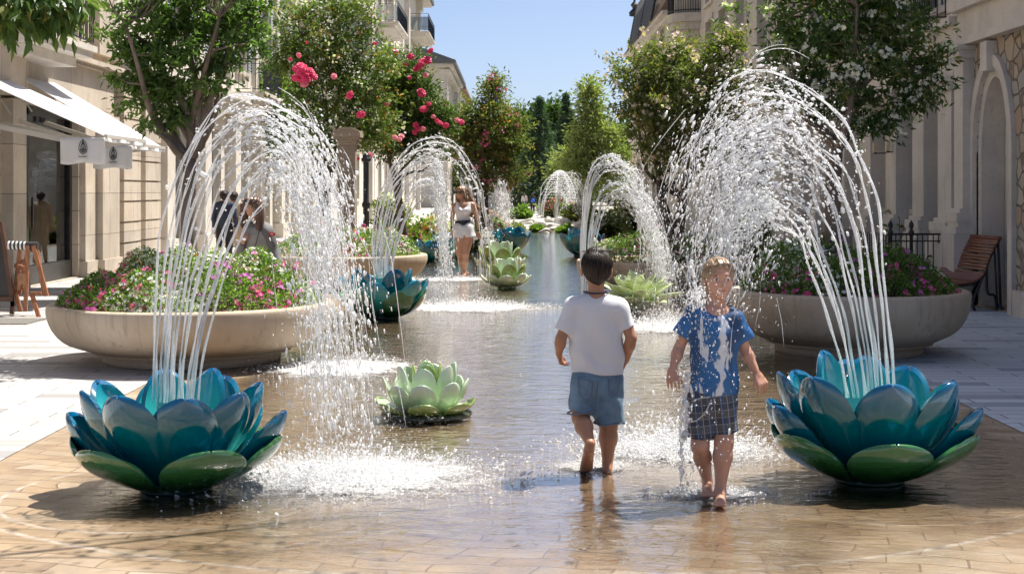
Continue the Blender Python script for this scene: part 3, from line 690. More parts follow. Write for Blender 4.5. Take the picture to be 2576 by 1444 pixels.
cornice(q, -1, XW, 61.7, 122.5, 11.2, ((0,.15,.12),(.15,.3,.25))); q.build('pilaster', M_LIMET, b3)
balcony(b3, -1, XW, 110.5, 119.5, 14.0, 1.55, 'glass', hgt=1.35, gap=.5)
balcony(b3, -1, XW, 84, 92, 11.6, 1.3, 'glass', hgt=1.2, gap=.5)
b4 = empty('far_villa', (-11, 150, 0)); tag(b4, 'small far villa with shallow brown roof and wide eaves rising behind the flowering bushes', 'building', 'buildings lining the street')
w = MB(); ops = [(y, y+1.8, z, z+2.4) for y in (137.5, 142.5, 147.5, 152.5, 157) for z in (1.5, 6, 10.2)]
wall_cells(w, -1, -6.4, 135, 162, 0, 13.6, ops); w.box((-16, 135, 0), (-6.752, 135.3, 13.6)); w.build('wall', M_STUCCO, b4)
for o_ in ops: window(b4, -1, -6.4, *o_, bars=(1, 1), surround=.14)
q = MB()
for a in (135.1, 160.5): q.box((-6.4, a, 0), (-6.1, a+1.2, 13.3))
q.box((-6.9, 134.8, 12.7), (-5.9, 162.3, 13.1)); q.box((-16, 134.3, 13.3), (-5.6, 163, 13.6)); q.build('cornice', M_LIMET, b4)
q = MB(); q.prism([(-5.3, 13.61), (-5.3, 13.9), (-10, 15.6), (-16, 13.61)], 1, 133.8, 163.4); q.build('roof', M_SLATE, b4)
b5 = empty('distant_house', (-12, 190, 0)); tag(b5, 'distant house with dark purple brown hipped roof just left of the open sky', 'building', 'buildings lining the street')
w = MB(); ops = [(y, y+2, z, z+2.4) for y in (178, 184, 190, 196) for z in (2, 7, 11)]
wall_cells(w, -1, -6.4, 175, 205, 0, 14.0, ops); w.box((-16, 175, 0), (-6.752, 175.3, 14.0)); w.build('wall', M_STUCCO, b5)
for o_ in ops: window(b5, -1, -6.4, *o_, bars=(1, 0), surround=0)
q = MB(); q.prism([(-5.6, 14.01), (-5.6, 14.3), (-10, 18.2), (-16, 14.01)], 1, 174, 206); q.build('roof', M_ROOFB, b5)
# ---- right side (x = 6.5), in its own shade
XQ = 6.5
r1 = empty('arcade_building', (XQ+4, 22, 0)); tag(r1, 'shaded grey stone building with a rubble wall and tall round arch beside the wooden bench', 'building', 'buildings lining the street')
w = MB()
opsA = [(13.2, 15.2, .85, 3.2), (15.6, 17.55, .95, 3.05), (18.5, 19.9, .02, 3.5), (21.9, 24.2, 4.5, 7.2), (26, 28.2, 4.5, 7.2), (30, 32.2, 4.5, 7.2), (22.2, 24.0, 8.3, 9.9), (26.2, 28, 8.3, 9.9)]
wall_cells(w, 1, XQ, 10.6, 20.35, 0, 3.72, [o for o in opsA if o[2] < 3.5]); arch_fill(w, 1, XQ, 19.2, .7, 2.15, 3.5, rise=1.15)
w.build('rubble_wall', [M_RUB], r1)
w = MB(); wall_cells(w, 1, XQ-.02, 10.6, 20.35, 3.72, 10.8, []); wall_cells(w, 1, XQ+.25, 20.36, 34, 0, 10.8, [o for o in opsA if o[2] > 4])
w.box((XQ+9, 10.6, 0), (XQ+.352, 10.9, 10.8)); w.box((XQ+9, 33.7, 0), (XQ+.62, 34, 10.8)); w.build('wall', M_GREY, r1)
q = MB(); arch_ring(q, 1, XQ, 19.2, .7, 0, 2.15, .16, .06, rise=1.15); arch_ring(q, 1, XQ, 19.2, .55, 0, 2.15, .145, -.02, rise=1.0, th=.335)
q.box((XQ-.14, 19.07, 3.22), (XQ+.05, 19.33, 3.62)); q.build('arch', M_GREYT, r1)
q = MB(); q.box((XQ+.34, 18.45, 0), (XQ+.38, 19.95, 3.6)); q.build('niche_back', M_GREYT, r1)
q = MB(); q.box((XQ+.29, 18.52, 0), (XQ+.335, 18.60, 2.6)); q.build('door_edge', mat('brown_door', (.12,.05,.025), (.08,.035,.02)), r1)
q = MB()   # band and cornice above the arch
q.box((XQ-.1, 10.6, 3.5+.22), (XQ, 20.45, 4.15)); q.box((XQ-.16, 10.6, 3.66), (XQ, 20.45, 3.76)); q.box((XQ-.22, 10.6, 4.153), (XQ, 20.5, 4.3)); 
q.box((XQ-.1, 20.46, 3.35), (XQ+.25, 34, 4.0)); q.box((XQ-.2, 20.51, 4.003), (XQ+.25, 34, 4.12)); q.box((XQ-.14, 20.5, 3.25), (XQ+.25, 34, 3.347))
cornice(q, 1, XQ, 10.6, 34, 10.4, ((0,.15,.06),(.15,.3,.12),(.3,.42,.18))); q.build('cornice', M_GREYT, r1)
q = MB()   # plinth and window wall panels at the right edge
q.box((XQ-.10, 10.6, 0), (XQ, 18.2, .34)); q.box((XQ-.05, 15.35, .343), (XQ, 17.8, .86)); q.box((XQ-.09, 15.7, .45), (XQ-.05, 17.4, .78)); q.build('plinth', M_GREYT, r1)
for o_ in opsA[:2]: window(r1, 1, XQ, *o_, bars=(0, 1), surround=.12, rec=.06)
for o_ in opsA[3:]: window(r1, 1, XQ+.25, *o_, bars=(1, 2), surround=.14)
def pil(mb, y0, y1, x, pr, zb=.0, zt=3.3, zped=.85):
    mb.box((x-pr, y0, zb), (x, y1, zt))
    mb.box((x-pr-.16, y0-.1, zb), (x, y1+.1, zped)); 
    for a, b, p_ in ((zped+.003, zped+.1, .13), (zped+.1, zped+.17, .09), (zped+.17, zped+.3, .11), (zped+.3, zped+.36, .05)): mb.box((x-pr-p_, y0-p_*.7, a), (x, y1+p_*.7, b))
    mb.box((x-pr-.07, y0-.05, zt-.18), (x, y1+.05, zt-.06)); mb.box((x-pr-.12, y0-.09, zt-.06), (x, y1+.09, zt))
q = MB(); pil(q, 20.5, 21.15, XQ+.25, .42, zt=3.24)
pil(q, 20.0, 20.4, XQ, .16, zt=3.65, zped=1.0)
q.box((XQ-.02, 20.52, 4.13), (XQ+.23, 21.2, 10.3)); q.build('pilaster', M_GREYT, r1)
for a in (22.3, 23.9, 25.6, 27.6, 29.8, 32.0):
    q = MB(); pil(q, a, a+.6, XQ+.25, .3, zt=3.24); q.build('pilaster', M_GREYT, r1)
q = MB()
for a in (21.4, 23.05, 24.75, 26.6, 28.6, 30.8): q.box((XQ+.14, a, 1.3), (XQ+.25, a+.55, 3.0)); q.box((XQ+.10, a-.04, 1.22), (XQ+.25, a+.59, 1.297))
q.build('wall_panel', M_GREY, r1)
balcony(r1, 1, XQ+.25, 21.3, 24.9, 4.13, .55, gap=.12); balcony(r1, 1, XQ+.25, 25.6, 28.9, 4.13, .55, gap=.12)
q = MB(); q.box((XQ-.05, 10.5, 10.86), (XQ+9, 34.2, 10.95)); q.build('roof', M_SLATE, r1)
# wall lamps
for yy in (24.95, 24.1):
    q = empty('wall_lamp', (XQ-.12, yy, 2.36)); l_ = MB(); l_.box((XQ-.165, yy-.035, 2.28), (XQ-.095, yy+.035, 2.44)); l_.build('lamp_shade', mat('cream_lamp_shade', (.7,.6,.4), (.62,.52,.33)), q)
    l_ = MB(); l_.bar((XQ-.13, yy, 2.265), (XQ+.25, yy, 2.265), .018, .018); l_.bar((XQ-.13, yy, 2.25), (XQ-.13, yy, 2.279), .04, .04); l_.build('bracket', M_IRON, q)
    tag(q, 'small cream box lamp on the pillared wall, %s the right hand fountain tree' % ('farther one behind' if yy > 24.5 else 'nearer one behind'), 'wall lamp', 'wall lamps')
# ---- right: second building with bay, mansard and shutters
r2 = empty('bay_window_building', (XQ+4, 55, 0)); tag(r2, 'cream building with curved bay, iron balcony and slatted dark roof screen right of the sky', 'building', 'buildings lining the street')
w = MB(); ops = [(y, y+1.5, z, z+2.3) for y in (36, 39.5, 43, 46, 53, 60.5, 64, 68, 72) for z in (.9, 4.9, 7.8)]
wall_cells(w, 1, XQ, 34.02, 77, 0, 10.6, ops); w.box((XQ+9, 76.7, 0), (XQ+.352, 77, 10.6)); w.build('wall', M_STUCCO, r2)
for k, o_ in enumerate(ops): window(r2, 1, XQ, *o_, bars=(1, 2), surround=.13)
q = MB(); cornice(q, 1, XQ, 34.05, 77, 4.1, ((0,.12,.12),(.12,.3,.25))); cornice(q, 1, XQ, 34.05, 58, 10.4, ((0,.2,.2),(.2,.4,.45))); cornice(q, 1, XQ, 58, 77, 8.9-.3, ((0,.2,.2),(.2,.35,.4)))
q.build('cornice', M_LIMET, r2)
q = MB()   # bay: half octagon on corbels
def octa(xc, yc, rr, z0, z1, mb, sx=1.0):
    pts = [(xc-sx*rr*math.sin(a), yc-rr*math.cos(a)) for a in np.linspace(0, math.pi, 7)]
    mb.prism(pts, 2, z0, z1)
octa(XQ, 50, .95, 7.2, 7.45, q); octa(XQ, 50, 1.08, 7.45, 7.75, q); octa(XQ, 50, .75, 6.9, 7.197, q); octa(XQ, 50, .5, 6.5, 6.897, q); octa(XQ, 50, .75, 7.753, 12, q)
q.build('bay', M_LIMET, r2)
q = MB()
pts = [(XQ-1.02*math.sin(a), 50-1.02*math.cos(a)) for a in np.linspace(0, math.pi, 13)]
for (a, b) in zip(pts[:-1], pts[1:]):
    q.bar((a[0], a[1], 8.75), (b[0], b[1], 8.75), .05, .05); q.bar((a[0], a[1], 7.85), (b[0], b[1], 7.85), .04, .04)
    for f in (0, .33, .66): 
        px_, py_ = a[0]+(b[0]-a[0])*f, a[1]+(b[1]-a[1])*f; q.bar((px_, py_, 7.76), (px_, py_, 8.75), .022, .022, (0,1,0))
q.build('railing', M_IRON, r2)
q = MB()   # slatted screen over the lower end, curved mansard
for k in range(15):
    z = 8.98+k*.16; q.bar((XQ-.4+.03*k, 62.5, z), (XQ-.4+.03*k, 74.5, z), .05, .05)
for yy in (62.5, 68.5, 74.5): q.bar((XQ-.42, yy, 8.9), (XQ+.05, yy, 11.35), .09, .09)
q.build('roof_screen', M_IRON, r2)
q = MB(); q.prism([(XQ-.45, 8.96), (XQ-.15, 9.4), (XQ+.3, 10.9), (XQ+9, 11.2), (XQ+9, 8.96)], 1, 59, 77.3); q.box((XQ-.3, 34, 10.82), (XQ+9, 58.9, 10.9)); q.build('roof', M_ROOFB, r2)
q = MB(); q.lathe([(.28,11.0),(.3,11.2),(.1,11.4),(.22,11.6),(.05,11.8),(.12,12.0),(0,12.3)], 10, (XQ+.1, 76.6, 0)); q.build('finial', M_IRON, r2)
# far glassy booth on the left end of the street and low far wall
fb = empty('white_kiosk', (-1.4, 120, 0)); tag(fb, 'small white panelled kiosk beyond the flowering trees at the end of the street', 'kiosk')
q = MB(); q.box((-4.3, 118, 0), (-.35, 122, 3.9)); q.build('wall', mat('pale_panel', (.5,.53,.55), (.44,.47,.5)), fb)
q = MB()
for k in range(9): q.box((-4.2+k*.47, 117.96, .3), (-4.05+k*.47, 117.995, 3.6))
q.build('panel_strip', mat('kiosk_strip', (.25,.3,.33), (.3,.35,.38)), fb)
q = MB(); q.box((-4.6, 117.6, 3.9), (-.1, 122.4, 4.05)); q.build('roof', M_WHITEF, fb)
# ---------------------------------------------------------------- planters and flower beds
def planter(c, rad, h, label, foot=.62):
    x, y = c; m = MB(); rf = rad*foot
    pr = [(0,.0),(rf*.96,.0),(rf,.02),(rf*1.0,.09),(rf*.97,.1),(rf*1.12,.105),(rad*.70,.125),(rad*.87,h*.36),(rad*.955,h*.56),(rad*.995,h*.78),(rad,h*.93),(rad-.012,h*.985),(rad-.04,h),(rad-.13,h-.002),(rad-.155,h-.02),(rad-.16,h-.12),(0,h-.12)]
    P = catmull(np.array(pr)[5:13], 26); pr = pr[:5]+[tuple(q) for q in P]+pr[13:]
    m.lathe(pr, 96, (x, y, 0)); o = m.build('planter', M_PLANTER, smooth=True, loc=(x, y, 0))
    tag(o, label, 'planter', 'round concrete planters')
    s = MB(); r = np.random.default_rng(int(abs(x*100)+y)); k = 40; a = np.arange(k)*2*math.pi/k; V = [(x, y, h-.05)]
    for rr, zz in ((.33, -.05), (.66, -.06), (1, -.075)):
        V += [(x+(rad-.158)*rr*math.cos(t), y+(rad-.158)*rr*math.sin(t), h+zz+r.normal()*.01) for t in a]
    fs = [(0, 1+j, 1+(j+1) % k) for j in range(k)]
    for q in range(2): fs += [(1+q*k+j, 1+(q+1)*k+j, 1+(q+1)*k+(j+1) % k, 1+q*k+(j+1) % k) for j in range(k)]
    s.add(V, fs); s.build('soil', M_SOIL, o, smooth=True); return o
def rose_mesh():
    m = MB(); V = ICV3.copy(); th = np.arctan2(V[:, 1], V[:, 0]); ph = np.arccos(np.clip(V[:, 2], -1, 1))
    rr = 1+.13*np.sin(5*th+9*ph)+.09*np.sin(11*ph-3*th)+np.random.default_rng(3).normal(0, .03, len(V)); V = V*rr[:, None]; V[:, 2] *= .8
    m.add(V, ICF3); return m
_rose = {}
def add_heads(root, name, pts, sizes, mt, key):
    """countable flower heads: each a child of the plant sharing one mesh"""
    org = np.array(root['_o'])
    if key not in _rose:
        o = rose_mesh().build(name, mt, loc=(0,0,0)); _rose[key] = o.data; bpy.data.objects.remove(o)
    for p, s in zip(pts, sizes):
        o = bpy.data.objects.new(name, _rose[key]); COL.objects.link(o); o.parent = root
        o.location = tuple(map(float, np.asarray(p)-org)); o.scale = (s*random.uniform(.85,1.15), s*random.uniform(.85,1.15), s*random.uniform(.85,1.1)); o.rotation_euler = (random.uniform(-.8,.8), random.uniform(-.8,.8), random.uniform(0,6))
def flower_bed(c, rad, z0, hgt, label, nleaf, nwhite, npink, seed, leafs=None, dx=0.0, heads=26, profile=None, shade_side=None):
    r = np.random.default_rng(seed); x, y = c
    root = empty('flower_bed', (x, y, z0)); tag(root, label, 'flowers', 'flower beds in the planters')
    def top(px_, py_, jitter=True):
        q = np.hypot(px_, py_)/rad; base = np.clip(1-q**3.2, 0, 1)**.6
        b = 1+.30*np.sin(px_*5.1+seed)*np.cos(py_*4.3+seed*2)+.16*np.sin(px_*11+py_*9)
        if profile: b = b*profile(px_)
        return z0+hgt*base*b
    a = r.uniform(0, 2*math.pi, nleaf); q = rad*np.sqrt(r.uniform(0, 1, nleaf))*1.03; X, Y = q*np.cos(a), q*np.sin(a); T = top(X, Y)
    Z = z0-.03+(T-z0+.03)*(1-r.exponential(.16, nleaf).clip(0, 1))
    m = MB(); d = np.stack([X/rad*1.0, Y/rad*1.0, np.full(nleaf, .7)], 1)+r.normal(0, .75, (nleaf, 3))
    leaf_add(m, np.stack([X+x, Y+y, Z], 1), d, .045, .02, r, upb=.5); m.build('leaves', leafs or L_BED, root)
    # stems
    s = MB()
    for k in range(120):
        aa = r.uniform(0, 2*math.pi); qq = rad*.95*math.sqrt(r.uniform()); px_, py_ = qq*math.cos(aa), qq*math.sin(aa); t_ = float(top(np.array([px_]), np.array([py_]))[0])
        limb(s, (x+px_*.9, y+py_*.9, z0-.03), (x+px_, y+py_, t_+r.uniform(-.02, .05)), .0035, .0018, k=4, n=5, r=r)
    s.build('stems', mat('green_stem', (.06,.12,.03), (.1,.13,.04)), root)
    def scatter(n, patch=0.0, low=.0):
        a = r.uniform(0, 2*math.pi, n*3); q = rad*np.sqrt(r.uniform(0, 1, n*3))*1.02; X, Y = q*np.cos(a), q*np.sin(a)
        w_ = np.sin(X*3.7+seed*1.7+patch)+np.cos(Y*4.4+patch*2)+r.normal(0, .5, n*3); k = np.argsort(-w_)[:n]; X, Y = X[k], Y[k]
        T = top(X, Y); Z = T-(T-z0)*r.uniform(0, 1, n)**2.2*.8+.01
        N = np.stack([X/rad, Y/rad-.35, np.full(n, .9)], 1)+r.normal(0, .35, (n, 3))
        return np.stack([X+x, Y+y, Z], 1), N
    P, N = scatter(nwhite); m = MB(); blossom_add(m, P, N, .018, r); m.build('white_blossoms', P_WHITE, root)
    P, N = scatter(npink, 2.0); m = MB()
    P = np.repeat(P, 5, 0)+r.normal(0, .016, (npink*5, 3)); N = np.repeat(N, 5, 0)+r.normal(0, .4, (npink*5, 3)); blossom_add(m, P, N, .020, r, petals=6); m.build('magenta_blossoms', P_PINK, root)
    P, N = scatter(npink//2, 4.0); P = np.repeat(P, 5, 0)+r.normal(0, .017, (npink//2*5, 3)); N = np.repeat(N, 5, 0)+r.normal(0, .4, (npink//2*5, 3)); m = MB(); blossom_add(m, P, N, .020, r, petals=6); m.build('violet_blossoms', P_VIOL, root)
    P, N = scatter(max(4, npink//7), 6.0); P = np.repeat(P, 5, 0)+r.normal(0, .012, (len(P)*5, 3)); N = np.repeat(N, 5, 0)+r.normal(0, .4, (len(N)*5, 3)); m = MB(); blossom_add(m, P, N, .015, r); m.build('orange_blossoms', P_ORANGE, root)
    P, N = scatter(heads, 2.5); add_heads(root, 'flower_head', P+A(0, -.01, .03), r.uniform(.018, .032, heads), mat('pink_flower_head', (.75,.1,.36), (.8,.25,.5), scale=40), 'bedhead')
    return root
PL1, PL2, PL3, PL4 = (-3.03, 13.5), (3.36, 14.2), (-2.79, 23.7), (2.35, 22.0)
planter(PL1, 1.33, .56, 'wide sand coloured round concrete planter at the left, overflowing with pink flowers round a maple')
planter(PL2, 1.17, .63, 'wide round concrete planter at the right, half in shade, in front of the wooden bench')
planter(PL3, 1.38, .56, 'pale round planter farther back on the left, behind the second teal flower')
planter(PL4, 1.35, .55, 'pale round planter farther back on the right, behind the dark haired boy')
flower_bed(PL1, 1.24, .50, .42, 'dense bed of pink, violet and white flowers round the maple trunk in the left planter', 19000, 3800, 230, 1, profile=lambda X: .85+.25*np.cos(X*1.4-.2))
flower_bed(PL2, 1.06, .57, .40, 'bed of white and pink flowers and dark greenery in the right planter beside the bench', 16000, 2200, 170, 2, heads=14, profile=lambda X: 1.12-.32*np.clip(X+.2, -.5, 1))
flower_bed(PL3, 1.25, .50, .42, 'distant bed of red, pink and white flowers in the planter behind the left arches', 9000, 1000, 90, 3, heads=22)
flower_bed(PL4, 1.22, .49, .42, 'distant bed of white and red flowers in the planter behind the dark haired boy', 9000, 1300, 60, 4, heads=14)
# ---------------------------------------------------------------- trees
def tree(label, base, zfork, rt, ells, nclump, kleaf, spread, L, Wd, lm, seed, name='tree', barkm=None, forks=5, blossoms=None, heads=None, group=None, cat='tree', stems=1, lean=(0, 0), limbs=40, shell=.45, twigs=0, low=False, extra=None, dark=None):
    r = np.random.default_rng(seed); b = np.array(base, float)
    root = empty(name, b); tag(root, label, cat, group)
    P, out, cc, q = crown_points(ells, nclump, kleaf, spread, r, shell)
    keep = P[:, 2] > b[2]+.05; P, out, q = P[keep], out[keep], q[keep]
    m = MB()
    tops = []
    for s_ in range(stems):
        off = r.normal(size=3)*A(.06, .06, 0)*(stems > 1); fo = b+off+A(lean[0], lean[1], 0)+A(0, 0, zfork-b[2])+r.normal(size=3)*A(.1, .1, .05)*(stems > 1)*2
        t = np.linspace(0, 1, 9)[:, None]; Pt = (b+off)+(fo-b-off)*t+np.sin(t*3)*r.normal(size=3)*.03
        m.tube(Pt, np.linspace(rt*1.15, rt*.72, 9)*(1+.5*np.exp(-np.linspace(0, 1, 9)*9)), 10); tops.append(fo)
    mains = []
    far = cc[r.permutation(len(cc))]
    # main forks: farthest-point choice so they spread through the crown
    ch = [far[0]]
    while len(ch) < forks:
        dd = np.min([np.linalg.norm(far-c_, axis=1) for c_ in ch], axis=0); ch.append(far[np.argmax(dd)])
    for k, c_ in enumerate(ch):
        s0 = tops[k % len(tops)]; e = s0+(c_-s0)*.8; mains.append(limb(m, s0-A(0, 0, .02), e, rt*.55, rt*.16, -.06, .07, 7, 12, r))
    allp = np.concatenate(mains)
    for c_ in far[:int(limbs*1.3)]:
        j = np.argmin(np.linalg.norm(allp-c_, axis=1)+.4*np.maximum(0, allp[:, 2]-c_[2])); limb(m, allp[j], c_, rt*.15, rt*.04, -.03, .08, 5, 7, r)
    if extra is not None: extra(m, r, tops, rt)
    m.build('trunk', barkm or M_BARK, root, smooth=True)
    m = MB(); leaf_add(m, P, out+r.normal(0, .25, out.shape)-A(0, 0, .12)*spread*2, L, Wd, r, rnd=np.clip(q*.55+r.uniform(0, .5, len(q)), 0, 1)); m.build('crown', lm, root)
    if blossoms:
        for (nm, pm, nb, kb, sz, sp) in blossoms:
            u = cc[r.integers(0, len(cc), nb)]+r.normal(size=(nb, 3))*spread*.9; cen = np.mean([e[0] for e in ells], axis=0)
            N = (u-cen); N[:, 1] -= .6*np.abs(N).max(); N /= np.linalg.norm(N, axis=1, keepdims=True); u = u+N*spread*1.25
            Pb = np.repeat(u, kb, 0)+r.normal(size=(nb*kb, 3))*sp; Nb = np.repeat(N, kb, 0)+r.normal(0, .6, (nb*kb, 3)); m = MB(); blossom_add(m, Pb, Nb, sz, r); m.build(nm, pm, root)
    if heads:
        for (nm, pts, szs, mt, key) in heads: add_heads(root, nm, pts, szs, mt, key)
    return root
def E(px, py, D, rx, ry, rdep=None):   # ellipsoid of the crown from picture coordinates; radii in picture px
    s = D/F; return (W(px, py, D), (rx*s, (rdep or (rx+ry)/2)*s, ry*s))
# maple in the left planter
Dm = 13.9
def layers(r):
    e = []
    for (px, py, rx, ry) in ((470,-30,250,90),(380,60,150,55),(560,70,140,60),(330,130,90,38),(440,150,110,40),(590,140,90,45),(320,195,70,28),(400,215,90,32),(540,215,70,34),(355,262,85,30),(440,280,60,28),(510,255,45,30),(300,100,60,25),(640,40,60,50),(395,310,45,18)):
        e.append(E(px, py, Dm+r.normal()*.1, rx, ry, rx*.9))
    return e
def mforks(m, r, tops, rt):
    for pts, r0 in (([(488,400),(470,280),(420,200),(390,130),(340,90)], .052), ([(492,390),(500,300),(490,200),(470,100),(465,-20)], .055), ([(500,380),(520,280),(560,180),(590,90),(640,0)], .055), ([(495,360),(505,240),(540,130),(548,20)], .04), ([(480,360),(440,300),(400,300)], .025)):
        P = np.array([W(a, b, Dm+.02*k) for k, (a, b) in enumerate(pts)]); m.tube(catmull(P, 18), np.linspace(r0, r0*.35, 18), 8)
tree('slender multi limbed maple with dark green leaf tiers growing from the left planter', (W(478,650,Dm)[0], Dm, .5), W(0,400,Dm)[2], .085, layers(np.random.default_rng(4)), 215, 38, .062, .085, .036, L_MAPLE, 11, name='maple_tree', limbs=60, shell=.1, extra=mforks, group='trees along the promenade')
# magnolia-like tree in the right planter, with white blossoms
Dr_ = 14.5
tree('dark glossy leaved tree dotted with white blossoms above the right planter', (W(2105,600,Dr_)[0], Dr_, .58), W(0,370,Dr_)[2], .095,
     [E(2070,20,Dr_,190,110), E(2230,60,Dr_,140,80), E(2000,110,Dr_,120,70), E(2160,150,Dr_,170,80), E(2290,175,Dr_,100,50), E(2240,240,Dr_,110,50), E(2100,240,Dr_,130,60), E(2010,230,Dr_,90,60), E(2345,130,Dr_,60,34), E(2340,200,Dr_,60,36), E(2290,260,Dr_,70,34), E(2190,315,Dr_,60,26), E(2130,-90,Dr_,240,90)],
     290, 40, .075, .085, .034, L_MAG, 12, name='flowering_tree', blossoms=[('white_blossoms', P_WHITE, 260, 7, .022, .022)], limbs=60, shell=.3, group='trees along the promenade')
# bushy pink white shrub-tree farther right
D3 = 21.5
tree('bushy olive green tree with pale pink blossoms and several dark stems at the right', (W(1690,600,D3)[0], D3, .5), W(0,470,D3)[2], .07,
     [E(1700,250,D3,150,120), E(1790,180,D3,110,90), E(1640,180,D3,90,70), E(1780,330,D3,110,80), E(1640,330,D3,80,80), E(1720,400,D3,110,60), E(1590,270,D3,50,60), E(1830,120,D3,60,50), E(1680,120,D3,50,40), E(1570,190,D3,40,22)],
     360, 40, .1, .085, .034, L_OLIVE, 13, name='flowering_tree', barkm=M_BARKD, stems=4, forks=9, blossoms=[('pale_blossoms', P_PINKW, 150, 7, .032, .045)], limbs=80, shell=.25, group='trees along the promenade')
# big rose bushes left: behind the pillar
D4 = 28.0
def rp(lst, D): return [W(x, y, D-dd) for (x, y, s, dd) in lst], [s for (x, y, s, dd) in lst]
r1p = [(762,186,.09,1.5),(840,193,.06,1.3),(880,240,.075,1.4),(908,289,.075,1.6),(993,346,.05,1.0),(752,140,.05,1.3),(1005,352,.05,1.0),(931,390,.05,1.0),(900,400,.04,1.0),(766,212,.07,1.6),(745,196,.08,1.5),(945,110,.03,1.2),(772,108,.03,1.2),(730,150,.04,1.2)]
bigp = []
rr_ = np.random.default_rng(8)
for k in range(38): bigp.append((762+rr_.normal()*11, 186+rr_.normal()*9, .062, 1.5+rr_.uniform(0,.4)))
a1 = rp([q for q in r1p if q[2] > .07 or q[2] < .045]+bigp, D4); a2 = rp([q for q in r1p if .045 <= q[2] <= .07], D4)
tree('tall rose bush with one big magenta cluster and a white speckled top, behind the pillar', (W(840,600,D4)[0], D4, .5), W(0,430,D4)[2], .06,
     [E(800,110,D4,120,110), E(880,80,D4,90,90), E(820,230,D4,130,90), E(910,230,D4,90,100), E(860,330,D4,120,60), E(740,150,D4,60,70), E(940,320,D4,80,60), E(760,40,D4,60,50), E(870,10,D4,80,40), E(960,160,D4,40,60)],
     430, 40, .13, .095, .04, L_ROSE, 14, name='rose_bush', cat='rose bush', barkm=M_BARKD, stems=3, forks=8, blossoms=[('white_blossoms', P_WHITE, 190, 6, .028, .06), ('orange_blossoms', P_ORANGE, 70, 3, .024, .04)], heads=[('rose', a1[0], a1[1], P_ROSE, 'rose'), ('rose', a2[0], a2[1], P_ROSEL, 'rosel')], limbs=70, shell=.25)
D5 = 30.0
lst = [(990,132,.09,1.2),(1033,143,.07,1.1),(1020,162,.055,1.1),(1060,155,.07,1.1),(1075,152,.08,1.1),(1052,170,.06,1.1),(1083,128,.06,1.1),(1071,190,.055,1.1),(1060,163,.07,1.2),(1045,175,.05,1.1),(972,160,.05,1.1),(981,181,.05,1.1),(1060,234,.08,1.1),(1066,275,.08,1.1),(1079,262,.05,1.1),(1090,294,.05,1.1),(1046,315,.065,1.2),(1052,325,.06,1.2),(1043,333,.055,1.2),(1064,325,.06,1.2),(1030,196,.045,1.1),(972,264,.055,1.3),(968,285,.06,1.3),(1010,343,.055,1.1),(940,112,.04,1),(1100,305,.05,1),(1122,316,.06,1),(1150,303,.06,1.1),(1160,308,.06,1.1),(1108,310,.05,1.1)]
b1 = rp(lst[::2]+lst[1::4], D5); b2_ = rp(lst[3::4], D5)
tree('dark green rose bush crowded with magenta and pink roses beside the high glazed balcony', (W(1020,600,D5)[0], D5, .4), W(0,430,D5)[2], .06,
     [E(1010,180,D5,70,70), E(1050,260,D5,60,90), E(990,260,D5,70,90), E(1040,350,D5,90,60), E(970,350,D5,70,60), E(1100,300,D5,45,50)],
     420, 46, .105, .09, .04, L_MAG, 15, name='rose_bush', cat='rose bush', barkm=M_BARKD, stems=3, forks=6, heads=[('rose', b1[0], b1[1], P_ROSE, 'rose'), ('rose', b2_[0], b2_[1], P_ROSEL, 'rosel')], limbs=50, shell=.2)
D6 = 40.0
tree('reddish green flowering tree with a thin bare top, left of the dark firs', (W(1215,600,D6)[0], D6, .2), W(0,440,D6)[2], .08,
     [E(1225,300,D6,80,70), E(1200,360,D6,90,60), E(1270,360,D6,60,60), E(1240,240,D6,40,40), E(1160,320,D6,50,60), E(1280,430,D6,50,40), E(1242,205,D6,16,30), E(1215,430,D6,80,50), E(1290,310,D6,30,30)],
     360, 38, .13, .12, .05, L_OLIVE, 16, name='flowering_tree', barkm=M_BARKD, stems=3, forks=7, blossoms=[('pink_blossoms', P_PINK, 55, 6, .04, .06), ('coral_blossoms', P_ORANGE, 60, 3, .03, .06)], limbs=50, shell=.2, group='trees along the promenade')
D7 = 46
tree('mid green bushy tree behind the maple, in front of the pale building', (W(640,560,D7)[0], D7, 0), W(0,420,D7)[2], .12,
     [E(620,230,D7,110,70), E(690,260,D7,90,80), E(560,280,D7,70,60), E(640,330,D7,110,60), E(740,330,D7,80,60)],
     420, 36, .2, .17, .08, L_BED, 17, name='broadleaf_tree', limbs=30, shell=.2, group='trees along the promenade')
# overhanging branch top left (near tree outside the frame)
Dn = 12.0
rt_ = empty('overhanging_branch', W(60,-60,Dn)); tag(rt_, 'big leaved dark green branch hanging into the top left corner', 'branch')
r = np.random.default_rng(31); P, out, cc, q = crown_points([E(40,10,Dn,110,70,90), E(150,20,Dn,70,60,60), E(105,55,Dn,70,35,50), E(10,50,Dn,60,30,40)], 60, 11, .10, r, .1)
m = MB(); leaf_add(m, P, out*.5+A(0,0,-.12)+r.normal(0,.05,out.shape), .15, .07, r, rnd=np.clip(q*.7+r.uniform(0,.35,len(q)),0,1)); m.build('leaves', L_MAG, rt_)
m = MB()
for c_ in cc[::3]: limb(m, W(-60,-90,Dn), c_, .02, .005, k=5, r=r)
m.build('twigs', M_BARK, rt_)
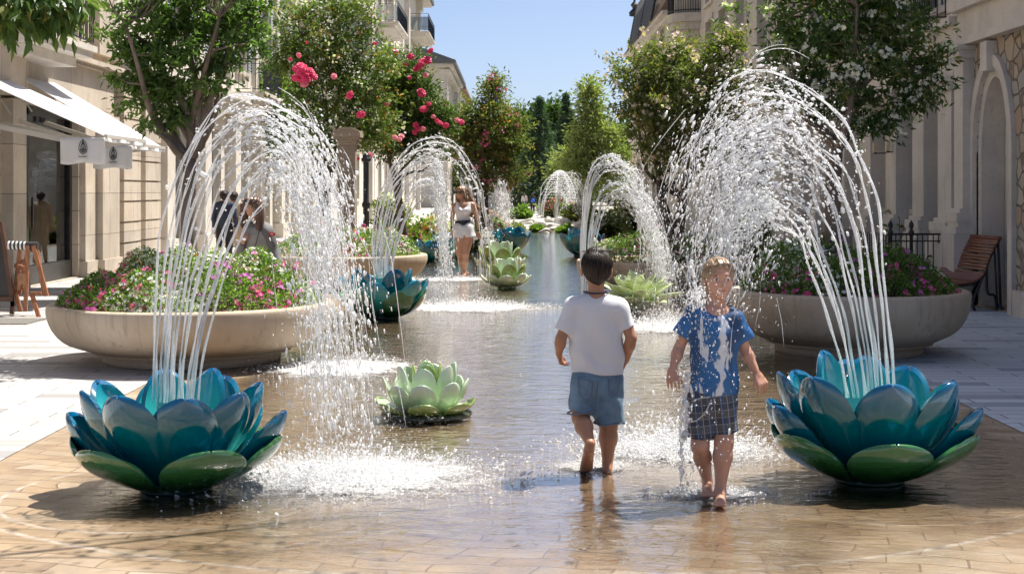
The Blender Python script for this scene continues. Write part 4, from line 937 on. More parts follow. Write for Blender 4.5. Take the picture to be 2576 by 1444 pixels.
# foreground tree wholly above the frame throws the thin branch shadows; only its high limb is near the view -> its crown shadow on the left pavement
r = np.random.default_rng(66); bo = empty('branch', (-.1, 7.9, 4.6)); tag(bo, 'thin sparse twigs high over the foreground, known by their shadow on the paving', 'branch')
m = MB()
for a_, b_, r0 in (((-1.9,7.3,4.9),(1.5,8.6,4.3),.022),((-1.0,7.65,4.75),(.8,7.7,4.2),.012),((-.3,7.9,4.6),(1.3,8.15,4.1),.010),((.3,8.15,4.5),(1.9,9.1,4.5),.010),((-1.4,7.5,4.8),(-.4,7.2,4.3),.009),((.8,8.3,4.4),(1.7,8.1,4.2),.008),((-1.9,7.3,4.9),(-3.2,6.9,5.6),.03)):
    P_ = limb(m, a_, b_, r0, r0*.3, wob=.05, k=6, n=12, r=r)
    for q in range(3): limb(m, P_[r.integers(3, 11)], P_[r.integers(3, 11)]+r.normal(size=3)*A(.4,.3,.15), r0*.4, .002, wob=.1, k=4, r=r)
m.build('twigs', M_BARK, bo, smooth=True)
m = MB(); n_ = 260; C_ = A(-.1,7.9,4.5)+r.normal(size=(n_,3))*A(1.0,.35,.12); leaf_add(m, C_, r.normal(size=(n_,3)), .07, .035, r); m.build('leaves', L_MAG, bo)
# firs and far trees
def fir(label, px, ptop, wpx, D, seed, lm=L_FIR):
    r = np.random.default_rng(seed); x = (px-CX)/F*D; zt = CH+(HY-ptop)/F*D; b = A(x, D, 0); rw = wpx/F*D/2
    root = empty('fir_tree', b); tag(root, label, 'fir tree', 'dark firs at the end of the street')
    m = MB(); m.tube([b, b+A(0,0,zt*.98)], [.22, .03], 8); C = []; Dd = []
    n = 34
    for k in range(n):
        f = k/(n-1); z = zt*(.10+.88*f); rad = rw*(1-f)**1.05*1.05+.12; nb = int(13-7*f)
        for j in range(nb):
            a = r.uniform(0, 2*math.pi); e = b+A(rad*math.cos(a)*r.uniform(.75,1.15), rad*math.sin(a), z-rad*.25+r.normal()*.08)
            s = b+A(0,0,z); m.tube([s, (s+e)/2+A(0,0,.05), e], [.035, .02, .01], 4)
            t = r.uniform(.15, 1.05, 34)[:, None]; p = s+(e-s)*t+r.normal(size=(34,3))*(.05+rad*.07*(1.2-t)); C.append(p); d = np.repeat((e-s)[None]*.6, 34, 0)+r.normal(0, .3*rad+.1, (34,3)); d[:, 2] -= .1; Dd.append(d)
    m.build('trunk', M_BARKD, root); m = MB(); C = np.concatenate(C); leaf_add(m, C, np.concatenate(Dd), .34, .09, r); m.build('crown', lm, root)
fir('broad dark fir, left one of the two dark firs at the end of the street', 1357, 243, 190, 118, 41)
fir('narrow very dark blue green fir, between the broad fir and the pale tree', 1424, 233, 130, 128, 42)
D8 = 105
tree('tall pale yellow green feathery tree right of the two firs', (W(1484,500,D8)[0], D8, 0), 1.6, .16,
     [E(1484,270,D8,28,55), E(1490,340,D8,62,55), E(1470,400,D8,70,50), E(1530,400,D8,55,60), E(1500,450,D8,90,30), E(1482,225,D8,10,28)],
     480, 34, .34, .32, .13, L_PALE, 18, name='broadleaf_tree', limbs=40, shell=.1, group='trees at the end of the street')
D9 = 112
tree('low yellowish bushy tree between the firs and the water arches', (W(1440,520,D9)[0], D9, 0), 1.2, .14, [E(1432,420,D9,36,50), E(1415,450,D9,30,35), E(1560,440,D9,60,60)], 260, 30, .4, .34, .15, L_PALE, 19, name='broadleaf_tree', limbs=20, shell=.1, group='trees at the end of the street')
D10 = 150
for k, (px, py, rx, ry, lb) in enumerate(((1310,330,40,60,'round green tree peeping out left of the firs'), (1385,300,34,40,'hazy round tree top between the two firs'), (1300,440,50,40,'dark undergrowth tree at the foot of the firs'), (1545,380,60,80,'broad green tree behind the pale feathery tree'), (1230,400,90,90,'broad dark tree behind the reddish flowering tree'), (1430,430,60,34,'shadowy low tree filling the gap under the firs'), (1610,400,90,110,'wide leafy tree behind the end of the cream building'))):
    tree(lb, (W(px,500,D10)[0], D10+k, 0), 2.0, .3, [E(px, py, D10+k, rx, ry), E(px-rx*.5, py+ry*.6, D10+k, rx*.7, ry*.5), E(px+rx*.5, py+ry*.6, D10+k, rx*.7, ry*.5)], 230, 30, .55, .5, .24, L_FAR if k in (0, 1, 3) else L_MAPLE, 50+k, name='broadleaf_tree', limbs=12, shell=.1, group='trees at the end of the street')
w_ = MB(); r = np.random.default_rng(77)
P, out, cc, q = crown_points([((x, 215+r.normal()*6, 3.5), (9, 6, 6.0+r.uniform(0, 2.5))) for x in np.arange(-70, 71, 7.5)], 1500, 22, .8, r, .3)
leaf_add(w_, P, out, .9, .5, r); tag(w_.build('woods', L_FAR), 'hazy green belt of woods closing the far end of the street', 'woods', None, 'stuff')
# hosta-like leafy plants and shrubs near the railing
def broad_plant(c, rad, hgt, n, label, stops_mat, seed, wide=.42, name='leafy_plant', bend=.5, cat='plant', group=None):
    r = np.random.default_rng(seed); b = np.array(c, float); root = empty(name, b); tag(root, label, cat, group)
    for k in range(n):
        f = (k+.5)/n; a = k*2.399+r.normal()*.15; el = R(12+70*(1-f)**.8*1.0) if False else R(22+60*(1-f)); L = hgt/(math.sin(el)*.9+.25)*r.uniform(.85,1.1)*.95; L = min(L, rad*1.35)
        d = A(math.cos(a)*math.cos(el), math.sin(a)*math.cos(el), math.sin(el)); sdv = A(-math.sin(a), math.cos(a), 0); up = np.cross(sdv, d)*-1; up = up if up[2] > 0 else -up
        U = np.linspace(0, 1, 12); Vv = np.linspace(-1, 1, 7); wv = L*wide*np.sin(math.pi*np.clip(U, 0, 1)**1.35)**.8*(U < 1)+.006
        G = np.zeros((12, 7, 3))
        for i, u in enumerate(U):
            for j, v in enumerate(Vv): G[i, j] = b+A(0,0,.02)+d*L*u+A(0,0,-1)*L*bend*u*u*.35+sdv*wv[i]*.5*v+up*abs(v)**1.5*wv[i]*.22+up*.006*math.sin(u*17+v*3)
        i, j = np.meshgrid(range(11), range(6), indexing='ij'); q = (i*7+j).ravel()
        m = MB(); m.add(G.reshape(-1, 3), np.stack([q, q+1, q+8, q+7], -1), 0, r.uniform()); o = m.build('leaf', stops_mat, root, smooth=True)
        so_ = o.modifiers.new('s', 'SOLIDIFY'); so_.thickness = .004
    return root
L_HOSTA = mat('hosta_leaf', (.40,.50,.20), (.66,.70,.48), scale=7, rough=.4, bump=.2, bscale=20)
broad_plant(GP(1602,798), .56, .78, 34, 'leafy green and cream hosta standing in the water behind the two children', L_HOSTA, 61, wide=.34)
# ---------------------------------------------------------------- sculpted flowers
def petal_mat(name, base, mid, tip, inner=None, rough=.12, streak=.5):
    t = NT(name); at = t.n('Attribute', attribute_name='rnd'); v = t.coord('Object')
    n = t.noise(t.coord('Object', (1,1,.12)), 24, 4, .6)
    c = t.ramp(t.math('ADD', at.outputs['Fac'], t.math('MULTIPLY', t.math('SUBTRACT', n, .5), .22)), [(0, base), (.55, mid), (1, tip)])
    c = t.mix(t.math('MULTIPLY', t.mr(n, .5, .75), streak*.5), c, tuple(min(1, x*1.7+.02) for x in mid))
    return t.out(t.princ(c, rough, t.bump(t.noise(v, 7, 3), .12, .01), coat=1.0, coatr=.03, spec=.5))
M_PT = petal_mat('teal_petal', (.0,.15,.12), (.0,.14,.165), (.0,.10,.25))
M_PTI = petal_mat('teal_petal_inner', (.08,.50,.42), (.03,.36,.37), (.0,.19,.38))
M_SEP = petal_mat('green_sepal', (.015,.10,.03), (.03,.15,.04), (.05,.19,.05))
M_SEPI = petal_mat('blue_sepal_inner', (.0,.14,.2), (.0,.16,.28), (.02,.22,.38))
M_PALE = petal_mat('pale_green_petal', (.30,.42,.14), (.48,.62,.40), (.66,.76,.62), rough=.25)
M_PALEI = petal_mat('pale_green_inner', (.2,.3,.06), (.5,.62,.42), (.72,.8,.68), rough=.25)
M_OLV = petal_mat('olive_petal', (.14,.22,.03), (.22,.32,.06), (.32,.42,.12), rough=.25)
def petal(parent, name, yaw, rt, zt, wd_, r0=.10, bulge=.8, th=.022, mats=(None, None), cup=.30, z0=.02, roll=0.0, curl=0.0, r=rng):
    """spoon petal: centre line leaves the base (r0,z0), swings out and up to (rt,zt)"""
    nu, nv = 30, 13; org = np.array(parent['_o'])
    P0, P1, P2, P3 = A(r0, z0), A(r0+(rt-r0)*bulge, z0+zt*(.10 if bulge > .6 else .2)), A(r0+(rt-r0)*1.0*(1.0+curl), zt*.62), A(rt, zt)
    U = np.sin(np.linspace(0, 1, nu)*math.pi/2)**1.15; B = ((1-U)**3)[:, None]*P0+(3*(1-U)**2*U)[:, None]*P1+(3*(1-U)*U**2)[:, None]*P2+(U**3)[:, None]*P3
    T = np.gradient(B, axis=0)+1e-9; T /= np.linalg.norm(T, axis=1, keepdims=True); Nn = np.stack([-T[:, 1], T[:, 0]], 1)   # inward normal in (r,z)
    um = .66; w = np.where(U < um, np.interp(U, [0, .2, .4, .55, um], [.32, .54, .82, .96, 1.0]), np.sqrt(np.clip(1-((U-um)/(1-um))**2.15, .0006, 1)))*wd_/2
    G = np.zeros((nu, nv, 3)); Vv = np.linspace(-1, 1, nv); ca, sa = math.cos(yaw), math.sin(yaw)
    for j, v in enumerate(Vv):
        lat = w*v*(1-.08*v*v); inw = cup*w*v*v*1.0
        uu = B-np.stack([inw, -.12*inw], 1)
        rad = uu[:, 0]; z = uu[:, 1]+roll*v*w
        G[:, j, 0] = rad*ca-lat*sa; G[:, j, 1] = rad*sa+lat*ca; G[:, j, 2] = z
    i, j = np.meshgrid(range(nu-1), range(nv-1), indexing='ij'); q = (i*nv+j).ravel(); m = MB()
    m.add(G.reshape(-1, 3)+org, np.stack([q, q+1, q+nv+1, q+nv], -1), 0, (i.ravel()/(nu-2)))
    o = m.build(name, [mats[0], mats[1]], parent, smooth=True)
    s = o.modifiers.new('s', 'SOLIDIFY'); s.thickness = th; s.offset = 0; s.use_rim = True; s.material_offset = 1; s.material_offset_rim = 0
    b = o.modifiers.new('b', 'BEVEL'); b.width = th*.46; b.segments = 3; b.limit_method = 'ANGLE'; b.angle_limit = R(50)
    return o
def lotus(c, S, label, seed, rows, cat='flower sculpture', group='glossy flower sculptures standing in the water', tilt=0, a0=0, basecol=None):
    r = np.random.default_rng(seed); root = empty('flower_sculpture', c); tag(root, label, cat, group)
    m = MB(); m.lathe([(0,.0),(.185*S,.0),(.20*S,.008*S),(.19*S,.035*S),(.12*S,.06*S),(0,.065*S)], 32, c); m.build('base', basecol or mat('dark_base', (.01,.03,.02), rough=.4), root, smooth=True)
    for (n, rt, zt, wd_, r0, off, nm, mt, th, bul, cup) in rows:
        angs = [a0+R(q) for q in n] if isinstance(n, (list, tuple)) else [a0+off+2*math.pi*k/n for k in range(n)]
        for a in angs:
            a += r.normal()*.035
            f = 1+r.normal()*.035
            petal(root, nm, a, rt*S*f, zt*S*(1+r.normal()*.03), wd_*S, r0*S, bul, th*S, mt, cup, z0=.018*S, r=r)
    if tilt: root.rotation_euler = (tilt, 0, 0)
    return root
TEAL = [([30, -30, 88, -88, 148, -148], .57, .29, .50, .165, 0, 'sepal', (M_SEP, M_SEPI), .024, .46, .24), ([20, -20, 65, -66, 112, -112, 158, -158], .50, .56, .385, .12, .0, 'petal', (M_PT, M_PTI), .030, .40, .42), ([150, -155], .32, .63, .30, .10, .0, 'petal', (M_PT, M_PTI), .028, .5, .4), ([89, -89, 136, -135], .585, .42, .34, .13, .0, 'petal', (M_PT, M_PTI), .028, .5, .55)]
TEALR = [([0, 58, -58, 118, -118, 180], .575, .30, .50, .165, 0, 'sepal', (M_SEP, M_SEPI), .024, .46, .24), ([0, 46, -46, 92, -92, 138, -138, 180], .51, .59, .39, .12, .0, 'petal', (M_PT, M_PTI), .032, .40, .42), ([170, -140], .32, .68, .30, .10, .0, 'petal', (M_PT, M_PTI), .028, .5, .4), ([68, -69, 114, -114], .59, .43, .34, .13, .0, 'petal', (M_PT, M_PTI), .030, .5, .55)]
CL, CR, CM = A(-1.80, 7.62, .012), A(1.97, 7.85, .012), A(-1.63, 17.9, .012)
lotus(CL, .965, 'glossy teal flower sculpture with green outer petals at the front left', 1, TEAL, a0=-math.pi/2)
lotus(CR, .965, 'glossy teal flower sculpture at the front right, beside the girl in the blue shirt', 2, TEALR, a0=-math.pi/2)
lotus(CM, 1.05, 'teal and green flower sculpture in the middle distance left, in front of the second planter', 3, [(6, .53, .34, .44, .15, 0, 'sepal', (M_SEP, M_PTI), .022, .7, .2), (7, .54, .46, .38, .13, .39, 'petal', (M_PTI, M_PTI), .026, .5, .3), (5, .36, .58, .36, .10, .1, 'petal', (M_PT, M_PTI), .026, .70, .26)], a0=-math.pi/2+.5)
far = [(7, .5, .50, .42, .14, 0, 'petal', (M_PT, M_PTI), .03, .6, .3), (5, .33, .62, .34, .10, .3, 'petal', (M_PT, M_PTI), .03, .7, .3)]
lotus(GP(1285,637)+A(0,0,.012), 1.05, 'small blue flower sculpture behind the pale green succulent in mid channel', 4, far)
lotus(GP(1466,646)+A(0,0,.012), 1.1, 'blue flower sculpture just above the head of the boy, tilted at the planter edge', 5, far)
lotus(GP(1132,652)+A(0,0,.012), 1.05, 'light turquoise ribbed flower sculpture behind the woman in white', 6, [(10, .34, .5, .26, .12, 0, 'petal', (M_PTI, M_PTI), .03, 1.0, .3), (8, .2, .56, .2, .1, .2, 'petal', (M_PTI, M_PTI), .03, 1.0, .3)])
lotus(GP(1078,660)+A(0,0,.012), .8, 'low sea green flower sculpture half hidden by the far left planter', 7, far)
pale = [(7, .46, .16, .3, .14, .2, 'petal', (M_OLV, M_PALEI), .014, .7, .25), (8, .40, .34, .26, .10, .0, 'petal', (M_PALE, M_PALEI), .014, .62, .3), (6, .27, .46, .24, .08, .4, 'petal', (M_PALE, M_PALEI), .014, .7, .3), (4, .12, .48, .2, .05, .1, 'petal', (M_OLV, M_PALE), .014, .8, .3)]
PC = GP(1073, 1052)+A(0,0,.012)
sc_ = .70
lp = lotus(PC, sc_*1.12, 'pale green glass like flower on a dark disc, alone in open water', 8, pale, cat='flower sculpture', basecol=M_PALE)
m = MB(); m.lathe([(0,.005),(.31,.005),(.325,.02),(.32,.035),(.30,.045),(0,.05)], 40, PC); m.build('disc', mat('dark_disc', (.03,.035,.02), (.05,.06,.03), rough=.3), lp, smooth=True)
suc = [(8, .50, .30, .34, .12, 0, 'leaf', (M_PALE, M_PALEI), .016, .6, .3), (7, .42, .5, .32, .10, .4, 'leaf', (M_OLV, M_PALEI), .016, .6, .3), (6, .24, .62, .28, .08, .2, 'leaf', (M_PALE, M_PALEI), .016, .7, .3)]
lotus(GP(1274,728)+A(0,0,.012), .8, 'pale green succulent with spoon shaped leaves standing in the water right of the woman', 9, suc, cat='succulent', group='succulents in the channel', basecol=M_OLV)
lotus(GP(1258,688)+A(0,0,.012), 1.0, 'olive green succulent directly behind the pale succulent in mid channel', 10, suc, cat='succulent', group='succulents in the channel', basecol=M_OLV)
# ---------------------------------------------------------------- water arches
def lerp_path(a, b, f, r, D, jit):
    a = np.array(a, float); b = np.array(b, float); n = len(a); assert len(b) == n
    P = a+(b-a)*f; t = np.linspace(0, 1, n)
    P = P+r.normal(size=P.shape)*jit*np.minimum(1, t*2.5)[:, None]
    return P
def water_arch(label, base, D, outer, inner, n, seed, rad=.010, dz=.25, ndrop=6000, t_break=.45, spread=.05, dropr=.006, jit=9, ntrail=20, endfade=0.0, t0=.19, pinch=False):
    r = np.random.default_rng(seed); root = empty('water_arch', base); tag(root, label, 'water arch', 'water arches springing from the flower sculptures')
    paths = []
    for k in range(n):
        f = (k+.5)/n+r.normal()*.03; P2 = lerp_path(outer, inner, np.clip(f, 0, 1), r, D, jit)
        if pinch and k > 2: P2[7:, 0] = P2[7:, 0]*.12+(np.array(inner, float)[7:, 0]+r.normal()*7)*.88
        dep0 = r.uniform(-.09, .09); dep1 = r.uniform(-dz, dz); m_ = len(P2)
        P3 = np.array([W(p[0], p[1], D+dep0+(dep1-dep0)*i/(m_-1)) for i, p in enumerate(P2)]); C = catmull(P3, 110); paths.append(C)
        m = MB(); t = np.linspace(0, 1, 110); kk = int(110*min(.96, t_break+r.uniform(.05, .42)))
        wob = 1+.22*np.sin(t*90+r.uniform(0, 6))*r.uniform(.4, 1)+.18*np.sin(t*37+r.uniform(0, 6))
        rr = rad*r.uniform(.75, 1.3)*wob*np.interp(t, [0, .1, .35, .6, 1], [1.2, 1.05, .85, .5, .25])
        c = C.copy(); c += np.stack([np.sin(t*55+k), np.cos(t*43+k), 0*t], 1)*rad*.55*np.minimum(1, t*6)[:, None]
        m.tube(c[:kk], rr[:kk]*np.linspace(1, .8, kk), 7)
        # a thinner strand twisting round the main one
        off = np.stack([np.sin(t*60+k*2), np.cos(t*60+k*2), np.sin(t*31)], 1)*rad*1.6*np.minimum(1, t*3)[:, None]
        k2 = int(kk*.9); m.tube((C+off)[:k2], rr[:k2]*.45, 5)
        m.build('stream', M_STREAM, root, smooth=True)
    # drops: shed along the falling half, drawn out along the path
    m = MB(); C = np.array(paths); N = int(ndrop)
    j = r.integers(0, n, N); t = r.beta(2.5, 1.6, N)*(.99-t0)+t0; i = (t*108).astype(int); p = C[j, i]; v = C[j, np.minimum(i+1, 109)]-C[j, i]; v /= np.linalg.norm(v, axis=1, keepdims=True)+1e-9
    # blend between neighbouring paths so the veil is filled
    if pinch: j = np.where((t > .5) & (j < 3) & (r.uniform(0, 1, N) > .25), r.integers(3, n, N), j); p = C[j, i]
    j2 = (j+1) % n; b = r.uniform(0, 1, N)[:, None]*(j2 > j)[:, None]; p = p*(1-b*(1-pinch*(j == 2))[:, None])+C[j2, i]*b*(1-pinch*(j == 2))[:, None]
    grow = (.12+1.4*np.clip(t-.2, 0, 1)**1.0)[:, None]; p = p+r.normal(size=(N, 3))*spread*grow*A(1, 1.8, 1)
    p[:, 2] = np.maximum(p[:, 2], base[2]+.01)
    rr = dropr*r.lognormal(0, .48, N)*np.interp(t, [0, .5, 1], [1.0, 1.0, .7]); st = v*r.uniform(.15, 2.2, N)[:, None]*np.interp(t, [0, .45, 1], [.4, .8, 2.2])[:, None]
    keep = r.uniform(0, 1, N) > endfade*np.clip((t-.55)/.45, 0, 1); drops_add(m, p[keep], np.clip(rr, .0012, .018)[keep], st[keep], r)
    Nm = int(N*1.3); j = r.integers(0, n, Nm); i = (r.uniform(.35, 1, Nm)*108).astype(int); p = C[j, i]+r.normal(size=(Nm, 3))*spread*A(1.1, 2.2, 1.1)*(i/108)[:, None]; p[:, 2] = np.maximum(p[:, 2], base[2]+.01)
    drops_add(m, p, dropr*.36*r.lognormal(0, .3, Nm), v[:Nm]*.6 if Nm <= N else None, r)
    # clots riding on the crest
    Nc = N//9; j = r.integers(0, n, Nc); i = (r.beta(3, 2.6, Nc)*80+14).astype(int); p = C[j, i]+r.normal(size=(Nc, 3))*rad*2.2; drops_add(m, p, dropr*1.25*r.lognormal(0, .4, Nc), r.normal(size=(Nc, 3))*.8, r)
    # fine vertical trails
    for k in range(ntrail):
        jj = r.integers(0, n); i0 = r.integers(40, 75); c = C[jj, i0:]+r.normal(size=3)*A(spread, spread*2, spread)*1.0+np.linspace(0, 1, 110-i0)[:, None]*r.normal(size=3)*A(.10, .15, 0)
        Lc = r.integers(8, 26); s0 = r.integers(0, max(1, len(c)-Lc)); seg = c[s0:s0+Lc]
        if len(seg) > 3: seg = seg.copy(); seg[:, 2] = np.maximum(seg[:, 2], base[2]); m.tube(seg, dropr*.42*np.abs(np.sin(np.linspace(.15, 3, len(seg))*r.integers(1, 4)))+dropr*.12, 4)
    m.build('drops', M_SPRAY, root, smooth=True)['kind'] = 'stuff'
    return root
OL = [(378,1010),(380,860),(388,690),(412,520),(470,350),(545,255),(640,220),(740,262),(815,350),(862,470),(890,620),(912,800),(935,1000),(945,1150)]
IL = [(500,1020),(508,940),(540,800),(585,670),(630,560),(664,495),(695,465),(722,485),(742,550),(757,640),(770,760),(782,900),(790,1040),(795,1160)]
water_arch('water arch rising from the front left teal flower and falling as a curtain of drops', CL, CL[1], OL, IL, 13, 21, .0068, .25, 5200, .80, .08, .0033, 8, 110, t0=.30)
OR_ = [(2250,1000),(2243,860),(2228,700),(2205,530),(2165,380),(2100,270),(2010,205),(1925,185),(1845,215),(1785,290),(1745,385),(1715,490),(1695,610),(1682,750)]
IR = [(2128,1000),(2105,900),(2075,790),(2030,680),(1985,610),(1945,575),(1912,562),(1885,572),(1866,600),(1852,640),(1842,690),(1832,740),(1822,800),(1812,860)]
water_arch('tall water arch rising from the front right teal flower and falling towards the girl', CR, CR[1], OR_, IR, 12, 22, .0068, .25, 8200, .62, .12, .0035, 9, 100, endfade=.85)
Dm2 = CM[1]
OM = [(940,700),(936,620),(942,540),(960,460),(995,395),(1045,352),(1100,340),(1150,355),(1188,400),(1214,460),(1230,530),(1241,600),(1247,670),(1250,740)]
IM = [(985,700),(992,650),(1008,600),(1028,555),(1048,520),(1068,503),(1084,500),(1097,520),(1105,560),(1110,610),(1114,660),(1117,710),(1119,750),(1120,780)]
water_arch('lacy water arch springing from the middle distance teal flower, beside the woman in white', CM, Dm2, OM, IM, 13, 23, .0095, .35, 2600, .7, .06, .0052, 4, 40, pinch=True, endfade=.75)
D_ = 18.6
ORM = [(1462,790),(1458,640),(1462,520),(1478,435),(1505,390),(1535,378),(1565,392),(1595,430),(1622,480),(1645,540),(1662,610),(1672,680),(1680,750),(1684,825)]
IRM = [(1492,790),(1492,700),(1498,630),(1510,570),(1530,530),(1552,512),(1575,512),(1597,530),(1618,560),(1637,600),(1652,650),(1662,700),(1670,760),(1676,825)]
water_arch('water arch behind the dark haired boy, landing in front of the leafy plant', GP(1477,786)+A(0,0,.012), D_, ORM, IRM, 10, 24, .010, .35, 3600, .8, .09, .0050, 5, 60)
def shift(P, ax, ay, s, fx=1): return [((p[0]-ax)*s*fx, (p[1]-ay)*s) for p in P]
def small_arch(label, px, py, wpx, hpx, sgn, n, seed, nd, rad=.016):
    b = GP(px, py); D = b[1]; t = np.linspace(0, math.pi, 14)
    o = [(px+sgn*(wpx*(1-math.cos(a))/2), py-hpx*math.sin(a)**.8) for a in t]; i = [(px+sgn*(wpx*.16+wpx*.55*(1-math.cos(a))/2), py-hpx*.55*math.sin(a)**.8) for a in t]
    return water_arch(label, b+A(0,0,.012), D, o, i, n, seed, rad, .4, nd, .8, .12, rad*.55, 3, 20)
small_arch('slim far water arch right behind the woman in white', 1188, 600, 98, 226, 1, 7, 25, 2600)
small_arch('low far water arch in front of the blue flower in mid channel', 1232, 628, 52, 175, 1, 4, 26, 800, .014)
small_arch('far water arch left of the boy arching over the white rocks', 1392, 575, 90, 150, 1, 6, 27, 900, .014)
small_arch('faint farthest water arch over the flower border', 1352, 552, 100, 120, 1, 5, 28, 700, .017)
small_arch('small arch of water spilling over the mid channel succulents', 1205, 655, 42, 80, 1, 4, 29, 350, .010)
# domed water bell far away
b = GP(1408, 548); s = b[1]/F
root = empty('water_bell', b); tag(root, 'far net like dome of fine drops, beside the pink bushes', 'water bell')
m = MB(); P = []; rad_ = 45*s; hz = 118*s
for k in range(34):
    for j in range(22):
        a = 2*math.pi*k/34+(j % 2)*.09; e = math.pi/2*j/22; P.append((b[0]+rad_*math.cos(e)*math.cos(a), b[1]+rad_*math.cos(e)*math.sin(a), .02+hz*math.sin(e)))
P = np.array(P); drops_add(m, P, .028, None); m.build('drops', M_SPRAY, root)['kind'] = 'stuff'
m = MB()
for k in range(7):
    a = 2*math.pi*k/7; e = np.linspace(0, math.pi/2, 16); m.tube(np.stack([b[0]+rad_*np.cos(e)*math.cos(a), b[1]+rad_*np.cos(e)*math.sin(a), .02+hz*np.sin(e)], 1), .022, 4)
m.build('stream', M_STREAM, root)
# splashes
splash(885, 1205, 1.0, .75, 2600, .26, 'bright white patch of splashing foam right of the front left teal flower', dense=1.15, seed=1)
splash(800, 1215, .7, .4, 700, .12, 'thin foam trailing left from the front splash', dense=1.0, seed=2)
splash(1715, 1140, .72, .55, 2600, .40, 'white splash churning between the two children', dense=1.15, seed=3)
splash(1500, 1180, .32, .22, 240, .05, 'little splash round the feet of the dark haired boy', dense=.9, seed=4)
splash(1800, 1250, .42, .22, 500, .06, 'foam ring round the feet of the girl', dense=.9, seed=5)
splash(1180, 778, 1.3, .9, 1600, .22, 'foam where the middle arch lands in front of the woman', dense=1.6, seed=6)
splash(1675, 828, .9, .9, 1500, .4, 'foam at the foot of the arch behind the dark haired boy', dense=1.4, seed=7)
splash(1140, 705, .9, .8, 500, .12, 'foam round the feet of the woman in white', dense=1.4, seed=8)
splash(860, 930, .9, .9, 900, .2, 'foam patch beside the left planter under the falling drops', dense=1.0, seed=9)
# thin stream hitting the girl and running down
root = empty('water_spurt', GP(1760,1200)+A(0,0,.012)); tag(root, 'thin spurt of water striking the girl\'s shoulder and running down her side', 'water')
r = np.random.default_rng(99)
for pts, rd in (([(1738,655),(1746,700),(1752,740),(1762,765)], .006), ([(1722,985),(1716,1040),(1712,1100),(1715,1160),(1712,1220)], .008), ([(1730,940),(1722,990),(1726,1060),(1716,1120)], .012)):
    m = MB(); C = catmull([W(a, b_, 7.18) for a, b_ in pts], 50); t = np.linspace(0, 1, 50); m.tube(C+r.normal(size=(50,3))*.003, rd*(1+.5*np.sin(t*31)+.3*np.sin(t*70)), 7); m.build('stream', M_STREAM, root, smooth=True)
m = MB(); n = 900; X = np.concatenate([r.normal(1750, 15, 350), r.normal(1725, 14, 300), r.normal(1780, 70, 250)]); Y = np.concatenate([r.normal(750, 20, 350), r.uniform(930, 1240, 300), r.uniform(780, 1180, 250)])
P = np.array([W(a, b_, 7.15+r.normal()*.05) for a, b_ in zip(X, Y)]); drops_add(m, P, .0020*r.lognormal(0, .5, n), r.normal(size=(n,3))*A(.3,.3,1.2), r); m.build('drops', M_SPRAY, root, smooth=True)['kind'] = 'stuff'
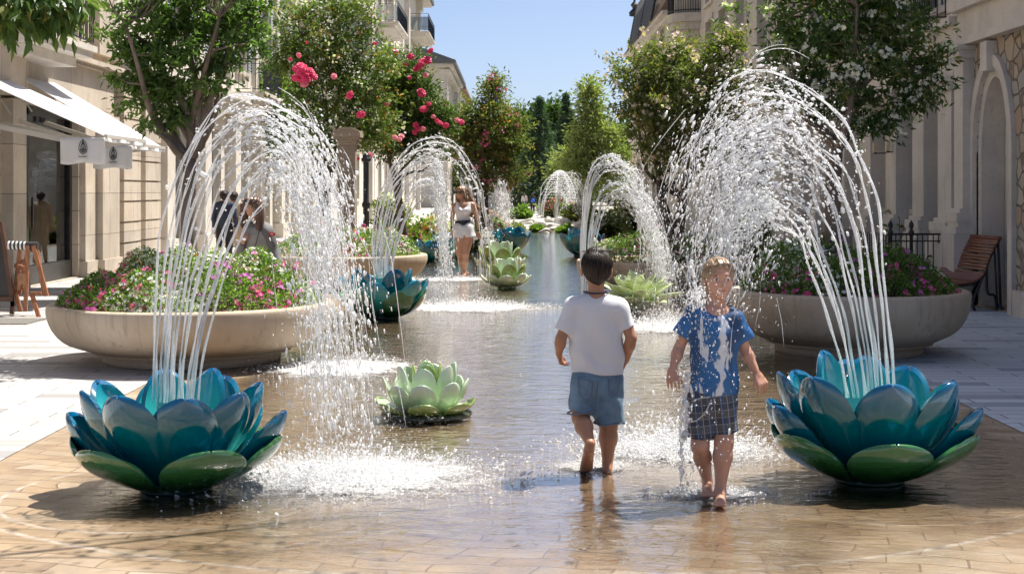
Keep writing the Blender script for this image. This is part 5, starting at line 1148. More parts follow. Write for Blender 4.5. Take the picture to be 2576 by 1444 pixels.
# ---------------------------------------------------------------- people: smooth distance fields turned into one continuous mesh
class Field:
    def __init__(s, lo, hi, h):
        s.lo = np.asarray(lo, float); s.h = h; s.n = np.ceil((np.asarray(hi)-s.lo)/h).astype(int)+1
        s.f = np.full(tuple(s.n), 1.0, np.float32)
    def sub(s, lo, hi):
        a = np.clip(np.floor((np.asarray(lo)-s.lo)/s.h).astype(int), 0, s.n); b = np.clip(np.ceil((np.asarray(hi)-s.lo)/s.h).astype(int)+1, 0, s.n)
        sl = tuple(slice(int(p), int(q)) for p, q in zip(a, b)); ax = [s.lo[k]+s.h*np.arange(a[k], b[k]) for k in range(3)]
        return sl, np.stack(np.meshgrid(*ax, indexing='ij'), -1)
    def put(s, fn, lo, hi, k=.02, mode='add'):
        lo = np.asarray(lo)-k-s.h*2; hi = np.asarray(hi)+k+s.h*2; sl, P = s.sub(lo, hi)
        if 0 in P.shape[:3]: return s
        d = fn(P).astype(np.float32); f = s.f[sl]
        if mode == 'add':
            h = np.clip(.5+.5*(f-d)/k, 0, 1); s.f[sl] = f*(1-h)+d*h-k*h*(1-h)
        elif mode == 'cut':
            d = -d; h = np.clip(.5-.5*(f-d)/k, 0, 1); s.f[sl] = f*(1-h)+d*h+k*h*(1-h)
        return s
    def cone(s, a, b, ra, rb, k=.02, mode='add', flat=1.0, plane=None):
        a = np.asarray(a, float); b = np.asarray(b, float); R_ = max(ra, rb); lo = np.minimum(a, b)-R_; hi = np.maximum(a, b)+R_
        def fn(P):
            sc3 = A(1, 1/flat, 1); Q = (P-a)*sc3; ba = (b-a)*sc3; t = np.clip((Q@ba)/(ba@ba+1e-12), 0, 1)
            d = np.linalg.norm(Q-t[..., None]*ba, axis=-1)-(ra+(rb-ra)*t)
            if plane is not None: d = np.maximum(d, (P-np.asarray(plane[0]))@np.asarray(plane[1]))
            return d*(flat if flat < 1 else 1)**.5
        return s.put(fn, lo, hi, k, mode)
    def ell(s, c, r, k=.02, mode='add', M=None):
        c = np.asarray(c, float); r = np.asarray(r, float); R_ = r.max()
        def fn(P):
            Q = P-c
            if M is not None: Q = Q@M     # columns of M are the axes
            k0 = np.linalg.norm(Q/r, axis=-1); k1 = np.linalg.norm(Q/(r*r), axis=-1)+1e-9; return k0*(k0-1)/k1
        return s.put(fn, c-R_, c+R_, k, mode)
    def disp(s, fn, band=.03):
        m = np.abs(s.f) < band; idx = np.argwhere(m); P = s.lo+idx*s.h; s.f[m] += fn(P).astype(np.float32); return s
    def clipplane(s, p, n, k=.006):
        idx = np.indices(s.f.shape).reshape(3, -1).T; P = s.lo+idx*s.h; d = ((P-np.asarray(p))@np.asarray(n)).reshape(s.f.shape).astype(np.float32)
        s.f = np.maximum(s.f, d); return s
    def mesh(s):
        f = s.f; f[0] = f[-1] = 1; f[:, 0] = f[:, -1] = 1; f[:, :, 0] = f[:, :, -1] = 1
        nx, ny, nz = f.shape; acc = np.zeros((nx-1, ny-1, nz-1, 3)); cnt = np.zeros((nx-1, ny-1, nz-1)); F_ = []
        ins = f < 0
        def cells(sh): return f[sh[0]:nx-1+sh[0], sh[1]:ny-1+sh[1], sh[2]:nz-1+sh[2]]
        for ax in range(3):
            o1, o2 = [q for q in range(3) if q != ax]
            for u in (0, 1):
                for v in (0, 1):
                    s0 = [0, 0, 0]; s0[o1] = u; s0[o2] = v; s1 = list(s0); s1[ax] = 1
                    a = cells(s0); b = cells(s1); x = (a < 0) != (b < 0); t = np.where(x, a/(np.where(x, a-b, 1)), 0)
                    pos = np.zeros(a.shape+(3,)); pos[..., o1] = u; pos[..., o2] = v; pos[..., ax] = t
                    acc += pos*x[..., None]; cnt += x
        act = cnt > 0; idx = -np.ones(act.shape, int); idx[act] = np.arange(act.sum()); ii = np.argwhere(act)
        V = s.lo+s.h*(ii+acc[act]/cnt[act][:, None]); quads = []
        for ax in range(3):
            o1, o2 = (ax+1) % 3, (ax+2) % 3
            sl0 = [slice(1, -1)]*3; sl0[ax] = slice(0, -1); sl1 = [slice(1, -1)]*3; sl1[ax] = slice(1, None)
            a = ins[tuple(sl0)]; b = ins[tuple(sl1)]; e = np.argwhere(a != b); 
            if not len(e): continue
            fl = a[a != b]; e = e.copy(); base = e.copy(); base[:, o1] += 1; base[:, o2] += 1
            def cid(d1, d2):
                q = base.copy(); q[:, o1] += d1; q[:, o2] += d2; return idx[q[:, 0], q[:, 1], q[:, 2]]
            Q = np.stack([cid(-1, -1), cid(0, -1), cid(0, 0), cid(-1, 0)], 1); Q[~fl] = Q[~fl][:, ::-1]; quads.append(Q)
        Q = np.concatenate(quads); Q = Q[(Q >= 0).all(1)]; return V, Q
def relax(V, Q, it=2, lam=.5):
    for _ in range(it):
        S = np.zeros_like(V); c = np.zeros(len(V))
        for a, b in ((0,1),(1,2),(2,3),(3,0)):
            np.add.at(S, Q[:, a], V[Q[:, b]]); np.add.at(c, Q[:, a], 1); np.add.at(S, Q[:, b], V[Q[:, a]]); np.add.at(c, Q[:, b], 1)
        V = V+lam*(S/np.maximum(c, 1)[:, None]-V)
    return V
def fmesh(fd, name, mt, parent, it=2):
    V, Q = fd.mesh()
    if not len(V): raise RuntimeError(name)
    V = relax(V, Q, it); m = MB(); m.add(V, Q); return m.build(name, mt, parent, smooth=True)
def folds(amp, fz=38, fx=52, seed=0, ws=None):
    def fn(P):
        x, y, z = P[:, 0], P[:, 1], P[:, 2]; q = np.sin(x*13+seed)+np.sin(y*17+seed*1.7)+np.sin(z*9+seed*.6)
        return amp*(np.sin(x*fx*.6+z*fz*.55+1.9*q)*.6+np.sin(x*fx*.35-z*fz*.8+1.3*q+2)*.55+np.sin(z*fz*1.7+x*20+q*2.2)*.25)
    return fn
def hand(fd, wr, kn, side, palmn, L, k=.006, curl=.5, thumb=1, gr=1.0):
    """wr wrist, kn knuckles; side = unit vector across the palm towards the thumb; palmn = way the palm faces"""
    wr, kn = np.asarray(wr), np.asarray(kn); d = unit(kn-wr); side = unit(side-np.dot(side, d)*d); palmn = unit(np.cross(d, side))*(1 if np.dot(np.cross(d, side), palmn) > 0 else -1)
    w = L*.22
    for o in (-1, -.33, .33, 1): fd.cone(wr+side*o*w*.55, kn+side*o*w*.85, L*.085, L*.078, .010)
    for o, lf in ((-.98, .72), (-.34, .92), (.32, 1.0), (.95, .88)):
        a = kn+side*o*w*.95; ln = L*.46*lf; t1, t2 = curl*(.8+.3*o*o), curl*1.8
        d1 = d*math.cos(t1)+palmn*math.sin(t1); d2 = d*math.cos(t2)+palmn*math.sin(t2); b = a+d1*ln*.5; c = b+d2*ln*.5
        fd.cone(a, b, L*.050, L*.045, k*.7); fd.cone(b, c, L*.045, L*.036, k*.7)
    a = wr+(kn-wr)*.25+side*w*.7; b = a+d*L*.20+side*L*.16*thumb+palmn*L*.06; c = b+d*L*.20+side*L*.02+palmn*L*.06
    fd.cone(a, b, L*.072, L*.056, .008); fd.cone(b, c, L*.054, L*.042, .004)
def head(fd, c, f, up, S, neck, k=.012, face=True, jaw=1.0, ear=1.0):
    """c centre of the skull; f facing; S = head height"""
    f, up = unit(f), unit(up); f = unit(f-np.dot(f, up)*up); rt = np.cross(f, up); M = np.stack([rt, f, up], 1); H = S
    P = lambda a, b, z: c+rt*a*H+f*b*H+up*z*H
    fd.ell(P(0, -.04, .10), (.335*H, .40*H, .375*H), .01, M=M)
    fd.ell(P(0, .10, -.12), (.275*H, .27*H, .33*H), .05*H*2, M=M)
    fd.ell(P(0, .20, -.36), (.12*H, .11*H, .09*H), .09*H, M=M)
    for s_ in (-1, 1):
        fd.ell(P((.34+.07*(ear-1)/.3)*s_, -.04, -.06), (.035*H*ear, .08*H*ear, .115*H*ear), .02*H, M=M); 
        if face:
            fd.ell(P(.17*s_, .14, -.12), (.10*H, .12*H, .09*H), .07*H, M=M)
            fd.ell(P(.14*s_, .375, .02), (.085*H, .06*H, .05*H), .05*H, mode='cut', M=M)
    if face:
        fd.cone(P(0, .33, .06), P(0, .40, -.12), .022*H, .038*H, .03*H); fd.ell(P(0, .415, -.135), (.045*H, .04*H, .032*H), .02*H, M=M)
        for s_ in (-1, 1): fd.ell(P(.045*s_, .375, -.15), (.028*H, .03*H, .022*H), .015*H, M=M)
        fd.ell(P(0, .345, -.235), (.085*H, .04*H, .020*H), .012*H, M=M); fd.ell(P(0, .340, -.275), (.07*H, .04*H, .022*H), .012*H, M=M)
        fd.cone(P(-.1, .33, .13), P(.1, .33, .13), .04*H, .04*H, .05*H)
    return P, M
def eyes(parent, P, M, H, glasses=False, dark=(.05,.03,.02)):
    if glasses:
        m = MB()
        for s_ in (-1, 1):
            c = P(.155*s_, .37, .035); V = ICV2*A(.135, .035, .115)*H; m.add(V@M.T+c, ICF2)
        m.bar(P(-.05, .40, .06), P(.05, .40, .06), .02*H, .02*H)
        for s_ in (-1, 1): m.bar(P(.27*s_, .36, .06), P(.34*s_, 0, .06), .02*H, .02*H)
        m.build('sunglasses', mat('dark_lens', (.01,.01,.015), (.02,.02,.03), rough=.08, coat=1.0), parent, smooth=True); return
    for s_ in (-1, 1):
        m = MB(); m.add((ICV2*A(.062, .045, .036)*H)@M.T+P(.14*s_, .325, .02), ICF2); o = m.build('eye', mat('eye_white', (.7,.66,.62)), parent, smooth=True)
        m = MB(); m.add((ICV2*A(.028, .02, .030)*H)@M.T+P(.14*s_, .357, .02), ICF2); m.build('iris', mat('eye_iris', dark, rough=.1), o, smooth=True)
        m = MB(); m.tube(catmull([P(.07*s_, .365, .105), P(.14*s_, .37, .125), P(.22*s_, .33, .10)], 8), .011*H, 5); m.build('eyebrow', mat('brow_hair', (.12,.07,.04)), parent, smooth=True)
    m = MB(); m.add((ICV2*A(.085, .025, .022)*H)@M.T+P(0, .365, -.248), ICF2); m.build('lips', mat('lip_skin', (.50,.17,.14), rough=.4), parent, smooth=True)
def strands(mb, P, M, H, n, r, path, rad=.0022, k=3):
    for q in range(n):
        C = path(r)
        mb.tube(catmull(C, 10), rad*np.array([.8,1,1.1,1.1,1.1,1,1,.9,.7,.3])*r.uniform(.7, 1.3), k, caps=False)
def skin(name, c, c2): return mat(name, c, c2, scale=9, rough=.42, bump=.08, bscale=120, lo=.3, hi=.7, sss=.12, spec=.4)
SK_TAN = skin('tanned_skin', (.46,.22,.125), (.40,.185,.105)); SK_FAIR = skin('fair_skin', (.60,.33,.23), (.52,.27,.18)); SK_W = skin('sun_tanned_skin', (.56,.31,.20), (.49,.26,.165))
HR_D = mat('dark_brown_hair', (.012,.007,.005), (.032,.017,.010), scale=30, rough=.5, stretch=(8,8,1), spec=.35); HR_B = mat('light_brown_hair', (.24,.15,.085), (.42,.29,.18), scale=30, rough=.4, stretch=(8,8,1)); HR_L = mat('long_golden_hair', (.19,.10,.045), (.33,.19,.09), scale=20, rough=.38, stretch=(6,6,1)); HR_M = mat('brown_hair', (.075,.035,.02), (.14,.07,.04), scale=20, rough=.35, stretch=(6,6,1))
def tee_white():
    t = NT('white_cotton'); v = t.coord('Object'); n = t.noise(v, 6, 3)
    return t.out(t.princ(t.mix(n, (.66,.65,.67), (.74,.73,.75)), .85, t.bump(t.noise(v, 14, 4), .25, .01)))
def tee_blue():
    t = NT('wet_blue_cotton'); v = t.coord('Object'); s = t.sep(v)
    n = t.noise(t.coord('Object', (1,1,.35)), 16, 4, .6, .8); n2 = t.noise(v, 5, 3)
    c = t.mix(n2, (.015,.095,.27), (.03,.17,.42)); wetd = t.mix(t.mr(t.noise(t.coord('Object', (1,1,.3), (0,0,0), (3,1,2)), 7, 3), .45, .6), c, (.012,.05,.14))
    # white splash running down the chest
    xx = t.math('ABSOLUTE', t.math('ADD', t.math('SUBTRACT', s[0], .028), t.math('MULTIPLY', t.math('SUBTRACT', t.noise(t.coord('Object', (1,1,1)), 9, 3), .5), .10)))
    band = t.mr(t.math('ADD', xx, t.math('MULTIPLY', t.math('SUBTRACT', n, .5), .16)), .030, .018)
    b2 = t.mr(t.math('ADD', t.math('ABSOLUTE', t.math('ADD', s[0], .075)), t.math('MULTIPLY', t.math('SUBTRACT', n, .5), .24)), .006, -.002); band = t.math('MAXIMUM', band, b2)
    spots = t.mr(t.noise(t.coord('Object', (1.6,1,.8), (0,0,0), (5,5,5)), 34, 2, .5), .66, .69)
    left = t.mr(s[0], .06, -.02)
    msk = t.math('MAXIMUM', band, t.math('MULTIPLY', spots, left))
    c = t.mix(msk, wetd, (.66,.70,.76)); h = t.math('ADD', t.math('MULTIPLY', msk, .6), t.noise(v, 18, 4))
    return t.out(t.princ(c, t.math('SUBTRACT', .62, t.math('MULTIPLY', msk, .4)), t.bump(h, .5, .008)))
def denim():
    t = NT('blue_denim'); v = t.coord('Object'); n = t.noise(v, 7, 5, .6); w = t.noise(t.coord('Object', (1,1,.2)), 220, 2)
    c = t.mix(t.mr(n, .35, .7), (.065,.13,.20), (.17,.27,.36)); c = t.mix(t.math('MULTIPLY', w, .3), c, (.3,.4,.5))
    return t.out(t.princ(c, .8, t.bump(t.math('ADD', w, n), .35, .006)))
def plaid():
    t = NT('plaid_cotton'); v = t.coord('Object', (1,1,1), (0, R(6), 0)); s = t.sep(v)
    def stripes(u, f, w, ph=0.): 
        q = t.math('FRACT', t.math('ADD', t.math('MULTIPLY', u, f), ph)); return t.mr(t.math('ABSOLUTE', t.math('SUBTRACT', q, .5)), w+.03, w)
    c = t.mix(t.math('MULTIPLY', stripes(s[0], 15, .2), .6), (.045,.045,.055), (.06,.085,.15)); c = t.mix(t.math('MULTIPLY', stripes(s[2], 14, .2), .6), c, (.12,.11,.10))
    c = t.mix(t.math('MULTIPLY', stripes(s[0], 30, .04, .2), .75), c, (.35,.36,.38)); c = t.mix(t.math('MULTIPLY', stripes(s[2], 28, .045, .1), .6), c, (.30,.30,.30)); c = t.mix(t.math('MULTIPLY', stripes(s[0], 15, .03, .35), .8), c, (.10,.2,.4))
    return t.out(t.princ(c, .75, t.bump(t.noise(v, 22, 4), .4, .006)))
def J(D): return lambda px, py, dd=0.0: W(px, py, D+dd)
# ---------------------------------------------------------------- boy seen from behind
def boy():
    D = 8.12; p = J(D); r = np.random.default_rng(1); root = empty('person', p(1500, 1188)*A(1,1,0)+A(0,0,.0)); tag(root, 'dark haired boy in a white T-shirt and denim shorts walking away barefoot through the water', 'person')
    lo = p(1370, 1200, -.4); lo[2] = -.03; hi = p(1620, 600, .4); f = Field(lo, hi, .0048); H = .205
    c = p(1500, 676, .0); P, M = head(f, c+A(0,0,-.005), A(-.08, 1, 0), A(.02, .04, 1), H, None, face=True, ear=1.3)
    f.cone(p(1500, 700, .0), p(1499, 752, .0), .043, .050, .03)
    f.cone(p(1455, 768), p(1540, 768), .05, .05, .03, flat=.9); f.cone(p(1499,785), p(1500,950), .10, .09, .03, flat=.6); f.cone(p(1480,960), p(1520,960), .06, .06, .03)
    # arms
    for (sh, el, wr, kn, side, pn, th, cu) in (((1440,775,0), (1411,852,-.03), (1406,890,.01), (1411,907,.015), A(.3,1,0), A(1,0,0), 1, .8), ((1562,775,0), (1588,850,-.03), (1575,906,.01), (1568,923,.01), A(.2,1,0), A(-1,0,0), 1, .6)):
        a, b, c_, d = p(*sh), p(*el), p(*wr), p(*kn); f.cone(a, b, .042, .030, .02); f.cone(b, b+(c_-b)*.35, .031, .031, .012); f.cone(b+(c_-b)*.3, c_, .031, .020, .015); hand(f, c_, c_+unit(d-c_)*.05, side, pn, .125, curl=cu)
    # legs: left one trailing with heel raised, right one planted
    hl, kl, al, tl = p(1466, 985), p(1461, 1050, -.02), p(1484, 1114, -.22), p(1474, 1183, .0)
    f.cone(hl+(kl-hl)*.35, kl, .060, .050, .02); f.cone(kl, kl+(al-kl)*.38, .047, .049, .02); f.cone(kl+(al-kl)*.35, al, .048, .026, .02)
    f.cone(al+A(0,-.02,0), p(1482, 1132, -.23), .027, .030, .02); f.cone(p(1481, 1134, -.21), p(1472, 1174, -.08), .027, .030, .02); f.cone(p(1484,1136,-.2), p(1482,1176,-.07), .02, .022, .02)
    for q in range(5): f.cone(p(1462+q*5.5, 1178, -.03), p(1461+q*5.6, 1186, .02), .010-.0006*q, .008, .006)
    hr, kr, ar = p(1531, 985), p(1531, 1068, .02), p(1528, 1168, .0)
    f.cone(hr+(kr-hr)*.35, kr, .062, .052, .02); f.cone(kr, kr+(ar-kr)*.35, .048, .052, .02); f.cone(kr+(ar-kr)*.32, ar, .051, .028, .02); f.cone(ar, p(1528, 1182, -.03), .028, .026, .015); f.cone(p(1527, 1180, -.02), p(1529, 1184, .13), .025, .026, .015)
    fmesh(f, 'body', SK_TAN, root)
    # hair
    h = Field(p(1440, 770, -.2), p(1560, 590, .2), .0042); hc = P(0, -.09, .13); h.ell(hc, (.425*H, .48*H, .44*H), .01, M=M); h.ell(P(0, -.20, -.12), (.27*H, .27*H, .26*H), .04, M=M); h.cone(P(-.08, -.28, -.22), P(.08, -.28, -.22), .075*H, .075*H, .03); h.cone(P(-.03, -.25, -.3), P(.03, -.25, -.38), .05*H, .035*H, .02)
    h.ell(P(.02, -.05, .50), (.2*H, .22*H, .08*H), .05, M=M)
    h.ell(P(0, .42, -.08), (.34*H, .34*H, .42*H), .02, mode='cut', M=M)
    for s_ in (-1, 1): h.ell(P(.37*s_, -.0, -.06), (.05*H, .09*H, .12*H), .01, mode='cut', M=M)
    def hd(Q):
        L = (Q-hc)@M; a = np.arctan2(L[:, 0], -L[:, 1]); z = L[:, 2]/H; return .0028*np.sin(a*26+z*8+2*np.sin(z*9))+.0016*np.sin(a*57+z*14)
    h.disp(hd); fmesh(h, 'hair', HR_D, root, 1)
    m = MB()
    def path(r):
        a = r.uniform(-2.2, 2.2); e0 = r.uniform(.9, 1.5); n = 6; out = []; L = r.uniform(.5, 1.0)
        for q in range(n):
            e = e0-(e0+.75*L)*q/(n-1); aa = a*(1-.12*q/n)+.15*math.sin(q); k = 1.035+.02*r.normal()
            out.append(hc+M@(A(.42*math.cos(e)*math.sin(aa)*(1 if e > 0 else 1-.42*min(1, -e)), -.475*math.cos(e)*math.cos(aa)*(1 if e > 0 else 1-.12*min(1, -e)), .42*math.sin(e) if e > 0 else .60*math.sin(e))*H*k))
        return out
    strands(m, P, M, H, 520, r, path, .0017)
    for k in range(60):
        a = p(1500+r.normal()*18, 634+abs(r.normal())*4, r.normal()*.05); m.tube(catmull([a, a+A(r.normal()*.012, 0, .012), a+A(r.normal()*.03, 0, .016)], 6), .0014, 3)
    m.build('hair_strands', HR_D, root, smooth=True)
    # T-shirt
    f = Field(p(1370, 980, -.3), p(1625, 715, .3), .0048)
    f.cone(p(1446, 773), p(1553, 773), .056, .056, .03, flat=.95); f.cone(p(1478, 766), p(1521, 766), .068, .068, .03, flat=.9); f.cone(p(1472, 800), p(1528, 800), .095, .095, .05, flat=.75)
    f.cone(p(1480, 840), p(1478, 925), .100, .100, .04, flat=.75); f.cone(p(1522, 840), p(1526, 925), .100, .100, .04, flat=.75)
    for a, b in (((1447,775,0), (1418,834,-.01)), ((1553,775,0), (1580,828,-.01))):
        a, b = p(*a), p(*b); f.cone(a, b+unit(b-a)*.03, .056, .058, .035, plane=(b, unit(b-a)))
    f.ell(p(1499, 722, .01), (.066, .066, .046), .010, mode='cut'); f.clipplane(p(1500, 938), A(-.03,0,-1)); f.disp(folds(.008, 24, 30, 1)); o = fmesh(f, 'shirt', tee_white(), root)
    m = MB(); t = np.linspace(0, 2*math.pi, 30); cc = p(1499, 739, .008); m.tube(np.stack([cc[0]+.071*np.cos(t), cc[1]+.066*np.sin(t), cc[2]+.006+.006*np.cos(t)**2], 1), .0045, 6, caps=False); m.build('collar', mat('navy_collar', (.02,.03,.07)), o, smooth=True)
    # shorts
    f = Field(p(1400, 1110, -.35), p(1610, 900, .3), .0048)
    f.cone(p(1478, 958), p(1527, 955), .095, .09, .03, flat=.82); f.cone(p(1478, 960, 0), p(1462, 1055, -.02), .092, .078, .03, flat=.95, plane=(p(1462, 1038, -.02), unit(p(1458,1042,-.03)-p(1478,960)))); f.cone(p(1526, 960), p(1536, 1085, .01), .092, .088, .02, flat=.95, plane=(p(1533, 1064, .01), unit(A(.05,.02,-1)))); 
    f.clipplane(p(1500, 930), A(0,0,1)); f.disp(folds(.006, 30, 40, 4)); o = fmesh(f, 'shorts', denim(), root)
    dn2 = mat('denim_seam', (.09,.12,.16), (.16,.2,.25)); st = mat('denim_pocket', (.10,.17,.24), (.15,.23,.31), scale=20)
    # seams, pockets, hems
    for nm, q in (('pocket', [(1452,946),(1490,955),(1486,990),(1472,1000),(1455,986)]), ('pocket', [(1529,950),(1556,946),(1553,982),(1543,992),(1529,984)])):
        V = np.array([p(x, y) for x, y in q]); m = MB(); cx = 1502
        def onsurf(pt, f=f):
            i = int(round((pt[0]-f.lo[0])/f.h)); k = int(round((pt[2]-f.lo[2])/f.h)); col = f.f[np.clip(i,0,f.n[0]-1), :, np.clip(k,0,f.n[2]-1)]; w = np.argmax(col < 0); return A(pt[0], f.lo[1]+f.h*w-.003 if col.min() < 0 else pt[1]-.1, pt[2])
        ring = []
        for a, b in zip(V, np.roll(V, -1, 0)):
            for t in np.linspace(0, 1, 9)[:-1]: ring.append(onsurf(a+(b-a)*t))
        ring = np.array(ring); cen = onsurf(V.mean(0)); Vs = [cen]+list(cen+(ring-cen)*1.0)
        m.add(np.array(Vs)-A(0,.002,0), [(0, 1+j, 1+(j+1) % len(ring)) for j in range(len(ring))]); po = m.build(nm, st, o, smooth=True)
        m = MB(); m.tube(np.vstack([ring, ring[:1]])-A(0,.003,0), .0018, 4, caps=False); m.build('seam', dn2, po)
    m = MB(); m.tube(catmull([onsurf(p(1503, 937)), onsurf(p(1502, 960)), onsurf(p(1499, 985)), onsurf(p(1496, 1005))], 20), .003, 5); m.tube(catmull([onsurf(p(x, 943-abs(x-1503)*.03)) for x in range(1440, 1566, 12)], 40), .002, 4)
    m.build('seam', dn2, o)
    m = MB(); t = np.linspace(0, 2*math.pi, 24)
    for (x, y, dd, rr, ry, tilt) in ((1464, 1034, -.02, .083, .080, .012), (1533, 1061, .01, .089, .086, .004)):
        cc = p(x, y, dd); m.tube(np.stack([cc[0]+rr*np.cos(t), cc[1]+ry*np.sin(t), cc[2]+tilt*np.cos(t)], 1), .0055, 6, caps=False)
    m.build('hem', dn2, o, smooth=True)
    # bracelet
    m = MB()
    for z, cc_ in ((0, p(1574, 901, .03)), ):
        m.tube(np.stack([cc_[0]+.024*np.cos(t), cc_[1]+.024*np.sin(t), cc_[2]+.004*np.cos(t)], 1), .004, 5, caps=False)
    m.build('bracelet', mat('red_bracelet', (.55,.02,.03)), root, smooth=True)
boy()
def girl():
    D = 7.38; p = J(D); r = np.random.default_rng(2); root = empty('person', p(1797, 1258)*A(1,1,0)); tag(root, 'fair haired girl in a wet blue T-shirt and plaid shorts wading towards us', 'person')
    lo = p(1660, 1290, -.45); lo[2] = -.03; f = Field(lo, p(1950, 630, .35), .0048); H = .218; c = p(1808, 702); f_ = A(.10, -1, .0)
    P, M = head(f, c, f_, A(-.03, -.04, 1), H, None)
    f.cone(p(1807, 730, .02), p(1803, 785, .02), .040, .046, .03)
    f.cone(p(1757, 796), p(1842, 800), .045, .045, .03, flat=.9); f.cone(p(1800, 815), p(1795, 960), .095, .085, .03, flat=.6); f.cone(p(1778,1000), p(1812,1000), .055, .055, .03)
    for (sh, el, wr, kn, side, pn, cu) in (((1742,800,0), (1708,876,.02), (1691,932,-.05), (1692,945,-.06), A(1,-.2,0), A(.4,1,0), .55), ((1853,805,0), (1873,876,.03), (1906,944,-.02), (1912,955,-.03), A(-1,-.5,-.2), A(-.3,1,0), .6)):
        a, b, c_, d = p(*sh), p(*el), p(*wr), p(*kn); f.cone(a, b, .036, .027, .02); f.cone(b, b+(c_-b)*.3, .028, .029, .012); f.cone(b+(c_-b)*.27, c_, .029, .018, .015); hand(f, c_, c_+unit(d-c_)*.052, side, pn, .135, curl=cu)
    hl, kl, al = p(1765, 1040), p(1761, 1120, -.03), p(1780, 1212, .10)
    f.cone(hl+(kl-hl)*.35, kl, .056, .045, .02); f.ell(kl+A(0,-.012,0), (.04,.04,.045), .02); f.cone(kl, kl+(al-kl)*.35, .042, .045, .02); f.cone(kl+(al-kl)*.32, al, .045, .025, .02); f.cone(al, p(1779, 1228, .03), .027, .026, .02); f.cone(p(1780,1224,.03), p(1778, 1240, -.04), .024, .028, .02)
    for q in range(5): f.cone(p(1766+q*6, 1240, -.05), p(1765+q*6.2, 1246, -.09), .009+.001*q, .009, .005)
    hr, kr, ar = p(1822, 1040), p(1821, 1110, -.05), p(1812, 1230, -.07)
    f.cone(hr+(kr-hr)*.35, kr, .058, .047, .02); f.ell(kr+A(0,-.012,0), (.042,.04,.046), .02); f.cone(kr, kr+(ar-kr)*.33, .044, .048, .02); f.cone(kr+(ar-kr)*.3, ar, .048, .026, .02); f.cone(ar, p(1811, 1250, -.09), .028, .027, .02); f.cone(p(1811, 1246,-.10), p(1812, 1262, -.17), .024, .028, .02)
    for q in range(5): f.cone(p(1800+q*6, 1263, -.18), p(1799+q*6.2, 1270, -.22), .010-.0005*q, .009, .005)
    fmesh(f, 'body', SK_FAIR, root); eyes(root, P, M, H, dark=(.08,.07,.06))
    # hair pulled back, wet
    h = Field(p(1750, 790, -.25), p(1870, 610, .25), .0042); hc = P(0, -.05, .12); h.ell(hc, (.375*H, .44*H, .41*H), .01, M=M); h.ell(P(0, -.24, -.12), (.3*H, .26*H, .30*H), .05, M=M); h.ell(P(.04, -.26, -.42), (.25*H, .16*H, .30*H), .05, M=M)
    h.ell(P(0, .40, -.12), (.285*H, .42*H, .42*H), .015, mode='cut', M=M)
    for s_ in (-1, 1): h.ell(P(.36*s_, .02, -.10), (.06*H, .12*H, .16*H), .01, mode='cut', M=M)
    def hd(Q):
        L = (Q-hc)@M; a = L[:, 0]/H; return .0022*np.sin(a*42+3*np.sin(L[:, 1]/H*4))+.0012*np.sin(a*95)
    h.disp(hd); fmesh(h, 'hair', HR_B, root, 1)
    m = MB()
    def path(r):
        x0 = r.uniform(-.3, .3); sd = 1 if x0 > 0.03 else -1; out = []
        for q in range(6):
            t = q/5; x = x0*(.25)+sd*(.06+.31*t**.7)*min(1, .35+abs(x0)*3); y = .36-.1*t-.35*t*abs(x0)*2-.25*t; z = .36-.42*t+.14*math.sin(t*3.1)-.05*abs(x0); v = A(x, y, z+.04); v2 = v-A(0,-.05,.12); k = 1.03/np.linalg.norm(v2/A(.375,.44,.41)); out.append(hc+M@((v2*max(k, .0)))*H)
        return out
    strands(m, P, M, H, 260, r, path, .0016)
    m.build('hair_strands', HR_B, root, smooth=True)
    # T-shirt
    f = Field(p(1680, 1040, -.3), p(1910, 740, .3), .0048)
    f.cone(p(1756, 797), p(1842, 801), .052, .052, .03, flat=.95); f.cone(p(1780, 825), p(1822, 825), .085, .085, .05, flat=.75); f.cone(p(1788, 850), p(1776, 985), .10, .092, .05, flat=.75); f.cone(p(1808, 850), p(1812, 990), .10, .096, .05, flat=.75)
    for a, b in (((1748,797,0), (1716,845,.01)), ((1849,802,0), (1870,853,.015))):
        a, b = p(*a), p(*b); f.cone(a, b+unit(b-a)*.03, .052, .052, .035, plane=(b, unit(b-a)))
    f.ell(p(1803, 752, -.03), (.080, .10, .058), .012, mode='cut'); f.clipplane(p(1795, 992), A(.04,0,-1)); f.disp(folds(.007, 36, 40, 7)); fmesh(f, 'shirt', tee_blue(), root)
    # shorts
    f = Field(p(1690, 1140, -.35), p(1880, 950, .3), .0048)
    f.cone(p(1770, 1005), p(1816, 1002), .088, .082, .03, flat=.85); f.cone(p(1768, 1010), p(1757, 1115, -.01), .085, .076, .02, flat=1.0, plane=(p(1757, 1100, -.01), unit(A(-.1,0,-1)))); f.cone(p(1815, 1010), p(1823, 1110, -.02), .084, .070, .02, flat=1.0, plane=(p(1822, 1085, -.02), unit(A(.1,0,-1))))
    f.clipplane(p(1795, 975), A(0,0,1)); f.disp(folds(.0042, 40, 50, 9)); o = fmesh(f, 'shorts', plaid(), root)
    m = MB(); m.tube(catmull([p(1735, 1062, -.10), p(1755, 1056, -.115), p(1775, 1035, -.115), p(1790, 1005, -.105)], 20), .0035, 6); m.tube(catmull([p(1740, 1010, -.105), p(1760, 1002, -.115), p(1785, 998, -.11)], 14), .003, 6); m.build('drawstring', mat('grey_cord', (.5,.48,.44)), o, smooth=True)
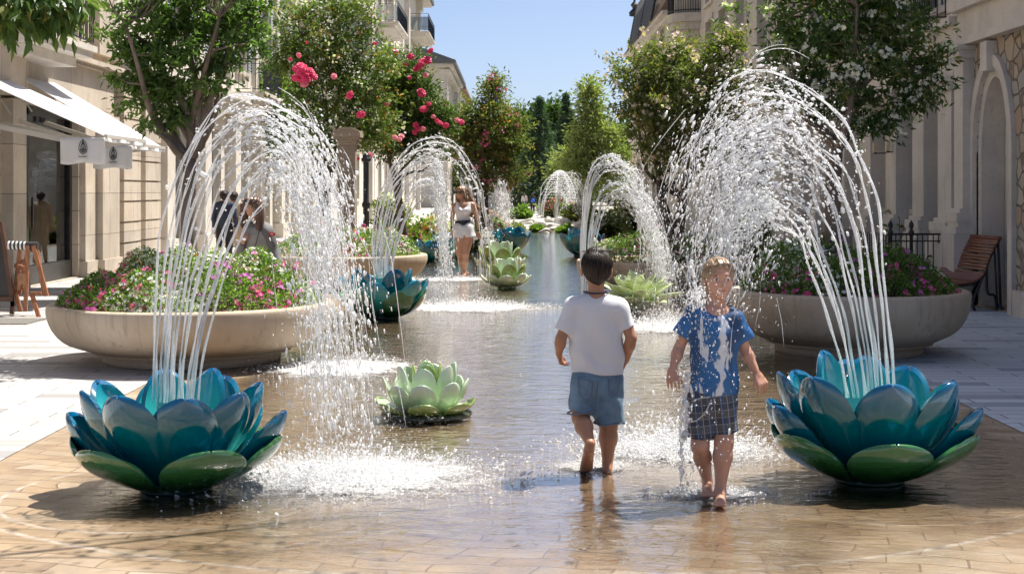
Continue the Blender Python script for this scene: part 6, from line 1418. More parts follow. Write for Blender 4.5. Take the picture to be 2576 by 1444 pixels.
    # drops of water sitting on shirt, face and arms
    r = np.random.default_rng(12); n = 330; q = MB(); C = np.array([p(*(a, b), dd) for a, b, dd in zip(np.concatenate([r.normal(1790, 26, 130), r.normal(1765, 26, 200)]), np.concatenate([r.normal(770, 34, 130), r.normal(880, 70, 200)]), np.concatenate([np.full(130, -.13), np.full(200, -.105)])+r.normal(0, .02, n))]); drops_add(q, C, .0018*r.lognormal(0, .45, n), r.normal(size=(n,3))*A(.2,.2,1), r); q.build('water_drops', M_SPRAY, root, smooth=True)['kind'] = 'stuff'
girl()
def woman_white():
    D = 26.3; s = D/F; p = J(D); r = np.random.default_rng(3); root = empty('person', p(1165, 698)*A(1,1,0)); tag(root, 'long haired woman in sunglasses, white sleeveless romper and black belt, wading towards us', 'person')
    f = Field(p(1120, 712, -.5), p(1225, 460, .4), .010); H = .235; c = p(1158.5, 485.5); fd = unit(A(-.45, -1, .05)); P, M = head(f, c, fd, A(.02,0,1), H, None)
    f.cone(p(1160, 496, .03), p(1165, 514, .02), .052, .058, .03); f.cone(p(1147, 517), p(1185, 515), .052, .055, .03); f.cone(p(1166, 525), p(1165, 560), .14, .105, .04, flat=.7); f.cone(p(1165, 560), p(1168, 585), .11, .15, .05, flat=.8)
    for (sh, el, wr, kn, side, pn) in (((1141,519,0), (1137.5,550,.02), (1138,578,-.05), (1139,584,-.06), A(1,-.3,0), A(.3,1,0)), ((1190,517,0), (1202,551,.03), (1204,584,-.02), (1204,590,-.03), A(-1,-.3,0), A(-.3,1,0))):
        a, b, c_, d = p(*sh), p(*el), p(*wr), p(*kn); f.cone(a, b, .052, .038, .03); f.cone(b, c_, .038, .024, .02); hand(f, c_, c_+unit(d-c_)*.08, side, pn, .19, curl=.4, k=.01)
    f.cone(p(1157, 588), p(1156, 638, -.03), .098, .062, .03); f.cone(p(1156, 638, -.03), p(1160, 655, .05), .058, .058, .03); f.cone(p(1160, 653, .04), p(1166, 680, .22), .056, .034, .03); f.cone(p(1167, 682, .22), p(1176, 690, .28), .036, .034, .03)
    f.cone(p(1181, 588), p(1171, 640, -.12), .104, .064, .03); f.cone(p(1171, 640, -.12), p(1169, 660, -.12), .058, .062, .03); f.cone(p(1169, 658, -.12), p(1168, 688, -.08), .060, .034, .03); f.cone(p(1168, 690, -.08), p(1167, 695, -.28), .036, .032, .03)
    f.cone(p(1160, 688, .18), p(1151, 694, .12), .03, .026, .02)
    fmesh(f, 'body', SK_W, root); eyes(root, P, M, H, glasses=True)
    m = MB(); m.add((ICV2*A(.085, .025, .026)*H)@M.T+P(0, .365, -.25), ICF2); m.build('lips', mat('lip_skin', (.50,.17,.14), rough=.4), root, smooth=True)
    h = Field(p(1135, 560, -.3), p(1225, 462, .45), .010); hc = P(0, -.06, .12); h.ell(hc, (.40*H, .46*H, .42*H), .01, M=M); h.ell(P(0, .42, -.10), (.28*H, .40*H, .44*H), .02, mode='cut', M=M)
    for pts, r0 in (([(1164,478,.05),(1172,495,.05),(1180,512,.04),(1190,530,.08)], .075), ([(1160,480,.08),(1168,505,.10),(1178,528,.12),(1186,545,.15)], .07), ([(1152,485,.06),(1151,500,.02),(1153,514,-.06)], .035), ([(1168,476,.04),(1182,496,.1),(1198,518,.12),(1205,531,.12)], .04)):
        Q = catmull([p(*q) for q in pts], 10)
        for k in range(9): h.cone(Q[k], Q[k+1], r0*(1-.07*k), r0*(1-.07*(k+1)), .03)
    h.disp(lambda Q: .004*np.sin(Q[:, 0]*140+Q[:, 2]*60+2*np.sin(Q[:, 2]*20))); fmesh(h, 'hair', HR_L, root, 1)
    m = MB()
    for k in range(170):
        x0, y0 = 1160+r.normal()*6, 473+abs(r.normal())*3; e = r.uniform(0, 1); m.tube(catmull([p(x0, y0, .02), p(x0+8+6*e, y0+16, .0), p(1176+16*e+r.normal()*2, 512, .02), p(1186+20*e+r.normal()*4, 530+r.uniform(-8, 14), .08)], 9), .0045, 3)
    m.build('hair_strands', HR_L, root, smooth=True)
    cw = mat('white_jersey', (.80,.79,.80), (.72,.71,.73), scale=8, rough=.8, bump=.2, bscale=25)
    f = Field(p(1120, 620, -.4), p(1225, 500, .4), .009)
    f.cone(p(1153, 527), p(1178, 527), .088, .088, .05, flat=.85); f.ell(p(1155, 531, -.09), (.068,.06,.062), .03); f.ell(p(1174, 531, -.09), (.068,.06,.062), .03); f.cone(p(1165, 535), p(1165, 560), .135, .118, .04, flat=.78)
    f.cone(p(1152, 512, .02), p(1150, 525), .036, .05, .02); f.cone(p(1183, 511, .02), p(1181, 525), .036, .05, .02); f.cone(p(1151, 513, -.05), p(1153, 526, -.08), .03, .05, .02); f.cone(p(1181, 513, -.05), p(1178, 526, -.08), .03, .05, .02)
    f.cone(p(1180, 555, -.02), p(1196, 600, -.02), .05, .05, .03); f.clipplane(p(1165, 603), A(0,0,-1)); f.ell(p(1166, 507, -.1), (.062,.14,.062), .02, mode='cut'); f.disp(folds(.006, 14, 60, 2)); fmesh(f, 'top', cw, root)
    f = Field(p(1120, 620, -.4), p(1225, 550, .4), .009)
    f.cone(p(1160, 572), p(1174, 572), .125, .125, .05, flat=.85); f.cone(p(1158, 575, -.03), p(1156, 602, -.05), .128, .118, .03, flat=.98, plane=(p(1156, 598), A(-.12,0,-.99))); f.cone(p(1176, 575, -.03), p(1181, 602, -.07), .13, .124, .03, flat=.98, plane=(p(1182, 596, -.03), A(.12,0,-.99))); f.ell(p(1168.5, 603, -.1), (.020,.4,.085), .02, mode='cut'); f.disp(folds(.006, 20, 44, 3)); o = fmesh(f, 'shorts', cw, root)
    m = MB()
    for cx_, cy_, rr in ((1156, 597, .112), (1182, 595, .116)):
        for k in range(46):
            a = 2*math.pi*k/46; q = p(cx_, cy_, 0)+A(rr*math.cos(a), rr*.95*math.sin(a), .012); m.tube([q, q+A(r.normal()*.008, 0, -r.uniform(.02, .05))], .004, 3)
    m.build('fringe', cw, o)
    m = MB(); t = np.linspace(0, 2*math.pi, 36); cc = p(1165, 561)
    for dz in (-.03, -.01, .012, .032): m.tube(np.stack([cc[0]+.139*np.cos(t), cc[1]+.113*np.sin(t), cc[2]+dz+.01*np.cos(t)], 1), .017, 6, caps=False)
    m.box(cc+A(-.03,-.15,-.04), cc+A(.03,-.115,.04)); m.build('belt', mat('black_leather', (.015,.015,.02), rough=.35), root, smooth=False)
    m = MB()
    for pt, rr in ((p(1138, 574, -.04), .034), (p(1138, 571, -.04), .036), (p(1204, 580, -.02), .03)): m.tube(np.stack([pt[0]+rr*np.cos(t), pt[1]+rr*np.sin(t), pt[2]+0*t], 1), .011, 5, caps=False)
    m.build('bracelet', mat('black_leather', (.015,.015,.02), rough=.35), root, smooth=True)
woman_white()
def woman_grey():
    D = 16.6; p = J(D); r = np.random.default_rng(4); root = empty('person', A(p(655, 800)[0], D, 0)); tag(root, 'brown haired woman in a grey jacket with a red sleeve patch, behind the left planter', 'person')
    f = Field(p(575, 830, -.4), p(720, 480, .4), .0085); H = .225; c = p(634, 520); fd = unit(A(-.65, -1, -.02)); P, M = head(f, c, fd, A(0,0,1), H, None)
    f.cone(p(640, 545, .02), p(646, 566, .02), .05, .055, .03); f.cone(p(622, 582), p(672, 582), .06, .06, .03); f.cone(p(648, 590), p(652, 700), .14, .14, .04, flat=.75)
    f.cone(p(645, 690), p(645, 820), .10, .05, .04); f.cone(p(668, 690), p(668, 820), .10, .05, .04)
    f.cone(p(645, 815), p(642, 825, -.15), .04, .035, .02); f.cone(p(668, 815), p(670, 825, -.15), .04, .035, .02)
    f.cone(p(618, 585), p(607, 640, .0), .05, .04, .02); f.cone(p(607, 640, 0), p(611, 608, -.16), .04, .028, .02); hand(f, p(611, 606, -.16), p(611, 595, -.17), A(1,-.2,0), A(0,1,0), .17, curl=.7)
    f.cone(p(678, 590), p(688, 640), .055, .045, .02); f.cone(p(688, 640), p(716, 682, -.1), .045, .03, .02); hand(f, p(716, 682, -.1), p(724, 690, -.12), A(0,-.3,1), A(-1,0,0), .17, curl=.5)
    fmesh(f, 'body', SK_FAIR, root); eyes(root, P, M, H)
    h = Field(p(590, 600, -.3), p(690, 485, .3), .0085); hc = P(0, -.06, .12); h.ell(hc, (.41*H, .47*H, .43*H), .01, M=M); h.ell(P(0, .44, -.16), (.24*H, .36*H, .36*H), .02, mode='cut', M=M)
    for pts, r0 in (([(618,510,0),(612,540,0),(610,566,.0)], .05), ([(648,510,-.02),(655,545,-.06),(653,576,-.1)], .055), ([(640,510,.08),(645,545,.1),(650,570,.1)], .09)):
        Q = catmull([p(*q) for q in pts], 9)
        for k in range(8): h.cone(Q[k], Q[k+1], r0*(1-.05*k), r0*(1-.05*(k+1)), .03)
    h.disp(lambda Q: .004*np.sin(Q[:, 0]*150+2*np.sin(Q[:, 2]*18))); fmesh(h, 'hair', HR_M, root, 1)
    m = MB()
    for k in range(260):
        e = r.uniform(-1, 1); x0, y0 = 633+e*12, 495+abs(e)*2; m.tube(catmull([p(x0, y0, -.02), p(633+e*22, 512, -.05*(1-abs(e))), p(632+e*(24+r.normal()*2), 545, -.02), p(634+e*27+r.normal()*2, 570+r.uniform(-10, 10), 0)], 9) if abs(e) > .35 else catmull([p(x0, y0, -.06), p(627+e*26, 500, -.115), p(624+e*38, 511+r.uniform(-3,3), -.13)], 6), .0032, 3)
    m.build('hair_strands', HR_M, root, smooth=True)
    g1 = mat('light_grey_jacket', (.36,.34,.31), (.30,.285,.26), scale=7, rough=.8, bump=.25, bscale=20); g2 = mat('dark_grey_sleeve', (.13,.13,.13), (.17,.17,.17), scale=7, rough=.75, bump=.25, bscale=20)
    f = Field(p(580, 760, -.4), p(720, 545, .4), .0085); f.cone(p(632, 590), p(668, 590), .11, .11, .05, flat=.85); f.cone(p(648, 600), p(650, 720), .165, .185, .05, flat=.85); f.clipplane(p(650, 715), A(0,0,-1)); f.disp(folds(.006, 14, 26, 5)); fmesh(f, 'jacket', g1, root)
    f = Field(p(580, 760, -.4), p(740, 545, .4), .0085); f.cone(p(640, 574), p(662, 573), .085, .08, .04, flat=.95)
    f.cone(p(668, 586, -.03), p(690, 640), .098, .075, .03); f.cone(p(690, 640), p(710, 680, -.09), .072, .05, .03, plane=(p(708, 676, -.08), unit(A(.5,-.2,-.6)))); f.cone(p(622, 588), p(604, 640), .075, .06, .03); f.cone(p(604, 640), p(608, 614, -.13), .06, .05, .02); f.ell(p(645, 553, -.02), (.075,.1,.06), .02, mode='cut'); f.disp(folds(.006, 22, 30, 6)); o = fmesh(f, 'sleeves', g2, root)
    m = MB(); c_ = p(684, 589, -.105); m.obox(c_, A(.038,.006,-.006), A(0,.004,0), A(.004,.002,.018)); po = m.build('sleeve_patch', mat('red_patch', (.6,.02,.02)), o)
    m = MB(); m.obox(c_+A(0,-.006,0), A(.014,.002,-.002), A(0,.002,0), A(.001,.001,.006)); m.build('patch_mark', mat('pale_thread', (.75,.6,.55)), po)
    m = MB(); m.tube(catmull([p(660, 560, -.14), p(650, 590, -.17), p(640, 630, -.17)], 12), .005, 5); m.build('drawstring', mat('black_cord', (.015,.015,.015)), o)
woman_grey()
def simple_person(label, px, pfeet, ptop, skinm, tops, bots, hairm, seed, face=-1, D=None, coat=False, bag=None, cap=None, group='people strolling in the distance', lean=0.0, h=None, longhair=False):
    D = D or GD(pfeet); s = D/F; x = (px-CX)*s; Ht = (CH-(ptop-HY)*s); r = np.random.default_rng(seed); k = Ht/1.7; root = empty('person', A(x, D, 0)); tag(root, label, 'person', group)
    q = lambda a, b, z: A(x, D, 0)+A(a, b*(-face), z)*k; h = h or .022*k; lo, hi = q(-.42, 0, 0)-A(0,.5,.05), q(.42, 0, 1.72)+A(0,.5,.05); f = Field(lo, hi, h); st = r.uniform(.05, .2)
    head(f, q(lean, 0, 1.585), A(r.normal()*.3, face, 0), A(0,0,1), .225*k, None, face=D < 60); f.cone(q(lean, 0, 1.5), q(0, 0, 1.4), .055*k, .06*k, .03); f.cone(q(-.15,0,1.4), q(.15,0,1.4), .06*k, .06*k, .03); f.cone(q(0,0,1.35), q(0,0,.95), .14*k, .13*k, .05, flat=.7)
    for s_ in (-1, 1):
        f.cone(q(.19*s_,0,1.39), q(.25*s_, .03*s_, 1.12), .05*k, .042*k, .02); f.cone(q(.25*s_, .03*s_, 1.12), q(.24*s_, -.08, .88), .042*k, .03*k, .02); f.cone(q(.24*s_, -.08, .87), q(.235*s_, -.1, .76), .032*k, .022*k, .02)
        f.cone(q(.09*s_,0,.92), q(.10*s_, -st*s_*.5, .5), .09*k, .06*k, .03); f.cone(q(.10*s_, -st*s_*.5, .5), q(.10*s_, st*s_*.5+.0, .09), .06*k, .04*k, .03); f.cone(q(.10*s_, st*s_*.5, .06), q(.10*s_, st*s_*.5-.16, .04), .042*k, .035*k, .02)
    fmesh(f, 'body', skinm, root, 1)
    f = Field(lo, hi, h); zb = .5 if coat else .9; f.cone(q(-.14,0,1.4), q(.14,0,1.4), .08*k, .08*k, .03); f.cone(q(0,0,1.34), q(0,0,zb), .165*k, (.2 if coat else .165)*k, .05, flat=.78)
    for s_ in (-1, 1): f.cone(q(.19*s_,0,1.39), q(.25*s_, .03*s_, 1.12), .065*k, .058*k, .02); f.cone(q(.25*s_, .03*s_, 1.12), q(.24*s_, -.07, .93), .057*k, .045*k, .02)
    f.clipplane(q(0,0,zb), A(0,0,-1)); f.disp(folds(.006, 14, 20, seed), .05); o = fmesh(f, 'jacket' if coat else 'shirt', tops, root, 1)
    f = Field(lo, hi, h); f.cone(q(-.05,0,.92), q(.05,0,.92), .13*k, .13*k, .03, flat=.85)
    for s_ in (-1, 1): f.cone(q(.09*s_,0,.92), q(.10*s_, -st*s_*.5, .5), .105*k, .078*k, .03); f.cone(q(.10*s_, -st*s_*.5, .5), q(.10*s_, st*s_*.5, .13), .075*k, .062*k, .03)
    fmesh(f, 'trousers', bots, root, 1)
    f = Field(lo, hi+A(0,0,.1), h); f.ell(q(lean, .02, 1.62), A(.10,.11,.11)*k, .01)
    if longhair: f.cone(q(lean, .06, 1.6), q(0, .09, 1.38), .09*k, .07*k, .03)
    f.ell(q(lean, -.14, 1.56), A(.075,.09,.09)*k, .01, mode='cut'); fmesh(f, 'hair', hairm, root, 1)
    if cap is not None:
        m = MB(); m.lathe([(.0,1.735*k),(.06*k,1.73*k),(.10*k,1.69*k),(.112*k,1.63*k)], 16, (x+lean*k, D+.0, 0)); m.lathe([(.112*k,1.632*k),(.18*k if cap[1] else .13*k,1.615*k),(.11*k,1.622*k)], 16, (x+lean*k, D-.02*k*(-face), 0)); m.build('hat', cap[0], root, smooth=True)
    if bag is not None:
        m = MB(); bq = q(.02, .17 if face > 0 else -.17, 1.12); V = ICV2*A(.17,.08,.17)*k; m.add(V+bq, ICF2); m.build('bag', bag, root, smooth=True)
    return root
cl = lambda n, a, b: mat(n, a, b, scale=5, rough=.8)
NAVY, BLK, TAN, WHT, BLUJ, RED, GRN = cl('navy_cloth', (.02,.025,.05), (.03,.04,.07)), cl('black_cloth', (.012,.012,.014), (.02,.02,.022)), cl('tan_cloth', (.5,.38,.26), (.44,.33,.22)), cl('pale_cloth', (.62,.58,.55), (.55,.5,.48)), cl('jean_cloth', (.05,.09,.16), (.08,.13,.2)), cl('red_cloth', (.45,.05,.05), (.35,.04,.04)), cl('teal_cloth', (.04,.16,.18), (.05,.2,.22))
simple_person('person in a dark jacket and black cap left of the woman in grey', 565, 660, 483, SK_FAIR, NAVY, BLK, HR_D, 71, 1, D=29.5, coat=False, cap=(BLK, False), group='people by the colonnade', h=.014)
simple_person('person in a long tan coat and dark cap beside the dark jacketed person', 588, 655, 486, SK_TAN, TAN, TAN, HR_D, 72, 1, D=31, coat=True, cap=(BLK, False), group='people by the colonnade', h=.014)
simple_person('person wearing a pale brimmed hat beyond the multi stemmed tree at the right', 1656, 640, 487, SK_TAN, WHT, BLUJ, HR_D, 73, -1, D=35, cap=(WHT, True), group='people strolling in the distance')
simple_person('dark dressed person carrying a round blue bag, nearest walker at the end of the channel', 1340, 541, 487, SK_TAN, BLK, BLK, HR_D, 74, 1, D=98, bag=cl('blue_bag', (.03,.12,.5), (.04,.15,.55)), longhair=True)
simple_person('far walker in pale top and jeans, just left of the blue bag carrier', 1319, 527, 487, SK_TAN, WHT, BLUJ, HR_M, 75, 1, D=112, longhair=True)
simple_person('far walker in navy with dark shorts at the left end of the little crowd', 1308, 523, 488, SK_TAN, NAVY, NAVY, HR_D, 76, 1, D=122)
simple_person('far person in red beyond the blue bag carrier, deepest in the crowd', 1352, 512, 488, SK_TAN, RED, BLUJ, HR_D, 77, -1, D=150)
simple_person('far person in teal right behind the walker in the pale top', 1328, 514, 488, SK_TAN, GRN, BLK, HR_M, 78, -1, D=145)
simple_person('far person in black under the pale parasol', 1360, 512, 488, SK_TAN, BLK, BLUJ, HR_D, 79, -1, D=158)
simple_person('far person in a tan top between the parasols', 1314, 512, 488, SK_TAN, TAN, BLK, HR_D, 80, -1, D=160)
# ---------------------------------------------------------------- awnings
def awning(label, y0, y1, z_top, z_low, out_, seed):
    r = np.random.default_rng(seed); root = empty('awning', (XW, (y0+y1)/2, z_low)); tag(root, label, 'awning', 'white awnings over the shopfront')
    nu, nv = 14, 16; U = np.linspace(0, 1, nu); V = np.linspace(0, 1, nv); G = np.zeros((nu, nv, 3))
    for i, u in enumerate(U):
        for j, v in enumerate(V): G[i, j] = (XW+.05+out_*u, y0+(y1-y0)*v, z_top+(z_low-z_top)*u-.05*math.sin(u*math.pi)*math.sin(v*math.pi*1)-.012*abs(math.sin(v*math.pi*3)))
    i, j = np.meshgrid(range(nu-1), range(nv-1), indexing='ij'); q = (i*nv+j).ravel(); m = MB(); m.add(G.reshape(-1, 3), np.stack([q, q+nv, q+nv+1, q+1], -1))
    o = m.build('canopy', M_CANVAS, root, smooth=True); s = o.modifiers.new('s', 'SOLIDIFY'); s.thickness = .008
    # valance: hangs from the front bar with soft waves
    x = XW+.05+out_; nv = 40; rows = 7; G = np.zeros((rows, nv, 3))
    for a in range(rows):
        for j in range(nv):
            v = j/(nv-1); t = a/(rows-1); G[a, j] = (x+.02+.02*t*math.sin(v*17+seed)+.012*t*math.sin(v*37), y0+(y1-y0)*v, z_low-.02-.06*t-.006*math.sin(v*11)*t)
    i, j = np.meshgrid(range(rows-1), range(nv-1), indexing='ij'); q = (i*nv+j).ravel(); m = MB(); m.add(G.reshape(-1, 3), np.stack([q, q+nv, q+nv+1, q+1], -1))
    # side valance facing the camera
    va = m.build('valance', M_CANVAS, root, smooth=True); s = va.modifiers.new('s', 'SOLIDIFY'); s.thickness = .006
    L_ = .62; rows, nv = 7, 26; G = np.zeros((rows, nv, 3))
    for a in range(rows):
        for j in range(nv):
            v = j/(nv-1); t = a/(rows-1); xx = x-L_*(1-v); G[a, j] = (xx, y0-.02+.018*t*math.sin(v*15+seed), (z_top+(z_low-z_top)*1.0)-.02-.36*t-.014*math.sin(v*9)*t+0*v)
    i, j = np.meshgrid(range(rows-1), range(nv-1), indexing='ij'); q = (i*nv+j).ravel(); m = MB(); m.add(G.reshape(-1, 3), np.stack([q, q+1, q+nv+1, q+nv], -1)); v2 = m.build('valance', M_CANVAS, root, smooth=True); s = v2.modifiers.new('s', 'SOLIDIFY'); s.thickness = .006
    # crest printed on it: scrolls in a pointed oval above a short line of lettering
    e = MB(); cx_, cz = x-L_*.48, z_low-.175; yy = y0-.050
    def st(pts, w=.006): e.tube(np.array([(cx_+a, yy, cz+b) for a, b in catmull(np.array(pts, float), 22)]), w, 4)
    for s_ in (-1, 1):
        st([(0,.13),(.035*s_,.085),(.055*s_,.02),(.045*s_,-.04),(0,-.075)], .005); st([(0,.09),(.022*s_,.05),(.03*s_,.0),(.012*s_,-.02),(.006*s_,.01)], .006); st([(.04*s_,-.01),(.02*s_,-.045),(.0,-.03)], .006); st([(0,.11),(.012*s_,.08),(0,.06)], .004)
    st([(0,.14),(0,0),(0,-.075)], .004)
    for k in range(9): e.box((cx_-.06+k*.0135, yy-.004, cz-.115), (cx_-.06+k*.0135+.008, yy+.004, cz-.115+(.018 if k in (0, 4, 6) else .012)))
    e.build('printed_crest', mat('dark_print', (.03,.035,.045)), v2)
    m = MB(); m.bar((x, y0, z_low), (x, y1, z_low), .045, .05); m.bar((XW+.06, y0, z_top+.03), (XW+.06, y1, z_top+.03), .12, .12)
    for yy_ in (y0+.12, y1-.12): m.bar((XW+.02, yy_, z_top-.75), (x-.55, yy_, z_low-.06), .045, .07); m.bar((x-.55, yy_, z_low-.06), (x, yy_, z_low), .04, .05); m.bar((XW+.02, yy_, z_top-.1), (XW+.4, yy_, z_top-.66), .02, .02)
    m.build('arm', mat('cream_metal', (.5,.47,.42), rough=.5), root)
    return root
awning('white canvas awning with a dark crest, nearer of the two over the shopfront', 19.6, 21.7, 3.42, 2.36, 2.35, 1)
awning('white canvas awning with a dark crest, farther of the two over the shopfront', 22.4, 24.4, 3.52, 2.34, 1.98, 2)
# ---------------------------------------------------------------- easel boards by the shop
D = 18.4; b = W(8, 798, D); b[2] = .006
root = empty('chalkboard', b); tag(root, 'black menu board on a dark wooden easel at the left edge', 'menu board')
m = MB(); q = lambda px, py, dd=0: W(px, py, D+dd)
m.prism([(q(-75,0)[0], q(0,755)[2]), (q(26,0)[0], q(0,745)[2]), (q(2,0)[0], q(0,562)[2]), (q(-60,0)[0], q(0,562)[2])], 1, D, D+.03); m.build('board', mat('black_board', (.012,.014,.02), (.02,.022,.03), rough=.3), root)
m = MB(); m.bar(q(2,558,-.02), q(34,770,-.02), .05, .05); m.bar(q(34,745,-.02), q(30,790,-.02), .05, .05); m.bar(q(-62,558,-.02), q(-80,790,-.02), .05, .05); m.bar(q(-76,752,-.03), q(34,752,-.03), .05, .06); m.bar(q(-2,570,.03), A(q(0,0)[0], D+.5, .01), .04, .04); m.build('frame', mat('dark_walnut', (.10,.045,.028), (.07,.03,.02), rough=.5), root)
root = empty('wooden_stand', W(62,796,D)*A(1,1,0)+A(0,0,.006)); tag(root, 'reddish wooden folding stand with a black and white striped roll on top', 'wooden stand')
m = MB()
for a, b_ in (((70,618,-.1),(64,782,-.1)), ((84,618,-.1),(118,745,-.1)), ((52,618,.1),(36,752,.1)), ((80,740,-.1),(98,798,-.3)), ((40,740,0),(52,782,.15)), ((72,625,.15),(48,740,.15)), ((92,625,.12),(112,742,.12))): m.bar(q(*a), q(*b_), .05, .035, (0,1,0))
m.bar(q(78,738,-.1), q(104,738,-.1), .045, .04); m.bar(q(38,668,.1), q(66,676,-.06), .03, .05); m.bar(q(36,720,.1), q(66,728,-.06), .03, .05); m.bar(q(38,668,.1), q(60,655,.12), .03, .04)
m.build('frame', M_WOOD2, root)
m = MB(); m.box(q(44,690,.0), q(62,730,.04)); m.build('box', mat('pale_wood', (.42,.24,.12), (.3,.15,.07), scale=10, rough=.5), root)
m = MB(); a = q(22,617,-.05); b_ = q(96,619,-.05); n = 15
for k in range(n):
    s0 = a+(b_-a)*k/n; s1 = a+(b_-a)*(k+1)/n; m.tube([s0, s1], .055+.004*(k % 2), 14, mi=k % 2 if k < 9 else 1)
m.build('striped_roll', [mat('white_towel', (.75,.74,.72)), mat('black_towel', (.02,.02,.02))], root, smooth=False)
m = MB(); m.box(GP(-60,812)*A(1,1,0)+A(0,-.3,.005), GP(88,812)*A(1,1,0)+A(.0,.5,.016)); o = m.build('floor_grate', mat('iron_grate', (.10,.095,.085), (.2,.19,.17), scale=60, rough=.8, bump=.8, bscale=80, detail=1)); tag(o, 'dark square floor grate in the paving in front of the menu board', 'grate')
# ---------------------------------------------------------------- gateway pillar and black post
D = 25.7; c = A((874-CX)/F*D, D, 0); s = D/F
root = empty('gate_pillar', c); tag(root, 'tall square brown stone pillar with a moulded cap, in front of the rose bushes', 'pillar')
m = MB(); 
def sq(mb, c, hw, z0, z1): hw *= .83; z0 *= .925; z1 *= .925; mb.box((c[0]-hw, c[1]-hw, z0), (c[0]+hw, c[1]+hw, z1))
sq(m, c, .19, 0, 2.62); sq(m, c, .24, 0, .5); sq(m, c, .215, .503, .6)
m.box((c[0]-.10, c[1]-.168, .9), (c[0]+.10, c[1]-.16, 2.15)); m.build('shaft', stone_mat('brown_pillar_stone', (.36,.29,.22), (.28,.22,.16), None, streak=.4), root)
m = MB()
for z0, z1, hw in ((2.623,2.68,.21),(2.68,2.73,.23),(2.73,2.78,.27),(2.78,2.86,.31),(2.86,2.90,.29)): sq(m, c, hw, z0, z1)
m.prism([(c[0]-.22, 2.685), (c[0]+.22, 2.685), (c[0]+.08, 2.75), (c[0]-.08, 2.75)], 1, c[1]-.2, c[1]+.2); m.build('cap', stone_mat('brown_cap_stone', (.42,.34,.26), (.34,.27,.2), None, streak=.3), root)
c = A((921-CX)/F*25.5, 25.5, 0); root = empty('iron_post', c); tag(root, 'slim black iron post with a stepped cap between the pillar and the lacy water arch', 'post')
m = MB(); m.lathe([(.10,0),(.10,.12),(.06,.16),(.055,1.3),(.075,1.33),(.075,1.38),(.05,1.42),(.048,2.1),(.05,2.12)], 14, c); m.build('shaft', M_IRON, root, smooth=True)
m = MB(); m.lathe([(.05,2.122),(.085,2.14),(.09,2.19),(.06,2.2),(.07,2.235),(.035,2.27),(0,2.29)], 14, c); m.build('cap', M_IRON, root, smooth=True)
# ---------------------------------------------------------------- bench: curved slats on iron ends (seen from its side, back to the wall)
Db = 19.0; root = empty('bench', A(W(2450,0,Db)[0], Db, .004)); tag(root, 'curved reddish wood slatted bench on black iron legs against the right wall', 'bench')
prof = [(2344,718),(2362,722),(2385,722),(2410,716),(2436,712),(2458,705),(2474,692),(2483,672),(2490,650),(2498,632),(2508,612),(2516,600)]
C = catmull([W(a, b_, Db) for a, b_ in prof], 60); L = 1.45
sd = unit(A(-.10, 1.0, 0))
for k in range(27):
    i = int(1+k*57/26); pt = C[i]; tg = unit(C[min(i+1, 59)]-C[i-1]); nr = unit(np.cross(tg, sd)); m = MB(); w = .0165
    m.obox(pt+sd*L/2-A(0,.72,0)*0, sd*L/2, tg*w, nr*.011); m.build('slat', M_WOOD, root)
m = MB(); m.tube([C[-1], C[-1]+sd*L], .028, 10); m.build('top_rail', M_WOOD, root, smooth=True)
g0 = .004
for off in (.05, L-.05):
    m = MB(); o3 = sd*off; Q = C-np.array([np.cross(unit(np.gradient(C, axis=0)[i]), sd) for i in range(60)])*0; Q = C+o3+A(.012,0,-.028); m.tube(Q, .018, 6)
    def gnd(px): v = W(px, 0, Db); v[2] = g0; return v+o3
    m.tube(catmull([C[12]+o3+A(0,0,-.03), W(2378,745,Db)+o3, gnd(2372)], 14), .018, 6); m.tube(catmull([C[34]+o3+A(0,0,-.03), W(2452,760,Db)+o3, gnd(2456)], 14), .02, 6); m.tube(catmull([C[40]+o3, W(2488,735,Db)+o3, W(2506,745,Db)+o3, gnd(2512)], 18), .018, 6)
    m.tube(catmull([C[28]+o3+A(0,0,-.03), W(2446,742,Db)+o3, W(2452,760,Db)+o3, W(2440,765,Db)+o3, W(2436,750,Db)+o3], 24), .010, 5)
    m.tube([C[-2]+o3, gnd(2522)], .017, 6); m.tube([C[-8]+o3, gnd(2514)+A(0,0,.0)], .014, 6); m.lathe([(.07,0),(.07,.02),(.035,.05),(.025,.09)], 10, gnd(2520)); m.build('leg', M_IRON, root, smooth=True)
# ---------------------------------------------------------------- railing beside the bench
Dr2 = 20.6
root = empty('iron_railing', A(W(2360,0,Dr2)[0], Dr2, .004)); tag(root, 'low black iron railing with ball finials, between the right planter and the wall', 'railing')
m = MB(); x0, x1 = W(2240,0,Dr2)[0], W(2442,0,Dr2)[0]; zt = .98; n = 15
m.bar((x0, Dr2, zt), (x1, Dr2, zt), .03, .03); m.bar((x0, Dr2, zt-.1), (x1, Dr2, zt-.1), .02, .02); m.bar((x0, Dr2, .12), (x1, Dr2, .12), .025, .025)
for k in range(n+1): x = x0+(x1-x0)*k/n; m.bar((x, Dr2, .12), (x, Dr2, zt), .014, .014)
m.build('bars', M_IRON, root)
m = MB(); m.bar((x0, Dr2, zt-.02), (x0, Dr2+4, zt-.02), .03, .03); m.bar((x0, Dr2, .12), (x0, Dr2+4, .12), .025, .025)
for k in range(1, 30): m.bar((x0, Dr2+4*k/30, .12), (x0, Dr2+4*k/30, zt), .014, .014)
m.build('side_bars', M_IRON, root)
for x in (x1, x0+(x1-x0)*.26, x0):
    m = MB(); m.lathe([(.05,.004),(.05,.1),(.03,.14),(.026,.95),(.042,.97),(.042,1.02),(.03,1.03),(.02,1.06),(.036,1.09),(.036,1.13),(.012,1.17),(0,1.19)], 12, (x, Dr2, 0)); m.build('post', M_IRON, root, smooth=True)
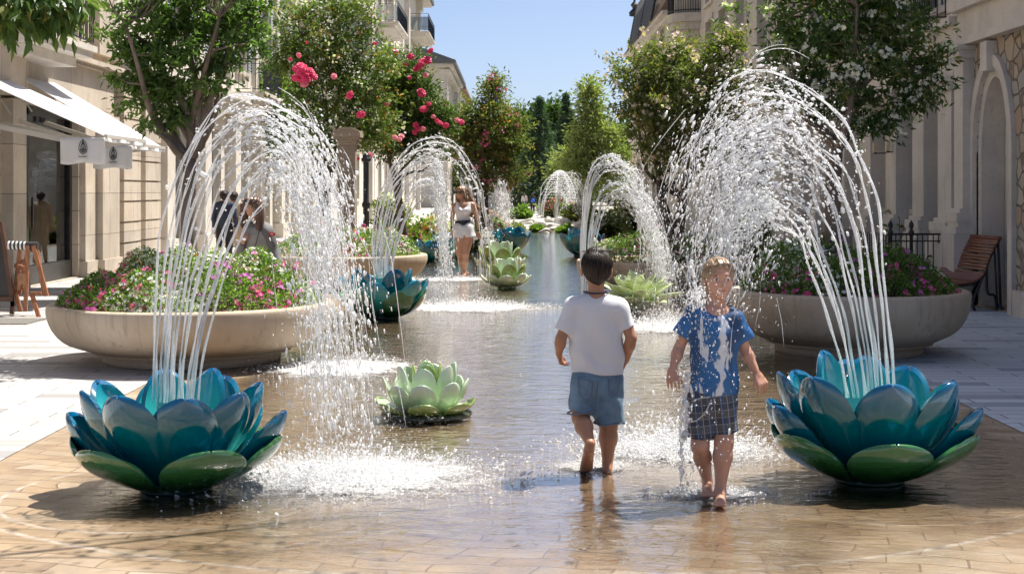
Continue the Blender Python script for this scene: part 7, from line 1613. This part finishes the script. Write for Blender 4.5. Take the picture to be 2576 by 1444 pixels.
m = MB(); cc = W(2392, 650, Dr2); t = np.linspace(0, 2*math.pi, 24); m.tube(np.stack([cc[0]+.10*np.cos(t), cc[1]+.03+0*t, cc[2]-.02+.17*np.sin(t)], 1), .018, 6, caps=False); m.tube(np.stack([cc[0]+.05*np.cos(t), cc[1]+.03+0*t, cc[2]-.05+.10*np.sin(t)], 1), .016, 6, caps=False); m.tube(catmull([cc+A(.1,.03,0), cc+A(.28,.03,-.25), cc+A(.3,.03,.3)], 14), .012, 5); m.build('scroll', M_IRON, root, smooth=True)
# young plants by the wall
def sprig(label, px, py, D, hgt, n, seed, lm=L_MAG, L=.14, base=None, wdt=.055, name='shrub'):
    r = np.random.default_rng(seed); b = W(px, py, D) if base is None else np.array(base, float); root = empty(name, b); tag(root, label, 'shrub'); m = MB(); C, Dd = [], []
    for k in range(n):
        a = r.uniform(0, 6.28); e = b+A(math.cos(a)*.22*hgt, math.sin(a)*.22*hgt, hgt*r.uniform(.5, 1)); P_ = limb(m, b, e, .012, .004, k=5, wob=.06, r=r)
        for q in range(9): i = r.integers(3, 9); aa = r.uniform(0, 6.28); C.append(P_[i]); Dd.append((math.cos(aa), math.sin(aa), r.uniform(-.1, .7)))
    m.build('stem', M_BARKD, root); m = MB(); leaf_add(m, np.array(C), np.array(Dd), L, wdt, r); m.build('leaves', lm, root)
sprig('young large leaved shrub against the grey wall behind the railing', 2275, 0, 24.0, 1.45, 6, 81, base=(W(2262,0,24)[0], 24.0, .004))
sprig('small bright plant at the foot of the wall seen through the railing', 2410, 0, 21.6, .75, 5, 82, base=(W(2412,0,21.6)[0], 21.6, .004), L=.11, lm=L_BED)
# dark drum of greenery beside the trunk in the left planter
# ---------------------------------------------------------------- border planting at mid distance: rocks, low shrubs, pink bushes
def rock(px, py, w, h, seed, label):
    b = GP(px, py); s = b[1]/F; r = np.random.default_rng(seed); V = ICV3.copy(); d = 1+.16*np.sin(V[:, 0]*4+seed)+.12*np.sin(V[:, 1]*6+V[:, 2]*5+seed*2)+r.normal(0, .015, len(V)); V = V*d[:, None]*A(w*s/2, w*s/2*.8, h*s); V[:, 2] = np.maximum(V[:, 2], -.02); m = MB(); m.add(V+b+A(0,0,.01), ICF3)
    o = m.build('rock', mat('pale_rock', (.62,.6,.55), (.42,.42,.36), scale=3, rough=.85, bump=.5, bscale=9), smooth=True); tag(o, label, 'rock', 'pale rocks at the far end of the channel')
wh = ['leftmost low flat', 'broad flat topped', 'small rounded', 'long low', 'tallest humped', 'small mossy sided', 'rightmost flat', 'narrow nearest']
for k, (px, py, w, h) in enumerate(((1328,564,40,13),(1356,572,50,15),(1380,560,30,12),(1398,580,54,16),(1414,566,40,20),(1440,578,34,13),(1458,568,40,12),(1372,587,34,11))):
    rock(px, py, w, h, k, '%s pale rock in the mossy border at the far end of the channel' % wh[k])
def low_bush(label, px, py, wpx, hpx, seed, lm, bl=None, dens=1.0, name='bush'):
    b = GP(px, py); D = b[1]; s = D/F; r = np.random.default_rng(seed); root = empty(name, b); tag(root, label, 'bush'); P, out, cc, q = crown_points([((b[0], b[1], hpx*s*.45), (wpx*s/2, wpx*s/2*.8, hpx*s*.55))], int(90*dens), 26, min(.10*D/26, wpx*s*.10), r, .2)
    k = P[:, 2] > .0; m = MB(); leaf_add(m, P[k], out[k]+A(0,0,.1), .075*D/24, .04*D/24, r, rnd=np.clip(q[k]*.6+r.uniform(0,.45,k.sum()),0,1)); m.build('leaves', lm, root)
    m = MB()
    for c_ in cc[:14]: limb(m, b+r.normal(size=3)*A(.1,.1,0)*wpx*s*.5, c_, .012, .004, k=4, n=5, r=r)
    m.build('stem', M_BARKD, root)
    if bl:
        for nm, pm, n, sz in bl:
            u = r.normal(size=(n, 3)); u /= np.linalg.norm(u, axis=1, keepdims=True); u[:, 2] = np.abs(u[:, 2]); Pb = A(b[0], b[1], hpx*s*.45)+u*A(wpx*s/2, wpx*s/2*.8, hpx*s*.58); Pb = np.repeat(Pb, 4, 0)+r.normal(size=(n*4, 3))*sz; m = MB(); blossom_add(m, Pb, np.repeat(u, 4, 0)+r.normal(0, .4, (n*4, 3)), sz, r); m.build(nm, pm, root)
G1 = [('pink_blossoms', P_PINK, 60, .05), ('white_blossoms', P_WHITE, 80, .04)]
for k, (px, py, w, h, lm, bl, lb) in enumerate((
    (1408,548,84,40,L_OLIVE,[('pink_blossoms',P_PINK,150,.09)],'pink flowering bush under the far water bell'),
    (1310,552,40,22,L_BED,G1,'low bright green bush with pink flowers left of the pale rocks'),
    (1352,584,26,8,L_BED,None,'mossy cushion plant in front of the broad flat rock'),
    (1424,587,30,9,L_BED,None,'mossy cushion plant in front of the humped rock'),
    (1296,586,30,14,L_PALE,None,'pale green cushion plant at the left foot of the rocks'),
    (1240,610,70,70,L_BED,G1,'flowering bush with white and coral flowers right behind the woman in white'),
    (1090,612,90,60,L_BED,[('orange_blossoms',P_ORANGE,90,.04),('white_blossoms',P_WHITE,200,.035)],'bush of orange and white flowers left of the woman in white'),
    (1015,632,110,56,L_ROSE,[('pink_blossoms',P_PINK,120,.03)],'bush with rows of magenta flowers behind the far left planter'),
    (1202,640,60,60,L_MAG,None,'dark leafy clump just right of the woman\'s legs'),
    (1110,650,90,44,L_BED,[('white_blossoms',P_WHITE,260,.03)],'low bush covered in tiny white flowers at the water\'s edge'),
    (1520,600,90,60,L_OLIVE,[('white_blossoms',P_WHITE,160,.04)],'white flowered bush behind the right hand far planter'),
    (1600,590,110,80,L_OLIVE,[('white_blossoms',P_WHITE,120,.04),('orange_blossoms',P_ORANGE,50,.035)],'scrubby bush behind the arch at the right'),
    (1840,690,150,110,L_ROSE,[('white_blossoms',P_WHITE,180,.02)],'reddish leafed bush behind the girl, left of the right planter'),
    (1950,640,190,150,L_OLIVE,[('white_blossoms',P_WHITE,220,.02)],'tall loose bush behind the right planter, below the big arch'),
    (985,600,90,110,L_OLIVE,[('white_blossoms',P_WHITE,200,.035)],'white speckled bush behind the lacy water arch'),
    (1460,560,60,46,L_OLIVE,[('white_blossoms',P_WHITE,100,.06)],'white flowered bush at the right of the pale rocks'),
    )): low_bush(lb, px, py, w, h, 200+k, lm, bl, dens=1.0 if w < 100 else 1.8)
# leafy shrub in the shaded half of the right planter
sprig('tall loose green shrub at the bench end of the right planter', 2250, 0, 14.3, .62, 26, 83, lm=L_ROSE, L=.06, base=(W(2255,0,14.3)[0], 14.3, .57), wdt=.03)
sprig('spiky dark leaved shrub near the rim of the right planter', 2330, 0, 14.2, .42, 22, 84, lm=L_MAG, L=.07, base=(W(2310,0,14.1)[0], 14.1, .57), wdt=.035)
# parasols far off
for k, (px, D_, rr, lb) in enumerate(((1322,150,1.5,'pale round parasol above the far crowd, left one of the two'), (1362,156,1.7,'pale wide parasol above the far crowd, right one of the two'))):
    x = (px-CX)/F*D_; root = empty('parasol', (x, D_, 0)); tag(root, lb, 'parasol', 'parasols above the crowd'); m = MB(); m.lathe([(rr,2.15),(rr*.6,2.4),(.05,2.62),(0,2.63)], 10, (x, D_, 0)); m.build('canopy', mat('pale_parasol', (.7,.72,.75), (.62,.65,.7)), root); m = MB(); m.bar((x, D_, 0), (x, D_, 2.5), .05, .05); m.build('pole', M_IRON, root)
